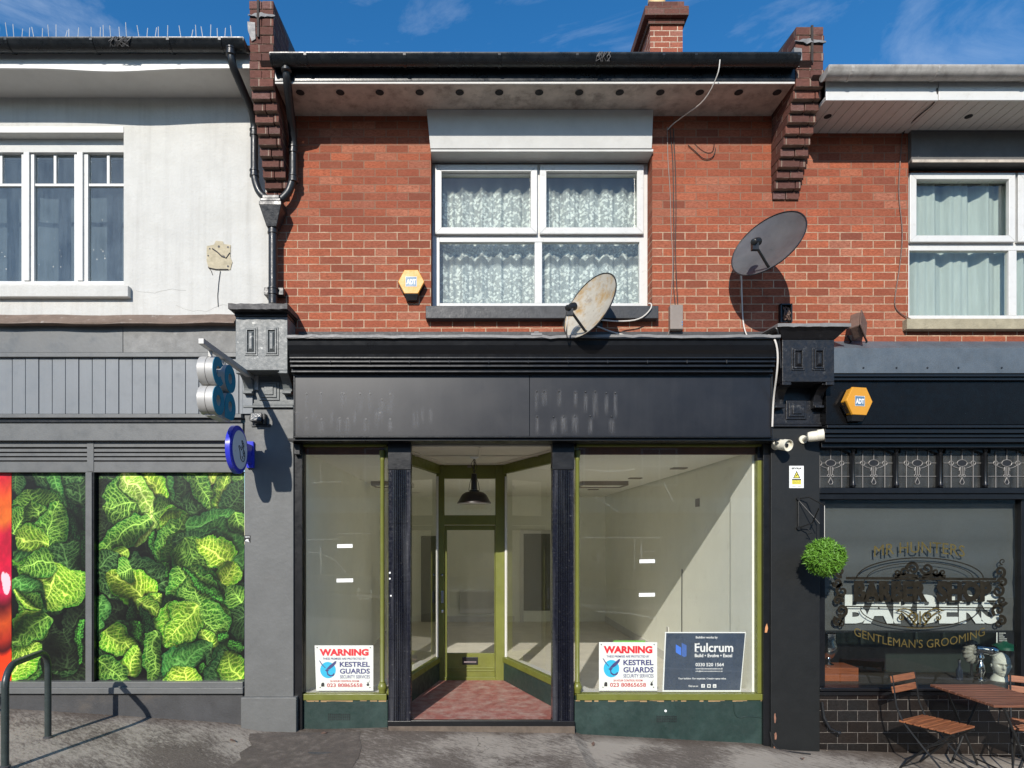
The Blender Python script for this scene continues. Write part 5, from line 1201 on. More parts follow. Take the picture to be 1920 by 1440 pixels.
# door frame + door
def Dn(mb, px0, px1, py0, py1, Yf=YD, Yb=YD+.06): mb.pbox(px0, px1, py0, py1, Yf, Yb)
q = MB()
Dn(q, 818, 833, 872, 1276, YD-.02, YD+.08); Dn(q, 929, 950, 872, 1276, YD-.02, YD+.08)
Dn(q, 833, 929, 966, 984, YD-.02, YD+.08); Dn(q, 833, 929, 872, 897, YD-.018, YD+.08)
q.build('door_frame', M['olive'], ms, bev=.005)
q = MB(); Dn(q, 833, 929, 897, 966, YD+.03, YD+.038); q.build('transom_pane', M['glass'], ms)
q = MB()
dy = YD+.005
def Dd(px0, px1, py0, py1, Yf=dy, Yb=dy+.045): q.box(PX(px0, dy), PX(px1, dy), Yf, Yb, PZ(py1, dy), PZ(py0, dy))
Dd(833.6, 838, 985, 1274); Dd(927, 928.4, 985, 1274); Dd(838, 927, 985, 994); Dd(838, 927, 1225, 1274)
q.box(PX(838, dy), PX(927, dy), dy-.008, dy-.0005, PZ(1254, dy), PZ(1251, dy)); q.box(PX(838, dy), PX(927, dy), dy-.008, dy-.0005, PZ(1259, dy), PZ(1256.5, dy)); q.box(PX(833.6, dy), PX(929, dy), dy-.02, dy-.0005, PZ(1276, dy), PZ(1269, dy))
dr = q.build('door', M['olive'], ms, bev=.003)
q = MB(); q.box(PX(838, dy), PX(927, dy), dy+.02, dy+.027, PZ(1225, dy), PZ(994, dy)); q.build('pane', M['glass'], dr)
q = MB(); q.box(PX(867, dy), PX(896, dy), dy-.012, dy-.0005, PZ(1246, dy), PZ(1232, dy)); q.build('letterbox', M['castiron'], dr, bev=.003)
q = MB(); q.box(PX(870, dy), PX(893, dy), dy-.016, dy-.0125, PZ(1242, dy), PZ(1239.5, dy)); q.build('letterbox_flap', M['chrome'], dr)
q = MB(); q.box(PX(827, YD-.03), PX(832, YD-.03), YD-.032, YD-.0205, PZ(1131, YD-.03), PZ(1108, YD-.03)); q.box(PX(827.5, YD-.03), PX(831.5, YD-.03), YD-.03, YD-.0205, PZ(1149, YD-.03), PZ(1144, YD-.03)); q.build('handle', M['chrome'], dr, bev=.003)
q = MB(); q.lathe([(.001, .006), (.014, .004), (.014, -.001)], (PX(829, YD-.03), YD-.0215, PZ(1078, YD-.03)), (0, -1, 0), 12); q.build('lock', M['chrome'], dr)
# pendant lamp
pl = thing('pendant_lamp', 'dark brown enamel pendant lamp hanging in the shop doorway', 'pendant lamp', (PX(889, .9), .9, 2.3))
xL, yL = PX(889, .9), .9; zr = PZ(944, .9); rr = .5*(PX(921.5, .9)-PX(858, .9))
q = MB(); q.lathe([(.010, zr+.34), (.03, zr+.335), (.036, zr+.155), (.055, zr+.15), (.055, zr+.135), (.10, zr+.125), (.135, zr+.10), (.155, zr+.07), (rr-.01, zr+.022), (rr, zr+.008), (rr, zr), (rr-.006, zr+.002), (rr-.02, zr+.022), (.15, zr+.066), (.10, zr+.11), (.03, zr+.12)], (xL, yL, 0), n=40)
sh = q.build('lamp_shade', M['enamel'], pl, smooth=True)
q = MB(); q.lathe([(rr-.008, zr+.0035), (rr-.022, zr+.0205), (.149, zr+.064), (.10, zr+.108), (.02, zr+.116), (.02, zr+.112), (.098, zr+.104), (.146, zr+.060), (rr-.022, zr+.0175)], (xL, yL, 0), n=40); q.build('enamel_lining', M['shade_in'], sh, smooth=True)
q = MB(); q.cyl((xL, yL, zr+.33), (xL, yL, CZ_-.03), .006, n=8); q.build('rod', M['enamel'], pl)
q = MB(); q.lathe([(.05, CZ_-.001), (.05, CZ_-.015), (.02, CZ_-.03)], (xL, yL, 0), n=20); q.build('ceiling_rose', M['shade_in'], pl)
for s in (-1, 1):
    q = MB(); q.tube([(xL+s*.012, yL, zr+.34), (xL+s*.045, yL, zr+.24), (xL+s*.062, yL, zr+.145)], .0035, 6); q.build('stay', M['enamel'], pl)
q = MB()
for k in range(3):
    a = k*2.1; q.tube([(xL+math.cos(a+t)*.035*math.sin(t*.9+.2), yL+math.sin(a+t)*.03, CZ_-.03-.15*t/3.2) for t in np.linspace(0, 3.2, 14)], .003, 5)
q.build('flex', M['cableb'], pl)
q = MB(); q.box(xL-.085, xL-.035, YD-.05, YD-.021, PZ(877, YD), PZ(866, YD)); q.build('junction_box', M['boxgrey'], ms)

# ------------------------------------------------------------------ inside the empty shop
si = thing('shop_interior', 'bare cream room of the empty shop behind its glass', 'room', (.5, 4, .1))
ix0, ix1, YBK = -1.72, 2.815, 7.3
q = MB(); q.box(ix0-.1, ix0, .11, YBK, -.3, 3.0); q.box(ix1, ix1+.1, .11, YBK, -.3, 3.0); q.box(ix1-.022, ix1-.0005, .125, .66, .05, 2.799); q.box(ix0-.1, ix1+.1, YBK, YBK+.1, -.3, 3.0); wl_ = q.build('wall', M['intwall'], si)
q = MB(); q.prism([(ix0, .125), (la[0]-.03, .125), (lb_[0]-.03, YD+.03), (rb_[0]+.03, YD+.03), (ra[0]+.03, .125), (ix1-.023, .125), (ix1-.023, YBK-.001), (ix0, YBK-.001)], 2.80, 2.83, 'z'); ce = q.build('ceiling', M['intceil'], si)
q = MB(); q.box(ix0+.001, ix1-.001, .11, 7.299, 2.9, 2.96); q.build('upper_deck', M['intceil'], si)
q = MB(); q.box(ix0, ix1, YD+.1, YBK, FZ-.09, FZ-.02); q.box(ix0, -.9, .11, YD+.099, FZ-.09, FZ-.02); q.box(1.03, ix1, .11, YD+.099, FZ-.09, FZ-.02); q.build('floor', M['intfloor'], si)
q = MB(); q.box(1.05, 1.62, YBK-.03, YBK-.001, .35, 2.0); q.build('dark_panel', M['darkpanel'], si)
q = MB()
for (a, c, d, e) in ((.97, 1.049, .11, 2.08), (1.621, 1.70, .11, 2.08), (1.049, 1.621, 2.001, 2.08)): q.box(a, c, YBK-.04, YBK-.001, d, e)
q.build('door_surround', M['whitewood'], si)
q = MB(); q.box(-1.15, -.80, YBK-.02, YBK-.001, .11, 1.95); q.build('dark_opening', M['darkpanel'], si)
q = MB(); q.box(-1.45, -1.15, 4.2, 4.3, .11, 1.3); q.box(-1.40, -1.20, 4.16, 4.199, 1.0, 1.6); q.build('cupboard', M['whitewood'], si, bev=.006)
q = MB(); q.box(ix1-.008, ix1-.0005, 1.66, 1.80, 2.32, 2.42); q.build('wall_plate', M['boxgrey'], si)
q = MB(); q.box(-.6, .85, YBK-.03, YBK-.001, FZ-.02, FZ+.1); q.build('skirting', M['whitewood'], si)
q = MB(); q.box(-.32, .46, YBK-.10, YBK-.02, .30, .78); 
ra_ = q.build('radiator', M['whitewood'], None, bev=.012); tag(ra_, 'white panel radiator on the far wall seen through the olive door', 'radiator')
for (x, y, w2, d2, lab) in ((2.02, 3.8, .72, .55, 'square ceiling light panel seen in the right shop window'), (-1.3, 3.8, .62, .5, 'square ceiling light panel seen in the left shop window')):
    t = thing('ceiling_panel', lab, 'ceiling light', (x, y, 2.77), group='unlit ceiling panels of the empty shop')
    q = MB(); q.box(x-w2/2, x+w2/2, y-d2/2, y-d2/2+.03, 2.735, 2.799); q.box(x-w2/2, x+w2/2, y+d2/2-.03, y+d2/2, 2.735, 2.799); q.box(x-w2/2, x-w2/2+.03, y-d2/2+.03, y+d2/2-.03, 2.735, 2.799); q.box(x+w2/2-.03, x+w2/2, y-d2/2+.03, y+d2/2-.03, 2.735, 2.799); q.build('frame', M['boxgrey'], t)
    q = MB(); q.box(x-w2/2+.031, x+w2/2-.031, y-d2/2+.031, y+d2/2-.031, 2.75, 2.799); q.build('diffuser', M['intceil'], t)
for (x, y, lab) in ((2.55, 1.65, 'small ceiling vent nearest the right wall of the empty shop'), (2.35, 3.0, 'small ceiling vent deeper inside, beside the sloping ceiling line'), (2.15, 5.2, 'farthest small ceiling vent inside the empty shop')):
    q = MB(); q.box(x-.09, x+.09, y-.07, y+.07, 2.788, 2.799); tag(q.build('ceiling_vent', M['boxgrey'], None), lab, 'vent', 'small ceiling vents of the empty shop')

# smears and ghost outlines left on the glass by old stickers
def resmat():
    m, nt, out = nodes('glass_residue'); L = nt.links.new; t = N(nt, 'TexCoord')
    d = N(nt, 'BsdfDiffuse'); d.inputs[0].default_value = (.75, .75, .70, 1); tr = N(nt, 'BsdfTransparent'); x = N(nt, 'MixShader')
    L(ramp(nt, noise(nt, t.outputs['Object'], 60, 4, .7), .42, .7, .0, .15), x.inputs[0]); L(tr.outputs[0], x.inputs[1]); L(d.outputs[0], x.inputs[2]); L(x.outputs[0], out.inputs[0]); return m
M['residue'] = resmat(); r = np.random.RandomState(17)
def residue(pts, wd):
    q = MB(); vs = []; Yr = YG-.0012
    pts = [Vector((PX(a, Yr), 0, PZ(c, Yr))) for a, c in pts]
    for i, p in enumerate(pts):
        t = (pts[min(i+1, len(pts)-1)]-pts[max(i-1, 0)]).normalized(); n_ = Vector((-t.z, 0, t.x))*wd/2
        vs += [(p.x+n_.x, Yr, p.z+n_.z), (p.x-n_.x, Yr, p.z-n_.z)]
    q.add(vs, [(2*i, 2*i+1, 2*i+3, 2*i+2) for i in range(len(pts)-1)]); q.build('residue', M['residue'], ms, recalc=False)
for L_ in ([(572, 1012), (640, 1011)], [(601, 1025), (602, 1075)], [(632, 1001), (708, 1000)], [(573, 1034), (600, 1037), (628, 1050), (652, 1078)], [(672, 1100), (672, 1122), (695, 1123), (696, 1105)], [(600, 870), (602, 905)], [(585, 905), (640, 903)],
           [(1095, 1008), (1238, 1008)], [(1190, 1010), (1190, 1068)], [(1200, 1034), (1232, 1034)], [(1202, 1012), (1203, 1050)], [(1120, 1035), (1122, 1060)], [(1100, 880), (1150, 884), (1190, 880)], [(1230, 1160), (1180, 1150), (1120, 1146)], [(1140, 870), (1141, 900)], [(1320, 1000), (1325, 985), (1330, 1004), (1338, 990), (1342, 1004), (1350, 994)], [(1245, 905), (1262, 940)], [(1115, 930), (1160, 960)]): residue(L_, .008+.010*r.rand())
q = MB(); q.box(ix1-.012, ix1-.0005, 2.9, 2.99, .55, .63); q.build('socket', M['white'], si, bev=.004)
q = MB(); q.box(-1.05, -.97, YBK-.012, YBK-.0005, .5, .58); q.build('socket', M['white'], si, bev=.004)
q = MB(); q.box(ix1-.014, ix1-.0005, .9, YBK, FZ-.02, FZ+.11); q.build('skirting', M['whitewood'], si)
q = MB(); q.tube([(ix1-.01, 2.3, .13), (ix1-.01, 2.31, .9), (ix1-.01, 2.3, 1.5)], .006, 6); q.build('loose_wire', M['cableb'], si)
# ------------------------------------------------------------------ notices and tape in the windows
def tape(px0, px1, py, lab):
    Yt = YG-.0035; q = MB(); q.add([(PX(px0, Yt), Yt, PZ(py+4, Yt)), (PX(px1, Yt), Yt, PZ(py+3.5, Yt)), (PX(px1, Yt), Yt, PZ(py-3.5, Yt)), (PX(px0, Yt), Yt, PZ(py-3, Yt)), (PX(px0, Yt), YG-.0003, PZ(py+4, Yt)), (PX(px1, Yt), YG-.0003, PZ(py+3.5, Yt)), (PX(px1, Yt), YG-.0003, PZ(py-3.5, Yt)), (PX(px0, Yt), YG-.0003, PZ(py-3, Yt))],
        [(0, 1, 2, 3), (7, 6, 5, 4), (0, 4, 5, 1), (1, 5, 6, 2), (2, 6, 7, 3), (3, 7, 4, 0)])
    tag(q.build('tape_strip', M['tapew'], None), lab, 'tape strip', 'white tape strips on the shop glass')
tape(632, 661, 1023.5, 'upper white tape strip on the left shop window'); tape(631, 662, 1088, 'lower white tape strip on the left shop window')
tape(1199, 1228, 1052, 'upper white tape strip on the right shop window'); tape(1198, 1228, 1115, 'lower white tape strip on the right shop window')
def warning(px0, py0, px1, py1, lab, skew):
    Yn = YG+.03; t = thing('warning_sign', lab, 'warning sign', ((PX(px0, Yn)+PX(px1, Yn))/2, Yn, PZ(py1, Yn)), group='security warning boards in the shop windows')
    def mp(X, Z):
        f = (X-px0)/(px1-px0); return (PX(X+skew*(Z-py0)/(py1-py0)*12*(1-f), Yn-.0045), Yn-.0045, PZ(Z, Yn-.0045))
    def mpb(X, Z, Y_=Yn): f = (X-px0)/(px1-px0); return (PX(X+skew*(Z-py0)/(py1-py0)*12*(1-f), Yn), Y_, PZ(Z, Yn))
    W_, H_ = px1-px0, py1-py0
    c = [(px0, py1), (px1, py1), (px1, py0), (px0, py0)]
    q = MB(); q.add([mpb(*p, Yn-.003) for p in c]+[mpb(*p, Yn+.002) for p in c], [(0, 1, 2, 3), (7, 6, 5, 4), (0, 4, 5, 1), (1, 5, 6, 2), (2, 6, 7, 3), (3, 7, 4, 0)]); q.build('board', M['signwhite'], t)
    def line(body, u, v, w2, h2, mat, bold, nm='lettering'):
        k = MB(); k.text(body, 0, 0, w2*W_, h2*H_, 0, bold, mapf=lambda a, b: mp(px0+u*W_+a, py0+v*H_-b)); return k
    k = line('WARNING', .5, .155, .84, .155, 0, .055); k.build('red_lettering', M['redink'], t, recalc=False)
    k = line('THESE PREMISES ARE PROTECTED BY', .5, .295, .74, .045, 0, .02)
    k2 = line('KESTREL', .68, .42, .52, .115, 0, .03); k.add(k2.v, k2.f)
    k2 = line('GUARDS', .68, .57, .52, .115, 0, .03); k.add(k2.v, k2.f)
    k2 = line('SECURITY SERVICES', .68, .695, .52, .072, 0, .012); k.add(k2.v, k2.f)
    k.build('navy_lettering', M['navy'], t, recalc=False)
    k = line('24 HOUR CONTROL ROOM', .5, .79, .50, .042, 0, .03); k2 = line('023 80865658', .5, .88, .62, .085, 0, .02); k.add(k2.v, k2.f); k.build('crimson_lettering', M['crimson'], t, recalc=False)
    k = MB(); k.add([mp(px0+W_*(.215+.135*math.cos(a)), py0+H_*(.545+.18*math.sin(a))) for a in np.linspace(0, 6.2832, 33)[:-1]], [tuple(range(32))]); lg = k.build('emblem_disc', M['cyan'], t, recalc=False)
    def pg(mb, pts): mb.add([(lambda p: (p[0], p[1]-.0006, p[2]))(mp(px0+W_*(u), py0+H_*(v))) for u, v in pts], [tuple(range(len(pts)))])
    k = MB()
    pg(k, [(.06, .33), (.085, .345), (.13, .43), (.18, .50), (.165, .50), (.11, .43)]); pg(k, [(.18, .53), (.24, .45), (.34, .35), (.365, .345), (.355, .40), (.30, .48), (.24, .53)])
    pg(k, [(.16, .55), (.20, .53), (.24, .54), (.21, .58), (.22, .63), (.26, .66), (.30, .64), (.31, .61), (.33, .63), (.31, .675), (.25, .69), (.20, .65), (.19, .58)])
    k.build('kestrel_emblem', M['navy'], lg, recalc=False)
    k = MB()
    pg(k, [(.09, .86), (.10, .83), (.12, .82), (.14, .83), (.145, .86), (.145, .91), (.09, .91)]); pg(k, [(.88, .86), (.91, .84), (.93, .86), (.925, .89), (.90, .90), (.885, .885)]); pg(k, [(.885, .80), (.91, .83), (.94, .765), (.913, .86), (.90, .85)])
    for (u, v) in ((.04, .05), (.95, .05), (.07, .93), (.94, .93)): pg(k, [(u+.010*math.cos(a), v+.013*math.sin(a)) for a in np.linspace(0, 6.28, 9)[:-1]])
    k.build('small_marks', M['inkblack'], t, recalc=False)
warning(590, 1210, 700, 1295, 'white security warning board with red heading in the left shop window', .25)
warning(1123, 1204, 1232, 1295, 'white security warning board with red heading beside the navy builders board', 0)
q = MB(); Yk = YG+.05; q.box(PX(1150, Yk), PX(1210, Yk), Yk, Yk+.004, PZ(1290, Yk), PZ(1201, Yk)); tag(q.build('green_card', M['limegreen'], None), 'lime green card peeping out above the right warning board', 'card')
# builders' board
Yn = YG+.028; t = thing('builders_board', 'slate navy builders board with white serif name in the right shop window', 'notice board', (PX(1320, Yn), Yn, PZ(1296, Yn)))
cr = [(1244.5, 1294), (1387.5, 1294), (1397, 1187), (1249, 1187)]
def bq(pts, Y0, Y1): 
    q = MB(); n = len(pts); q.add([(PX(a, Yn), Y0, PZ(c, Yn)) for a, c in pts]+[(PX(a, Yn), Y1, PZ(c, Yn)) for a, c in pts], [tuple(range(n)), tuple(range(2*n-1, n-1, -1))]+[(i, n+i, n+(i+1) % n, (i+1) % n) for i in range(n)]); return q
bq([(1242, 1297), (1389, 1297), (1398.5, 1185), (1247, 1185)], Yn, Yn+.006).build('backing', M['signwhite'], t)
bq(cr, Yn-.002, Yn-.0002).build('board', M['navyboard'], t)
def bl(mb, body, cx, cy2, w2, h2, bold=.012): mb.text(body, 0, 0, w2, h2, 0, bold, mapf=lambda a, b: (PX(cx+a, Yn), Yn-.003, PZ(cy2-b, Yn)))
q = MB()
bl(q, 'Building works by', 1325, 1195.5, 41, 5.5, .02); bl(q, 'Fulcrum', 1338.5, 1214, 72, 17, .02); bl(q, 'Build \u2022 Evolve \u2022 Excel', 1337.5, 1229, 70, 6.5, .025)
bl(q, '0330 520 1564', 1330.5, 1246, 53, 6.5, .02); bl(q, 'www.fulcrumconstruction.co.uk', 1329.5, 1253.4, 51, 3, .02); bl(q, 'info@fulcrumconstruction.co.uk', 1329.5, 1258.6, 51, 3, .02)
bl(q, 'Your building. Our expertise. Creating space value.', 1316.5, 1272.5, 90, 4.2, .02); bl(q, 'Find us on:', 1300, 1286.2, 18, 3.6, .02)
# small serifs on the name
for cx, y0 in ((1305.8, 1222), (1305.8, 1206)):
    q.add([(PX(cx-2.5, Yn), Yn-.003, PZ(y0+.5, Yn)), (PX(cx+3.5, Yn), Yn-.003, PZ(y0+.5, Yn)), (PX(cx+3.5, Yn), Yn-.003, PZ(y0-.5, Yn)), (PX(cx-2.5, Yn), Yn-.003, PZ(y0-.5, Yn))], [(0, 1, 2, 3)])
for cx in (1318, 1329, 1339.7):
    q.add([(PX(cx+a, Yn), Yn-.003, PZ(1286+b, Yn)) for a, b in ((-3, 3.3), (3, 3.3), (3.3, 3), (3.3, -3), (3, -3.3), (-3, -3.3), (-3.3, -3), (-3.3, 3))], [tuple(range(8))])
q.build('white_lettering', M['letterw'], t, recalc=False)
q = MB(); bl(q, 'f', 1318.3, 1286.3, 2.6, 5, .02)
q.add([(PX(1329+2*math.cos(a), Yn), Yn-.0036, PZ(1286+2*math.sin(a), Yn)) for a in np.linspace(0, 6.28, 13)[:-1]], [tuple(range(12))]); bl(q, 'in', 1339.8, 1286.3, 3.4, 3.2, .02)
for i in range(len(q.v)): q.v[i] = (q.v[i][0], Yn-.0036, q.v[i][2])
q.build('icon_marks', M['navyboard'], t, recalc=False)
bq([(1267, 1208), (1276.8, 1214), (1276.8, 1229), (1267, 1223)], Yn-.0032, Yn-.0022).build('logo_left', M['logoblue'], t)
bq([(1278, 1205), (1287, 1210), (1287, 1230), (1283, 1232), (1278, 1229.5)], Yn-.0032, Yn-.0022).build('logo_right', M['logoblue2'], t)
# ------------------------------------------------------------------ barber shopfront
bf = thing('barber_shopfront', 'black barber shopfront with leaded toplights and dark tiled stall', 'shopfront', (5.5, 0, -.2))
bx0, bx1 = 3.395, 8.2
def bb(name, mat, Yf, Yb, py0, py1, bev=.003, x0=bx0, x1=bx1):
    q = MB(); q.box(x0, x1, Yf, Yb, PZ(py1, Yf), PZ(py0, Yf)); return q.build(name, mat, bf, bev=bev)
q = MB(); q.prism([(-.001, PZ(640, 0)), (-.02, PZ(641, -.02)), (-.205, PZ(653, -.2)), (-.205, PZ(700, -.2)), (-.001, PZ(700, -.2))], bx0, bx1, 'x'); q.build('flashing_board', M['slate'], bf, bev=.003)
for px in (1618, 1680, 1738, 1796, 1877): 
    q = MB(); q.cyl((PX(px, -.2), -.21, PZ(690, -.2)), (PX(px, -.2), -.20, PZ(690, -.2)), .009, n=10); q.build('bolt', M['castiron'], bf)
bb('moulding', M['black'], -.19, .05, 701, 706); bb('moulding', M['black'], -.165, .05, 707, 713)
bb('fascia_panel', M['blackgloss'], -.13, .05, 714, 796, .002)
bb('moulding', M['black'], -.15, .05, 797, 802); bb('moulding', M['black'], -.12, .05, 804, 812); bb('moulding', M['black'], -.09, .05, 814, 820); bb('moulding', M['black'], -.11, .05, 822, 829); bb('moulding', M['black'], -.05, .05, 831, 839)
YT = .05
zt1, zt0 = PZ(840, YT), PZ(914, YT)
bb('transom_rail', M['black'], -.02, .10, 915, 925); bb('transom_rail', M['black'], .0, .10, 926, 936)
cent = [1559, 1640, 1722, 1806, 1890, 1974, 2058, 2142]
for i, c in enumerate(cent):
    x = PX(c, YT); hw = .205
    if x > 8.0: break
    x0 = max(x-hw+.02, bx0); x1 = x+hw-.02
    q = MB(); q.box(x0, x1, YT+.02, YT+.026, zt0, zt1); lt = q.build('leaded_light', M['glassdirty'], bf)
    q = MB(); r_ = .0036; yq = YT+.014
    def cm(*pts): q.tube([(min(max(a, x0), x1), yq, b) for a, b in pts], r_, 6)
    zc = PZ(868, YT); zh = PZ(893, YT); ax = .044*.98
    for s in (-1, 1): cm((x+s*.11, zt0), (x+s*.11, zt1-.02))
    cm((x0, zh), (x1, zh)); cm((x, zt1), (x, zc+.034))
    cm(*[(x+.050*math.cos(a), zc+.033*math.sin(a)) for a in np.linspace(0, 6.2832, 25)])
    for s in (-1, 1):
        cm((x+s*.050, zc), (x+s*.085, zc)); cm(*[(x+s*(.11+.022*math.cos(a)), zc+.022*math.sin(a)*(1 if True else 1)) for a in np.linspace(0, 6.2832, 13)]); cm((x+s*.132, zc), (x+s*.185, zc))
        cm((x+s*.03, zc-.075), (x+s*.02, zc-.04)); cm((x+s*.018, zc-.04), (x+s*.018, zh+.02)); cm(*[(x+s*.020+.012*math.cos(a), zh+.006+.012*math.sin(a)) for a in np.linspace(0, 6.2832, 10)])
        cm(*[(x+s*(.02+.09*t), zc-.052+.035*t*t) for t in np.linspace(0, 1, 7)])
    cm((x, zc-.035), (x, zh+.01)); cm((x, zh-.01), (x+.022, zh-.06), (x+.012, zh-.078), (x-.012, zh-.078), (x-.022, zh-.06), (x, zh-.01))
    q.build('lead_came', M['leadcame'], lt, smooth=True)
    q = MB(); q.add([(min(max(x+.046*math.cos(a), x0), x1), YT+.016, zc+.029*math.sin(a)) for a in np.linspace(0, 6.2832, 21)[:-1]], [tuple(range(20))]); q.add([(x, YT+.016, zh-.014), (x+.019, YT+.016, zh-.059), (x+.01, YT+.016, zh-.075), (x-.01, YT+.016, zh-.075), (x-.019, YT+.016, zh-.059)], [(0, 1, 2, 3, 4)]); q.build('dark_glass', M['inkblack'], lt)
    # arched head
    q = MB(); A = np.linspace(0, 1, 11); xs2 = [x0+(x1-x0)*a for a in A]
    poly = [(x1+.001, zt1+.004), (x0-.001, zt1+.004)]+[(xx_, zt1-.052+.042*(1-(2*a-1)**2)) for xx_, a in zip(xs2, A)]
    q.prism(poly, YT-.015, YT+.018); q.build('arched_head', M['black'], lt)
    if x+hw < 8.1:
        xm = x+hw; q = MB(); q.box(xm-.020, xm+.020, YT-.01, YT+.04, zt0, zt1); q.lathe([(.018, zt0), (.026, zt0+.02), (.018, zt0+.04), (.014, zt0+.06), (.012, zt1-.08), (.02, zt1-.06), (.014, zt1-.05), (.022, zt1-.02)], (xm, YT-.018, 0), n=12); q.build('mullion_colonnette', M['black'], bf, smooth=True)
YW = .08
bb('window_sill', M['black'], -.03, .12, 1290, 1296, .005); bb('window_sill', M['black'], .0, .12, 1297, 1304)
q = MB(); q.box(bx0, bx1, .035, .12, -.6, PZ(1304, .0)-.001); q.build('tiled_stall', M['tile'], bf)
zw0, zw1 = PZ(1290, -.03)+.0005, PZ(936, .0)-.0005
q = MB(); q.box(bx0, PX(1545, YW-.02), YW-.04, YW+.05, zw0, zw1); q.build('window_jamb', M['black'], bf, bev=.003); q = MB(); q.box(PX(1912, YW-.02), PX(1922, YW-.02), YW-.04, YW+.05, zw0, zw1); q.build('window_jamb', M['black'], bf, bev=.003)
q = MB(); q.box(PX(1545, YW-.02), PX(1912, YW-.02), YW, YW+.008, zw0, zw1); q.build('pane', M['glassbarber'], bf); q = MB(); q.box(PX(1922, YW-.02), bx1, YW, YW+.008, zw0, zw1); q.build('pane', M['glassbarber'], bf)
q = MB(); q.box(bx0-.05, bx0, .125, 4, -.4, 3.1); q.box(bx1, bx1+.05, .125, 4, -.4, 3.1); q.box(bx0-.05, bx1+.05, 4, 4.05, -.4, 3.1); q.box(bx0, bx1, .125, 4, 2.95, 3.0); q.box(bx0, bx1, .8, 4, -.3, -.25); q.build('interior', M['darkgreen'], bf)
q = MB(); q.box(bx0, bx1, .125, .75, zw0-.06, zw0-.02); q.build('window_bed', mk('dark_bed', (.05, .045, .04), .5), bf)
# roller blind
YB_ = .145
rbld = thing('roller_blind', 'grey roller blind with big white BARBERS lettering behind the barber glass', 'roller blind', (PX(1725, YB_), YB_, PZ(1182, YB_)))
q = MB(); x0, x1 = bx0+.02, PX(1907, YB_); z0, z1 = PZ(1182, YB_), PZ(944, YB_)
n = 24; r = np.random.RandomState(12)
off = [.008*math.sin(i*.9)+.003*r.randn() for i in range(n+1)]
q.add([(x, YB_+off[i]+.006*math.sin(i*.5)*(x == x0), z0+(z1-z0)*i/n) for i in range(n+1) for x in (x0, (x0+x1)/2, x1)], [(3*i+k, 3*i+k+1, 3*i+k+4, 3*i+k+3) for i in range(n) for k in (0, 1)])
q.build('fabric', M['blind'], rbld, smooth='all')
q = MB(); q.box(x0, x1, YB_-.008, YB_+.008, z0-.02, z0); q.build('bottom_bar', M['castiron'], rbld)
q = MB(); q.text('BARBERS', PX(1730, YB_-.02), PZ(1142, YB_-.02), PX(1876, YB_-.02)-PX(1585, YB_-.02), PZ(1112, YB_-.02)-PZ(1167.5, YB_-.02), YB_-.017, .045); q.build('lettering', M['letterw'], rbld, recalc=False)
# gilt window lettering on the glass
ws = thing('window_lettering', 'gilt MR HUNTERS BARBER SHOP lettering and scrolls on the barber window', 'lettering', (PX(1725, YW), YW, PZ(1215, YW)))
Yl = YW-.002
X = lambda p: PX(p, Yl)
Z = lambda p: PZ(p, Yl)
def arcbox(mb, pts, wd):       # flat ribbon
    pts = [Vector((X(a), 0, Z(c))) for a, c in pts]; vs = []
    for i, p in enumerate(pts):
        t = (pts[min(i+1, len(pts)-1)]-pts[max(i-1, 0)]).normalized(); nn = None
        w_ = wd[i] if hasattr(wd, '__len__') else wd; nn = Vector((-t.z, 0, t.x))*w_/2
        vs += [(p.x+nn.x, Yl, p.z+nn.z), (p.x-nn.x, Yl, p.z-nn.z)]
    mb.add(vs, [(2*i, 2*i+1, 2*i+3, 2*i+2) for i in range(len(pts)-1)])
def px_text(mb, body, cx, cy2, w2, h2, bold, arc=0): mb.text(body, X(cx), Z(cy2), X(cx+w2/2)-X(cx-w2/2), Z(cy2-h2/2)-Z(cy2+h2/2), Yl, bold, arc=arc/S(Yl))
q = MB(); px_text(q, 'MR HUNTERS', 1724, 1034, 170, 21, .0, 8); q.build('gilt_lettering', M['gold'], ws, recalc=False)
q = MB(); px_text(q, "GENTLEMAN'S GROOMING", 1724, 1183, 245, 16, .0, -24); q.build('gilt_lettering', M['gold'], ws, recalc=False)
q = MB(); px_text(q, 'BARBER', 1670, 1109, 138, 38, .065); px_text(q, 'SHOP', 1808, 1109, 104, 38, .065)
for (a0, a1) in ((1602, 1738), (1757, 1858)):        # slab serifs
    for k in range(int((a1-a0)/23)+1):
        c = a0+10+k*23
        for py in (1091, 1127): q.add([(X(c-9), Yl+.0004, Z(py+1.6)), (X(c+9), Yl+.0004, Z(py+1.6)), (X(c+9), Yl+.0004, Z(py-1.6)), (X(c-9), Yl+.0004, Z(py-1.6))], [(0, 1, 2, 3)])
q.build('slab_lettering', M['darkgold'], ws, recalc=False)
q = MB()
arcbox(q, [(1586, 1084), (1868, 1086)], .026); arcbox(q, [(1586, 1137), (1868, 1140)], .012)
arcbox(q, [(1725-119*math.cos(a), 1085-39*math.sin(a)) for a in np.linspace(.05, math.pi-.05, 40)], .012); arcbox(q, [(1725-100*math.cos(a), 1085-30*math.sin(a)) for a in np.linspace(.05, math.pi-.05, 40)], .007)
arcbox(q, [(1725-112*math.cos(a), 1140+36*math.sin(a)) for a in np.linspace(.05, math.pi-.05, 40)], .010)
q.build('oval_frame', M['darkgold'], ws, recalc=False)
def spiral(mb, cx, cy2, r, turns, a0, sgn, wd, n=30):
    pts = []; ws_ = []
    for t in np.linspace(0, 1, n):
        a = a0+sgn*turns*2*math.pi*t; rr = r*(1-.86*t); pts.append((cx+rr*math.cos(a), cy2+rr*math.sin(a))); ws_.append(wd*(1-.5*t))
    arcbox(mb, pts, ws_)
q = MB()
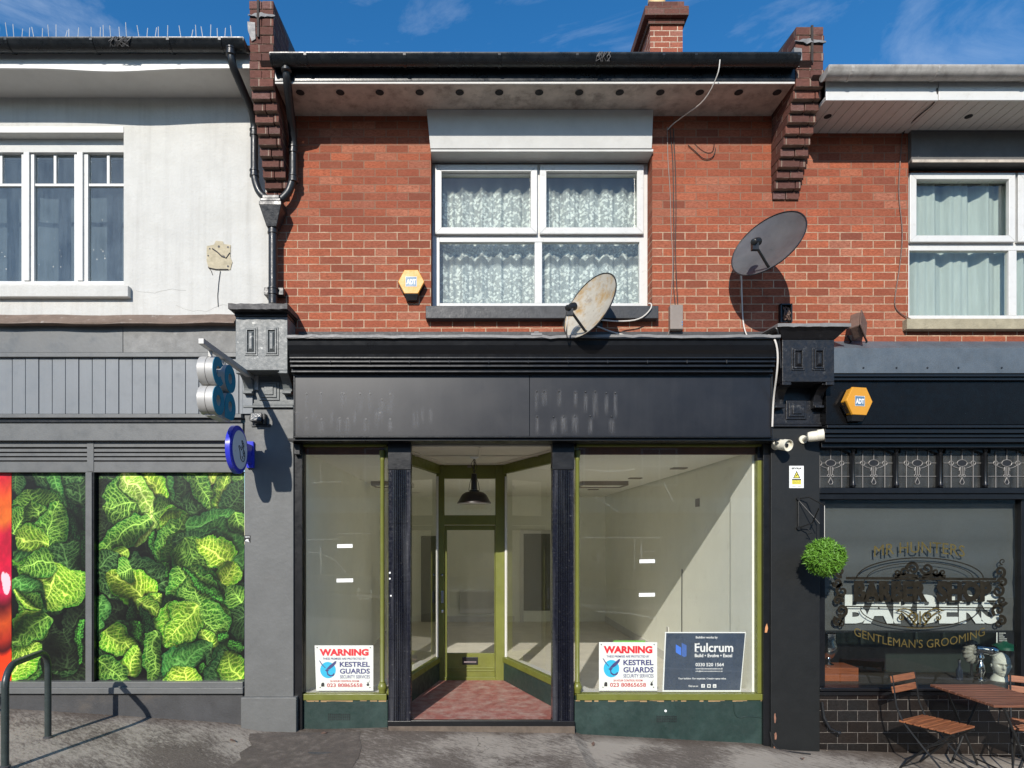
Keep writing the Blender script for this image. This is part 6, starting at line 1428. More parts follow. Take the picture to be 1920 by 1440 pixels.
for s in (-1, 1):
    spiral(q, 1725+s*14, 1156, 10, 1.4, math.pi/2 if s > 0 else math.pi/2, s, .022); spiral(q, 1725+s*34, 1158, 6, 1.2, -math.pi/2, s, .016)
    arcbox(q, [(1725+s*(8+38*t), 1172-26*t-8*math.sin(t*3)) for t in np.linspace(0, 1, 10)], [.022*(1-.7*t) for t in np.linspace(0, 1, 10)])
    arcbox(q, [(1725+s*(10+32*t), 1150-9*math.sin(t*2.5)) for t in np.linspace(0, 1, 10)], .012)
arcbox(q, [(1725, 1146), (1725, 1172)], .016)
arcbox(q, [(1700+50*t, 1176.5+1.5*math.sin(t*3.14)) for t in np.linspace(0, 1, 8)], .006)
q.build('gilt_scroll', M['gold'], ws, recalc=False)
q = MB()
for s in (-1, 1):
    q = MB()
    spiral(q, 1725+s*13, 1066, 12, 1.4, math.pi, -s, .034); spiral(q, 1725+s*30, 1073, 8, 1.2, 0, s, .028); spiral(q, 1725+s*43, 1074, 6, 1.2, math.pi/2, s, .024)
    arcbox(q, [(1725+s*(4+44*t), 1082-4*math.sin(t*3.14)) for t in np.linspace(0, 1, 10)], .035)
    q.build('dark_scroll', M['darkgold'], ws, recalc=False); q = MB()
    for (dy, rr2, d) in ((0, 10, 0), (20, 9, 5), (36, 12, -4), (54, 9, 4), (72, 12, -3), (92, 9, 3)):
        spiral(q, 1725+s*(150+d), 1072+dy, rr2, 1.3, 1.2+dy*.1, s if dy % 40 else -s, .034)
    q.build('dark_scroll', M['darkgold'], ws, recalc=False); q = MB()
    spiral(q, 1725+s*155, 1053, 6, 1.2, math.pi/2, s, .014); q.build('dark_scroll', M['darkgold'], ws, recalc=False); q = MB(); spiral(q, 1725+s*148, 1170, 6, 1.2, -math.pi/2, -s, .018)
    q.build('dark_scroll', M['darkgold'], ws, recalc=False)
# things in the barber window
zb_ = zw0-.019
Yi = .42
q = MB(); q.box(PX(1538, .33), PX(1610, .33), .33, .60, zb_, PZ(1252, .33)); o = q.build('wooden_box', M['crate'], None, bev=.004); tag(o, 'red brown wooden box standing inside the barber window, by the black pilaster', 'box')
v = thing('silver_cup', 'dimpled silver cup standing on the wooden box in the barber window', 'cup', (PX(1553, .46), .46, PZ(1252, .33)))
z0 = PZ(1252, .33)+.001; q = MB(); q.lathe([(.05, z0), (.055, z0+.01), (.02, z0+.03), (.018, z0+.06), (.05, z0+.09), (.085, z0+.15), (.09, z0+.2), (.075, z0+.26), (.08, z0+.34), (.075, z0+.34), (.06, z0+.25)], (PX(1553, .46), .46, 0), n=24); q.build('bowl', M['chrome'], v, smooth=True)
# plaster bust
bu = thing('plaster_bust', 'pale plaster head and neck of a man in the barber window', 'bust', (PX(1885, .36), .36, zb_))
hx, hy, hz = PX(1877, .36), .36, PZ(1247, .36)
q = MB(); nu, nv = 96, 72; vs = []
def g3(a, b, s): return math.exp(-((a/s[0])**2+(b/s[1])**2))
for j in range(nv+1):
    ph = math.pi*j/nv
    for i in range(nu):
        th_ = 2*math.pi*i/nu
        nx_, ny_, nz_ = math.sin(ph)*math.sin(th_), -math.sin(ph)*math.cos(th_), math.cos(ph)
        x = nx_*.080; y = ny_*.100; z = nz_*.132
        if nz_ < 0: x *= 1-.30*nz_*nz_; 
        if ny_ < 0:
            f = -ny_; u_ = nx_*.086; 
            y -= f*(.034*g3(u_, z+.022, (.013, .016))+.022*g3(u_, z-.004, (.010, .022))-.030*(g3(u_-.028, z-.010, (.017, .010))+g3(u_+.028, z-.010, (.017, .010)))+.020*g3(u_, z-.032, (.05, .010))+.014*g3(u_, z+.050, (.024, .005))+.016*g3(u_, z+.066, (.022, .007))-.020*g3(u_, z+.0575, (.026, .0035))+.012*g3(u_, z+.105, (.02, .018)))
        if z > .045:
            k = min((z-.045)/.03, 1); bmp = .007*k*(1+.5*math.sin(th_*9+z*90)*math.sin(z*120+th_*4)); x *= 1+bmp/.09; y *= 1+bmp/.1
        a = R(-27); vs.append((hx+x*math.cos(a)-y*math.sin(a), hy+x*math.sin(a)+y*math.cos(a), hz+z))
q.add(vs, [(j*nu+i, j*nu+(i+1) % nu, (j+1)*nu+(i+1) % nu, (j+1)*nu+i) for j in range(nv) for i in range(nu)])
for s in (-1, 1): q.lathe([(.004, -.006), (.014, -.004), (.018, .004), (.012, .010), (.006, .006)], (hx+s*.078*math.cos(R(-27)), hy+s*.078*math.sin(R(-27)), hz-.008), (s*math.cos(R(-27)), s*math.sin(R(-27))-.2, 0), 12)
q.build('head', M['stone'], bu, smooth='all')
q = MB(); q.lathe([(.085, zb_), (.082, zb_+.02), (.058, zb_+.06), (.055, hz-.07), (.05, hz-.03)], (hx, hy+.015, 0), n=24); q.build('neck', M['stone'], bu, smooth=True)
fo = thing('ribbed_shell', 'grey ribbed shell shape beside the plaster head in the barber window', 'ornament', (PX(1818, .5), .5, zb_))
q = MB(); fx, fz = PX(1822, .5), PZ(1220, .5); nu, nv = 60, 14; vs = []
for j in range(nv+1):
    ph = math.pi*j/nv
    for i in range(nu):
        a = 2*math.pi*i/nu; rad = .12*(1+.10*math.sin(14*a))*(1-.12*math.sin(a)); 
        vs.append((fx+rad*math.sin(ph)*math.cos(a)*.72, .5-.07*math.cos(ph)*(1-.4*math.exp(-(math.sin(ph)/.3)**2)), fz+rad*math.sin(ph)*math.sin(a)))
q.add(vs, [(j*nu+i, j*nu+(i+1) % nu, (j+1)*nu+(i+1) % nu, (j+1)*nu+i) for j in range(nv) for i in range(nu)]); q.build('shell', M['fossil'], fo, smooth='all')
q = MB(); q.lathe([(.05, zb_), (.05, zb_+.015), (.012, zb_+.03), (.012, fz-.08)], (fx, .5, 0), n=16); q.build('stand', M['castiron'], fo)
hd = thing('chrome_dryer', 'chrome hair dryer hood on a turned chrome stand in the barber window', 'hair dryer', (PX(1840, .4), .4, zb_))
q = MB(); dx, dz = PX(1848, .4), PZ(1219, .4); q.lathe([(.02, -.10), (.05, -.095), (.052, .02), (.058, .022), (.062, .05), (.055, .09), (.03, .115), (.005, .12)], (dx, .4, dz), (1, -.25, -.12), 24); q.build('hood', M['chrome'], hd, smooth=True)
q = MB(); q.lathe([(.05, zb_), (.05, zb_+.012), (.022, zb_+.03), (.028, zb_+.06), (.042, zb_+.10), (.035, zb_+.15), (.020, zb_+.19), (.030, zb_+.195), (.016, zb_+.21), (.034, zb_+.235), (.028, zb_+.262), (.01, zb_+.27), (.01, dz-.045)], (PX(1839, .4), .4, 0), n=20); q.build('stand', M['chrome'], hd, smooth=True)
t = thing('dark_bottle', 'dark bottle standing in the barber window left of the chrome stand', 'bottle', (PX(1797, .4), .4, zb_))
q = MB(); q.lathe([(.03, zb_), (.032, zb_+.10), (.012, zb_+.14), (.012, zb_+.19)], (PX(1799, .4), .4, 0), n=16); q.build('glass_body', M['bottle'], t, smooth=True); q = MB(); q.lathe([(.014, zb_+.185), (.015, zb_+.21), (.006, zb_+.215)], (PX(1799, .4), .4, 0), n=12); q.build('cap', M['chrome'], t, smooth=True)
t = thing('green_shade_lamp', 'green enamel shade behind the plaster head in the barber window', 'lamp', (PX(1888, .9), .9, zb_))
zg = PZ(1212, .9); q = MB(); q.lathe([(.13, zg-.03), (.125, zg), (.08, zg+.03), (.03, zg+.045), (.02, zg+.06)], (PX(1884, .9), .9, 0), n=28); q.build('shade', M['greenshelf'], t, smooth=True); q = MB(); q.lathe([(.05, zb_), (.05, zb_+.02), (.01, zb_+.03), (.01, zg)], (PX(1884, .9), .9, 0), n=12); q.build('stem', M['castiron'], t)
t = thing('price_board', 'dark price board with rows of white lines behind the plaster head', 'notice board', (PX(1900, .95), .95, 0))
q = MB(); Yq = .95; q.box(PX(1868, Yq), PX(1932, Yq), Yq, Yq+.02, PZ(1216, Yq), PZ(1178, Yq)); q.box(PX(1895, Yq), PX(1905, Yq), Yq+.002, Yq+.018, -.25, PZ(1216, Yq)); q.build('board', M['inkblack'], t)
q = MB(); r = np.random.RandomState(3)
for k in range(9):
    yk = 1183+k*3.6; q.box(PX(1873, Yq), PX(1877+12*r.rand(), Yq), Yq-.002, Yq-.0002, PZ(yk+1, Yq), PZ(yk, Yq)); q.box(PX(1909, Yq), PX(1915, Yq), Yq-.002, Yq-.0002, PZ(yk+1, Yq), PZ(yk, Yq))
q.box(PX(1868, Yq), PX(1870, Yq), Yq-.002, Yq-.0002, PZ(1212, Yq), PZ(1180, Yq)); q.build('white_lines', M['letterw'], t)

# ------------------------------------------------------------------ things fixed to the black pilaster
def cctv(px, py, Y, d, lab):
    t = thing('security_camera', lab, 'security camera', P(px, py, Y), group='cream security cameras on the black pilaster')
    c = P(px, py, Y); d = Vector(d).normalized()
    q = MB(); q.lathe([(.028, -.06), (.045, -.05), (.050, -.02), (.050, .055), (.046, .06)], c, d, 24); q.build('body', M['camwhite'], t, smooth=True)
    q = MB(); q.lathe([(.054, .03), (.055, .085), (.051, .085), (.050, .03)], c+Vector((0, 0, .004)), d, 24); q.build('hood', M['camwhite'], t, smooth=True)
    q = MB(); q.lathe([(.001, .0625), (.020, .063), (.020, .058)], c, d, 16); q.build('lens', M['inkblack'], t)
    b_ = c-d*.05; q = MB(); q.tube([b_, Vector((b_.x, -.05, b_.z-.01)), Vector((b_.x, -.028, b_.z-.01))], .016, 10); q.cyl((b_.x, -.045, b_.z-.01), (b_.x, -.0295, b_.z-.01), .04, n=20); q.build('mount', M['camwhite'], t)
cctv(1466, 834, -.13, (.35, -1, -.28), 'cream security camera pointing to the street, left one on the black pilaster')
cctv(1526, 818, -.15, (1, -.45, .08), 'cream security camera pointing right, right one on the black pilaster')
t = thing('cctv_notice', 'small white notice with yellow warning triangle on the black pilaster', 'notice', P(1494, 915, -.033))
Yq = -.0335; q = MB(); q.box(PX(1480, Yq), PX(1507, Yq), Yq, -.0305, PZ(915, Yq), PZ(873.5, Yq)); q.build('plate', M['signwhite'], t)
M['yel'] = mk('yellow_ink', (.75, .66, .08), .5, bump=0)
def fl_(mb, pts, dy): mb.add([(PX(a, Yq), Yq-dy, PZ(c, Yq)) for a, c in pts], [tuple(range(len(pts)))])
q = MB(); fl_(q, [(1487, 896.5), (1500.5, 896.5), (1493.6, 882.5)], .0008); fl_(q, [(1491, 886), (1496, 886), (1496, 888), (1491, 888)][:0] or [(1485, 898), (1502, 898), (1502, 907), (1485, 907)], .0008); q.build('black_marks', M['inkblack'], t, recalc=False)
q = MB(); fl_(q, [(1489, 895.3), (1498.3, 895.3), (1493.6, 885.5)], .0014); fl_(q, [(1485.3, 900.2), (1501.6, 900.2), (1502, 908), (1485, 908)], .0014); q.build('yellow_panels', M['yel'], t, recalc=False)
q = MB(); q.text('SPYRIA', PX(1493.5, Yq), PZ(878.3, Yq), .10, .018, Yq-.001, .04); q.text('CCTV IN', PX(1493.5, Yq), PZ(902, Yq), .075, .010, Yq-.0018, .01); q.text('OPERATION', PX(1493.5, Yq), PZ(905.5, Yq), .075, .010, Yq-.0018, .01); fl_(q, [(1491, 893), (1494.5, 889), (1496, 890), (1492, 893.6)], .0018); fl_(q, [(1485, 911), (1492, 911), (1492, 911.8), (1485, 911.8)], .0012); fl_(q, [(1496, 911), (1503, 911), (1503, 911.8), (1496, 911.8)], .0012); q.build('lettering', M['inkblack'], t, recalc=False)
# topiary ball on iron bracket
br = thing('iron_bracket', 'thin black iron hanging bracket on the black pilaster', 'bracket', P(1500, 1000, -.03))
q = MB(); yb2 = -.335
p0, p1 = P(1497, 935, -.04), P(1497, 990, -.04)
tip = Vector((PX(1546, -.34), -.34, PZ(948, -.34)))
q.tube([p0, p1], .008, 8); q.tube([p0+Vector((0, 0, .0)), Vector((p0.x+.06, -.12, p0.z+.01)), tip], .006, 8); q.tube([p1, Vector((p1.x+.08, -.15, p1.z+.05)), Vector((tip.x-.03, -.30, tip.z-.02))], .006, 8)
q.tube([p0+Vector((0, -.01, -.02)), Vector((p0.x+.12, -.2, p1.z+.04))], .004, 6); q.tube([p1, Vector((p1.x+.06, -.10, p1.z-.01)), Vector((p1.x+.085, -.14, p1.z-.05)), Vector((p1.x+.06, -.10, p1.z-.06))], .005, 6)
for p in (p0, p1): q.cyl((p.x, -.055, p.z), (p.x, -.029, p.z), .02, n=12)
q.build('scrolled_iron', M['blacksteel'], br)
tb = thing('topiary_ball', 'bright green artificial topiary ball hanging beside the barber window', 'topiary ball', P(1546, 1082, -.34))
bc = P(1546, 1045, -.34); rad = 35/S(-.34)
q = MB(); q.tube([tip, tip+Vector((0, 0, -.10)), bc+Vector((0, 0, rad-.02))], .0025, 6); q.build('chain', M['cablew'], tb)
q = MB(); r = np.random.RandomState(21)
n = 5200
for k in range(n):
    d = Vector(r.randn(3).tolist()).normalized(); rr = rad*(.78+.17*r.rand())*(1+.05*math.sin(d.x*7+1)*math.cos(d.z*6)+.04*math.sin(d.z*9+d.y*5)); c = bc+d*rr
    t_ = Vector(r.randn(3).tolist()); t_ = (t_-d*t_.dot(d)*.6).normalized(); nn = (d+Vector(r.randn(3).tolist())*.5).normalized(); s_ = t_.cross(nn).normalized(); l = (.020+.018*r.rand())*(1.8 if r.rand() < .03 else 1); w_ = .0045
    q.add([c-s_*w_, c+s_*w_, c+t_*l*.6+s_*w_*.8+d*.008, c+t_*l+d*.014, c+t_*l*.6-s_*w_*.8+d*.008], [(0, 1, 2, 3, 4)])
q.build('leaves', M['grass'], tb, recalc=False)
q = MB(); nu = 24; vs = [(bc.x+rad*.80*math.sin(math.pi*j/16)*math.cos(2*math.pi*i/nu), bc.y+rad*.80*math.sin(math.pi*j/16)*math.sin(2*math.pi*i/nu), bc.z+rad*.80*math.cos(math.pi*j/16)) for j in range(17) for i in range(nu)]
q.add(vs, [(j*nu+i, j*nu+(i+1) % nu, (j+1)*nu+(i+1) % nu, (j+1)*nu+i) for j in range(16) for i in range(nu)]); q.build('core', mk('dark_leaf_core', (.03, .09, .01), .8), tb, smooth='all')

# ------------------------------------------------------------------ alarm boxes
def alarm(px, py, Yf, sz, yaw, lab):
    c = P(px, py, Yf); t = thing('alarm_box', lab, 'alarm box', (c.x, c.y, c.z-sz), group='yellow hexagonal alarm boxes')
    rot = Matrix.Rotation(yaw, 3, 'Z'); dpt = -Yf if Yf > -.12 else .12
    dpt = .085
    def mv(u, y, z): v_ = rot @ Vector((u, y, z)); return (c.x+v_.x, c.y+v_.y, c.z+v_.z)
    hx_ = [(sz, .0), (sz*.52, .9*sz), (-sz*.52, .9*sz), (-sz, .0), (-sz*.52, -.9*sz), (sz*.52, -.9*sz)]
    def hexp(s0, y0, s1, y1, drop=0):
        q = MB(); q.add([mv(u*s0, y0, w*s0) for u, w in hx_]+[mv(u*s1, y1, w*s1-drop) for u, w in hx_], [tuple(range(6)), tuple(range(11, 5, -1))]+[(i, 6+i, 6+(i+1) % 6, (i+1) % 6) for i in range(6)]); return q
    hexp(1.0, 0, 1.03, .022).build('cover', M['yellow'], t, bev=.004)
    hexp(.97, .0225, .93, dpt).build('body', M['yellow'], t, bev=.003)
    q = MB()
    for k in range(7):       # louvres on the two lower flanks
        f = .12+.11*k
        for s in (-1, 1):
            a = Vector((s*sz*(.99-.47*f), 0, -.9*sz*f)); d_ = Vector((s*.9, 0, -.5)).normalized()*.004
            q.add([mv(a.x+d_.x+u, y, a.z+d_.z+w) for y in (.03, dpt-.005) for u, w in ((-.004, -.004), (.004, -.004), (.004, .004), (-.004, .004))], [(0, 1, 2, 3), (7, 6, 5, 4), (0, 4, 5, 1), (1, 5, 6, 2), (2, 6, 7, 3), (3, 7, 4, 0)])
    q.build('louvre', M['inkblack'], t)
    q = MB(); z1 = -.905*sz
    q.add([mv(u, y, z) for (u, y, z) in ((-sz*.52, .004, z1), (sz*.52, .004, z1), (sz*.52, dpt, z1), (-sz*.52, dpt, z1), (-sz*.42, .03, z1-.055), (sz*.42, .03, z1-.055), (sz*.42, dpt, z1-.055), (-sz*.42, dpt, z1-.055))], [(3, 2, 1, 0), (4, 5, 6, 7), (0, 1, 5, 4), (1, 2, 6, 5), (2, 3, 7, 6), (3, 0, 4, 7)]); q.build('strobe_base', M['castiron'], t, bev=.003)
    q = MB(); q.add([mv(u, y, w) for y in (-.0025, -.0003) for u, w in ((-.052, -.045), (.052, -.045), (.052, .045), (-.052, .045))], [(0, 1, 2, 3), (7, 6, 5, 4), (0, 4, 5, 1), (1, 5, 6, 2), (2, 6, 7, 3), (3, 7, 4, 0)]); q.build('badge', M['adtblue'], t)
    q = MB(); q.text('ADT', 0, 0, .094, .05, 0, .05, mapf=lambda a, b: mv(a, -.0032, b-.002)); 
    for (u0, w0, u1, w1) in ((-.055, -.048, .055, -.045), (-.055, .045, .055, .048), (-.055, -.045, -.052, .045), (.052, -.045, .055, .045)): q.add([mv(u0, -.0028, w0), mv(u1, -.0028, w0), mv(u1, -.0028, w1), mv(u0, -.0028, w1)], [(0, 1, 2, 3)])
    q.build('lettering', M['letterw'], t, recalc=False)
alarm(771, 528, -.088, .127, 0, 'yellow hexagonal alarm box on the brick wall, left of the lace-curtained window')
alarm(1612, 752, -.215, .145, R(12), 'yellow hexagonal alarm box on the black barber fascia')

# ------------------------------------------------------------------ satellite dishes
def meshdish():
    m, nt, out = nodes('perforated_grey_dish'); L = nt.links.new; t = N(nt, 'TexCoord')
    b = N(nt, 'BsdfPrincipled', Roughness=.33); c = mix(nt, ramp(nt, noise(nt, t.outputs['Object'], 6, 6), .35, .7), (.085, .085, .09), (.125, .125, .13)); L(c, b.inputs['Base Color'])
    tr = N(nt, 'BsdfTransparent'); x = N(nt, 'MixShader'); x.inputs[0].default_value = .86; L(tr.outputs[0], x.inputs[1]); L(b.outputs[0], x.inputs[2]); L(x.outputs[0], out.inputs[0]); return m
M['dishgrey'] = meshdish()
def dish(c, rw, rh, az, elv, mat, lab, mount):
    t = thing('satellite_dish', lab, 'satellite dish', (c[0], c[1], c[2]-rh), group='satellite dishes on the brick front')
    c = Vector(c); n = Vector((-math.sin(az)*math.cos(elv), -math.cos(az)*math.cos(elv), math.sin(elv))); h = Vector((math.cos(az), -math.sin(az), 0)); v_ = h.cross(n)*1.0
    if v_.z < 0: v_ = -v_
    q = MB(); nr, na = 10, 48; fr_, bk = [], []
    for j in range(nr+1):
        f = j/nr
        for i in range(na):
            a = 2*math.pi*i/na; p = c+h*rw*f*math.cos(a)+v_*rh*f*math.sin(a)+n*(.065*(f*f-1)); fr_.append(p); bk.append(p-n*.008)
    N_ = len(fr_); fs = []
    for j in range(nr):
        for i in range(na):
            k = (i+1) % na; fs += [(j*na+i, j*na+k, (j+1)*na+k, (j+1)*na+i), (N_+j*na+i, N_+(j+1)*na+i, N_+(j+1)*na+k, N_+j*na+k)]
    fs += [(nr*na+i, nr*na+(i+1) % na, N_+nr*na+(i+1) % na, N_+nr*na+i) for i in range(na)]
    q.add(fr_+bk, fs); q.build('reflector', mat, t, smooth=True)
    q = MB(); q.tube([c+h*rw*1.005*math.cos(a)+v_*rh*1.005*math.sin(a) for a in np.linspace(0, 2*math.pi, 49)], .006, 6, cap=False); q.build('rim', M['castiron'], t, smooth=True)
    ft = c-v_*rh*.86-n*.01+h*rw*.18; fo_ = c+n*.22-v_*rh*.62+h*rw*.12
    q = MB(); q.tube([ft-n*.03, ft+n*.02, fo_], .012, 8); q.build('feed_arm', M['blacksteel'], t)
    dd = (c-fo_).normalized(); q = MB(); q.lathe([(.018, -.06), (.026, -.055), (.026, -.01), (.034, .0), (.036, .05), (.028, .06)], fo_+v_*.03, dd, 16); q.box(fo_.x-.03, fo_.x+.025, fo_.y-.02, fo_.y+.02, fo_.z-.05, fo_.z+.01); q.build('receiver_head', M['blacksteel'], t, smooth=True)
    m_ = Vector(mount); q = MB(); q.tube([c-n*.07, c-n*.14-v_*.03, Vector((m_.x, -.14, m_.z)), Vector((m_.x, -.01, m_.z))], .018, 10); q.box(m_.x-.05, m_.x+.05, -.014, -.0015, m_.z-.075, m_.z+.075); q.build('wall_bracket', M['blacksteel'], t)
    return c, n, v_, fo_
d1 = dish(P(1105, 573, -.42), .30, .335, R(54), R(22), M['dishrust'], 'rust-stained satellite dish standing on the black cornice under the window', P(1120, 600, 0))
d2 = dish(P(1439, 457, -.48), .345, .315, R(54), R(22), M['dishgrey'], 'clean grey satellite dish on the brick wall below the right brick pier', P(1392, 497, 0))

# ------------------------------------------------------------------ boxes, lamp, cables
t = thing('junction_box', 'grey brown junction box under the cables right of the lace-curtained window', 'junction box', P(1269, 618, 0))
q = MB(); q.box(PX(1257, -.07), PX(1281, -.07), -.07, -.001, PZ(617, -.07), PZ(571, -.07)); q.build('case', M['boxgrey'], t, bev=.006)
q = MB(); q.cyl((PX(1279, -.07), -.0735, PZ(604, -.07)), (PX(1279, -.07), -.0695, PZ(604, -.07)), .006, n=10); q.cyl((PX(1279, -.07), -.0735, PZ(609, -.07)), (PX(1279, -.07), -.0695, PZ(609, -.07)), .006, n=10); q.build('screw', M['chrome'], t)
t = thing('broken_box', 'broken open black box with dangling wires on top of the black pilaster', 'junction box', P(1475, 603, 0))
q = MB()
for (a, c, d, e) in ((1464, 1466, 569, 604), (1484, 1486, 569, 604), (1464, 1486, 569, 571)): q.box(PX(a, -.05), PX(c, -.05), -.05, -.001, PZ(e, -.05), PZ(d, -.05))
q.box(PX(1466, -.01), PX(1484, -.01), -.012, -.001, PZ(604, -.01), PZ(571, -.01)); q.build('case', M['castiron'], t)
q = MB(); r = np.random.RandomState(5)
for k in range(7): q.tube([P(1468+14*r.rand(), 574+6*r.rand(), -.02), P(1468+16*r.rand(), 586+5*r.rand(), -.05-.03*r.rand()), P(1466+22*r.rand(), 600, -.03)], .005, 6)
q.build('wires', M['rusty'], t)
fl2 = thing('floodlight', 'brown weathered floodlight tilted above the barber fascia', 'floodlight', P(1605, 645, -.1))
c = P(1607, 611, -.17); q = MB(); rt = Matrix.Rotation(R(25), 3, 'Y') @ Matrix.Rotation(R(-30), 3, 'X') @ Matrix.Rotation(R(35), 3, 'Z')
def bx_(mb, sx, sy, sz_, o=(0, 0, 0)): mb.add([tuple(c+rt @ Vector((a*sx+o[0], b_*sy+o[1], d_*sz_+o[2]))) for d_ in (-1, 1) for a, b_ in ((-1, -1), (1, -1), (1, 1), (-1, 1))], [(3, 2, 1, 0), (4, 5, 6, 7), (0, 1, 5, 4), (1, 2, 6, 5), (2, 3, 7, 6), (3, 0, 4, 7)])
bx_(q, .075, .045, .105); q.build('housing', M['rusty'], fl2, bev=.012)
q = MB(); bx_(q, .085, .006, .115, (0, -.053, 0)); q.build('front_frame', M['rusty'], fl2, bev=.004)
q = MB(); q.tube([c+Vector((-.06, .05, -.08)), P(1596, 640, -.06), P(1590, 646, -.002)], .009, 8); q.tube([c+Vector((.08, .05, -.04)), P(1625, 640, -.06), P(1622, 650, -.002)], .009, 8); q.build('bracket', M['castiron'], fl2)
def cable(pts, r, mat, lab, name='cable', sag=0):
    P_ = [Vector(p) for p in pts]; out = [P_[0]]
    for i in range(1, len(P_)-1):
        a, b_, c_ = P_[i-1], P_[i], P_[i+1]
        for s in np.linspace(0, 1, 5): out.append(((a+b_)/2)*(1-s)**2+b_*2*s*(1-s)+((b_+c_)/2)*s*s)
    out.append(P_[-1]); q = MB(); q.tube(out, r, 6)
    tag(q.build(name, mat, None, smooth=True), lab, 'cable', 'loose cables on the building fronts')
w_ = lambda a, b_, y=-.012: P(a, b_, y)
cable([w_(1350, 112, -.62), w_(1347, 140, -.60), w_(1322, 190, -.40), w_(1285, 215, -.15), w_(1262, 232, -.03), w_(1252, 243)], .005, M['cablew'], 'pale cable drooping from the black gutter to the brick wall')
cable([w_(1251, 238), w_(1252, 300), w_(1257, 360), w_(1258, 430), w_(1262, 480), w_(1260, 540), w_(1256, 580), w_(1258, 610), w_(1250, 636, -.05)], .0038, M['boxgrey'], 'thin grey cable running down beside the junction box to the cornice')
cable([w_(1256, 240), w_(1262, 300), w_(1263, 400), w_(1264, 480), w_(1262, 530), w_(1266, 572)], .0042, M['cableb'], 'left black cable running down the brick into the junction box')
cable([w_(1262, 240), w_(1266, 300), w_(1268, 390), w_(1266, 470), w_(1269, 540), w_(1271, 572)], .0042, M['cableb'], 'right black cable running down the brick into the junction box')
cable([w_(1290, 272), w_(1305, 285), w_(1320, 300), w_(1338, 296), w_(1342, 277)], .004, M['cableb'], 'short black cable loop high on the brick right of the window')
lnb = d1[3]
cable([lnb+Vector((-.02, 0, -.04)), lnb+Vector((-.03, .02, -.16)), w_(1063, 634, -.40), w_(1068, 636, -.38), w_(1074, 618, -.42), w_(1084, 610, -.40), w_(1096, 614, -.38)], .007, M['cablew'], 'white cable loop hanging from the rusty dish head')
cable([w_(1128, 600, -.30), w_(1160, 603, -.1), w_(1200, 600, -.1), w_(1221, 580, -.11), w_(1222, 569, -.11), w_(1216, 569, -.09)], .0065, M['cablew'], 'white cable curling from the rusty dish up to the black sill')
cable([w_(1120, 612, -.28), w_(1150, 624, -.2), w_(1190, 632, -.30), w_(1225, 638, -.36)], .0065, M['cablew'], 'white cable lying from the rusty dish along the cornice')
cable([w_(1390, 506, -.06), w_(1391, 560), w_(1393, 605), w_(1398, 625, -.03), w_(1404, 634, -.2)], .0065, M['cablew'], 'white cable dropping from the grey dish to the cornice')
cable([w_(1430, 640, -.2), w_(1438, 627, -.30), w_(1452, 632, -.42), w_(1459, 660, -.42), w_(1457, 700, -.40), w_(1450, 745, -.24), w_(1448, 800, -.24)], .0085, M['cablew'], 'grey white cable looping down the left side of the black pilaster')
cable([w_(1420, 632, -.1), w_(1445, 618, -.30), w_(1458, 612, -.36), w_(1462, 650, -.30), w_(1464, 690, -.28)], .008, M['castiron'], 'black cable bundle at the corner of the black pilaster cap')
cable([w_(1692, 248), w_(1688, 300), w_(1684, 365), w_(1693, 430), w_(1690, 480), w_(1680, 545), w_(1676, 575), w_(1690, 590), w_(1712, 600, -.02)], .0048, M['rusty'], 'thin brown cable wandering down the brick beside the right window')
cable([w_(1757, 165, -.50), w_(1757, 190, -.47), w_(1725, 215, -.3), w_(1698, 240, -.05), w_(1693, 252)], .006, M['cableb'], 'black cable crossing the white boarded soffit')
cable([w_(1563, 653, -.06), w_(1640, 645, -.03), w_(1720, 649, -.03), w_(1790, 651, -.03), w_(1900, 653, -.03), w_(2000, 653, -.03)], .012, M['castiron'], 'grey conduit along the foot of the brickwork above the barber fascia', 'conduit')

# ------------------------------------------------------------------ bistro furniture
def strip(mb, p0, p1, w_, t_):
    """flat steel bar between two points (width w_ across, thickness t_)"""
    return mb.tube([p0, p1], t_, 4)
def bistro_chair(loc, rz, lab, first=None):
    t = thing('bistro_chair', lab, 'chair', loc, rz, 'folding slatted bistro chairs')
    if first:
        for ch in first.children:
            c_ = ch.copy(); COL.objects.link(c_); c_.parent = t
        return t
    hw, sh, r = .19, .45, .0085
    for s in (-1, 1):
        x = s*hw
        q = MB(); q.tube([(x, -.24, 0), (x, .02, .26), (x, .20, .46), (x, .25, .58), (x, .29, .86)], r, 8); q.build('back_leg' if False else 'upright', M['blacksteel'], t, local=True, smooth=True)
        q = MB(); q.tube([(x*.9, .24, 0), (x*.9, .02, .25), (x*.9, -.19, .435)], r, 8); q.build('leg', M['blacksteel'], t, local=True, smooth=True)
        q = MB(); q.box(x*.9-.006, x*.9+.006, -.21, .19, .425, .445); q.build('seat_rail', M['blacksteel'], t, local=True)
    for (x_, y_, z_) in ((hw, -.235, .01), (hw*.9, .235, .01), (hw, .02, .26)):
        q = MB(); q.tube([(-x_, y_, z_), (x_, y_, z_)], .007, 8); q.build('stretcher', M['blacksteel'], t, local=True)
    for k in range(7):
        q = MB(); y = -.20+k*.062; q.box(-.205, .205, y, y+.050, .446, .462); q.build('seat_slat', M['slat'], t, local=True, bev=.003)
    for z in (.70, .795):
        q = MB(); y = .268+(z-.58)*.12; q.add([(-.205, y-.016, z), (.205, y-.016, z), (.205, y-.006, z+.06), (-.205, y-.006, z+.06), (-.205, y-.003, z-.002), (.205, y-.003, z-.002), (.205, y+.007, z+.058), (-.205, y+.007, z+.058)], [(0, 1, 2, 3), (7, 6, 5, 4), (0, 4, 5, 1), (1, 5, 6, 2), (2, 6, 7, 3), (3, 7, 4, 0)]); q.build('back_slat', M['slat'], t, local=True, bev=.003)
    return t
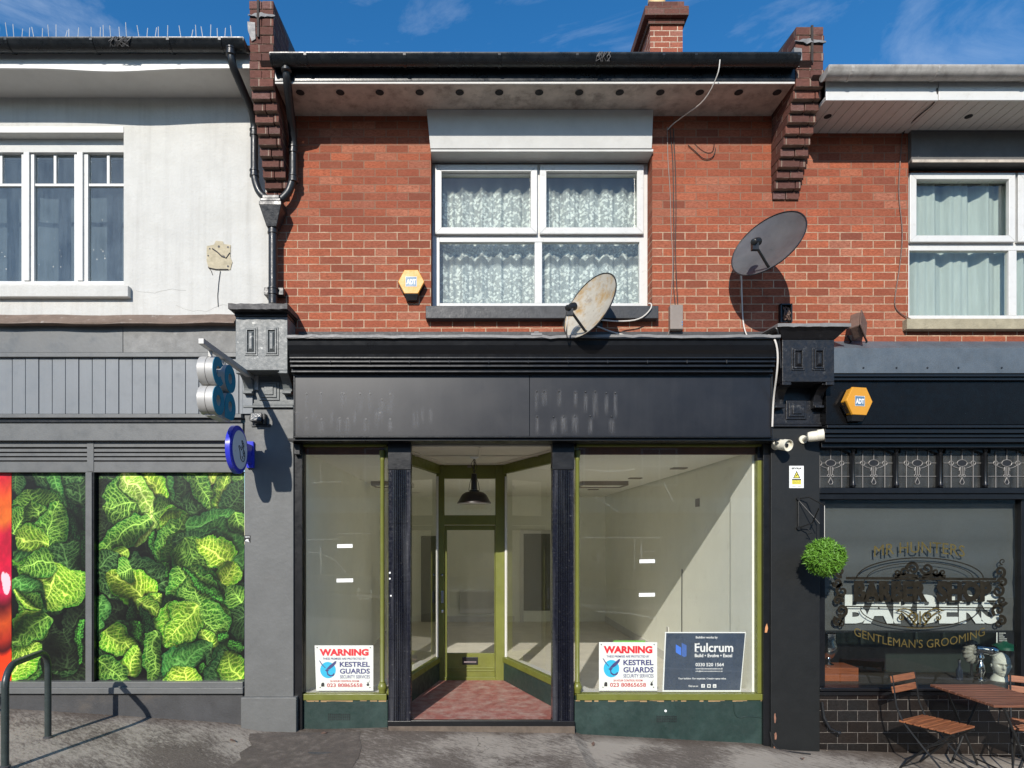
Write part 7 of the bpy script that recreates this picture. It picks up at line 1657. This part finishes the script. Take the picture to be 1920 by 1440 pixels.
def gl(x, y): return (x, y, gz(x, y))
ch1 = bistro_chair(gl(4.20, -.50), R(28), 'slatted wood and black steel folding chair left of the bistro table')
bistro_chair(gl(5.15, -.47), R(-38), 'slatted folding chair at the right edge, beyond the bistro table', ch1)
tx0, tx1, ty0, ty1 = 4.36, 4.95, -.93, -.18
tz = gz(4.8, -.5)+.745
bt_ = thing('bistro_table', 'folding bistro table with dark slatted wooden top before the barber window', 'table', ((tx0+tx1)/2, (ty0+ty1)/2, gz(4.9, -.55)))
for k in range(9):
    h_ = (ty1-ty0)/9; q = MB(); q.box(tx0, tx1, ty0+k*h_+.004, ty0+(k+1)*h_-.004, tz, tz+.022); q.build('top_slat', M['slatt'], bt_, bev=.003)
q = MB()
for x in (tx0+.10, tx1-.10): q = MB(); q.box(x-.015, x+.015, ty0+.02, ty1-.02, tz-.022, tz-.001); q.build('top_bearer', M['blacksteel'], bt_)
for y, sg in ((ty0+.05, 1), (ty1-.05, -1)):
    for s in (-1, 1):
        xa, xb2 = (tx0+.11, tx1-.18) if s < 0 else (tx1-.11, tx0+.18)
        q = MB(); q.tube([(xa, y+.012*s, tz-.012), (xb2, y+.012*s, gz(xb2, y)+.008)], .011, 8); q.build('leg', M['blacksteel'], bt_, smooth=True)
for x in (tx0+.18, tx1-.18):
    q = MB(); q.tube([(x, ty0+.05, gz(x, ty0)+.06), (x, ty1-.05, gz(x, ty1)+.06)], .008, 8); q.build('stretcher', M['blacksteel'], bt_)

# ------------------------------------------------------------------ wear at the foot of the black pilaster, last small things
M['oldbrick'] = mk('exposed_old_brick', (.27, .13, .085), .9, var=.35, vs=25, bump=.3)
pilb = [o for o in COL.objects if o.get('category') == 'pilaster' and o.location.x > 0][0]
r = np.random.RandomState(6)
for (a, c, w2, h2) in ((1453, 1347, 4, 22), (1454, 1380, 5, 16), (1452, 1402, 4, 7), (1468, 1408, 6, 3)):
    q = MB(); q.prism([(PX(a+w2*.5*(.55+.5*r.rand())*math.cos(t), -.0305), PZ(c+h2*.5*(.6+.5*r.rand())*math.sin(t), -.0305)) for t in np.linspace(0, 6.28, 12)[:-1]], -.0325, -.0301); q.build('peeled_patch', M['oldbrick'], pilb)
q = MB(); q.prism([(PX(a, -.008), PZ(c, -.008)) for a, c in ((1434, 1186), (1438, 1186), (1440, 1178), (1438, 1169), (1435, 1176))], -.0085, -.0055); tag(q.build('torn_sticker', mk('orange_green_scrap', (.62, .28, .12), .6), None), 'torn orange scrap of sticker on the post right of the shop window', 'sticker')
cable([P(1444, 1372, -.02), P(1448, 1394, -.03), P(1462, 1408, -.05), (PX(1490, -.1), -.10, gz(3.2, -.1)+.012), (PX(1520, -.13), -.13, gz(3.35, -.13)+.010)], .009, M['cableb'], 'black cable trailing onto the pavement at the foot of the black pilaster')
cable([P(1376, 1320, .028), P(1377, 1340, .028), P(1386, 1347, .028), P(1400, 1342, .028), P(1430, 1346, .028)], .004, M['green'], 'thin green painted cable looping over the right stall riser')
t = thing('iron_stay', 'curved black iron stay beside the tiled stall, right of the black pilaster', 'iron stay', P(1555, 1385, .0))
q = MB(); q.tube([P(1541, 1316, .0), P(1545, 1345, -.01), P(1556, 1366, -.03), P(1572, 1374, -.04)], .012, 8); q.build('bar', M['castiron'], t, smooth=True)
q = MB(); q.lathe([(.004, -.022), (.018, -.014), (.022, 0), (.018, .014), (.004, .022)], P(1573, 1374, -.04), (1, 0, 0), 14); q.build('knob', M['castiron'], t, smooth=True)
q = MB(); c = P(884, 0, 0); rr_ = [o for o in COL.objects if o.get('category') == 'shopfront' and 'empty' in o['label']][0]
q.lathe([(.001, .003), (.012, .0025), (.013, -.001)], P(1248, 1333, .032), (0, -1, 0), 10); q.build('white_blob', M['tapew'], rr_)
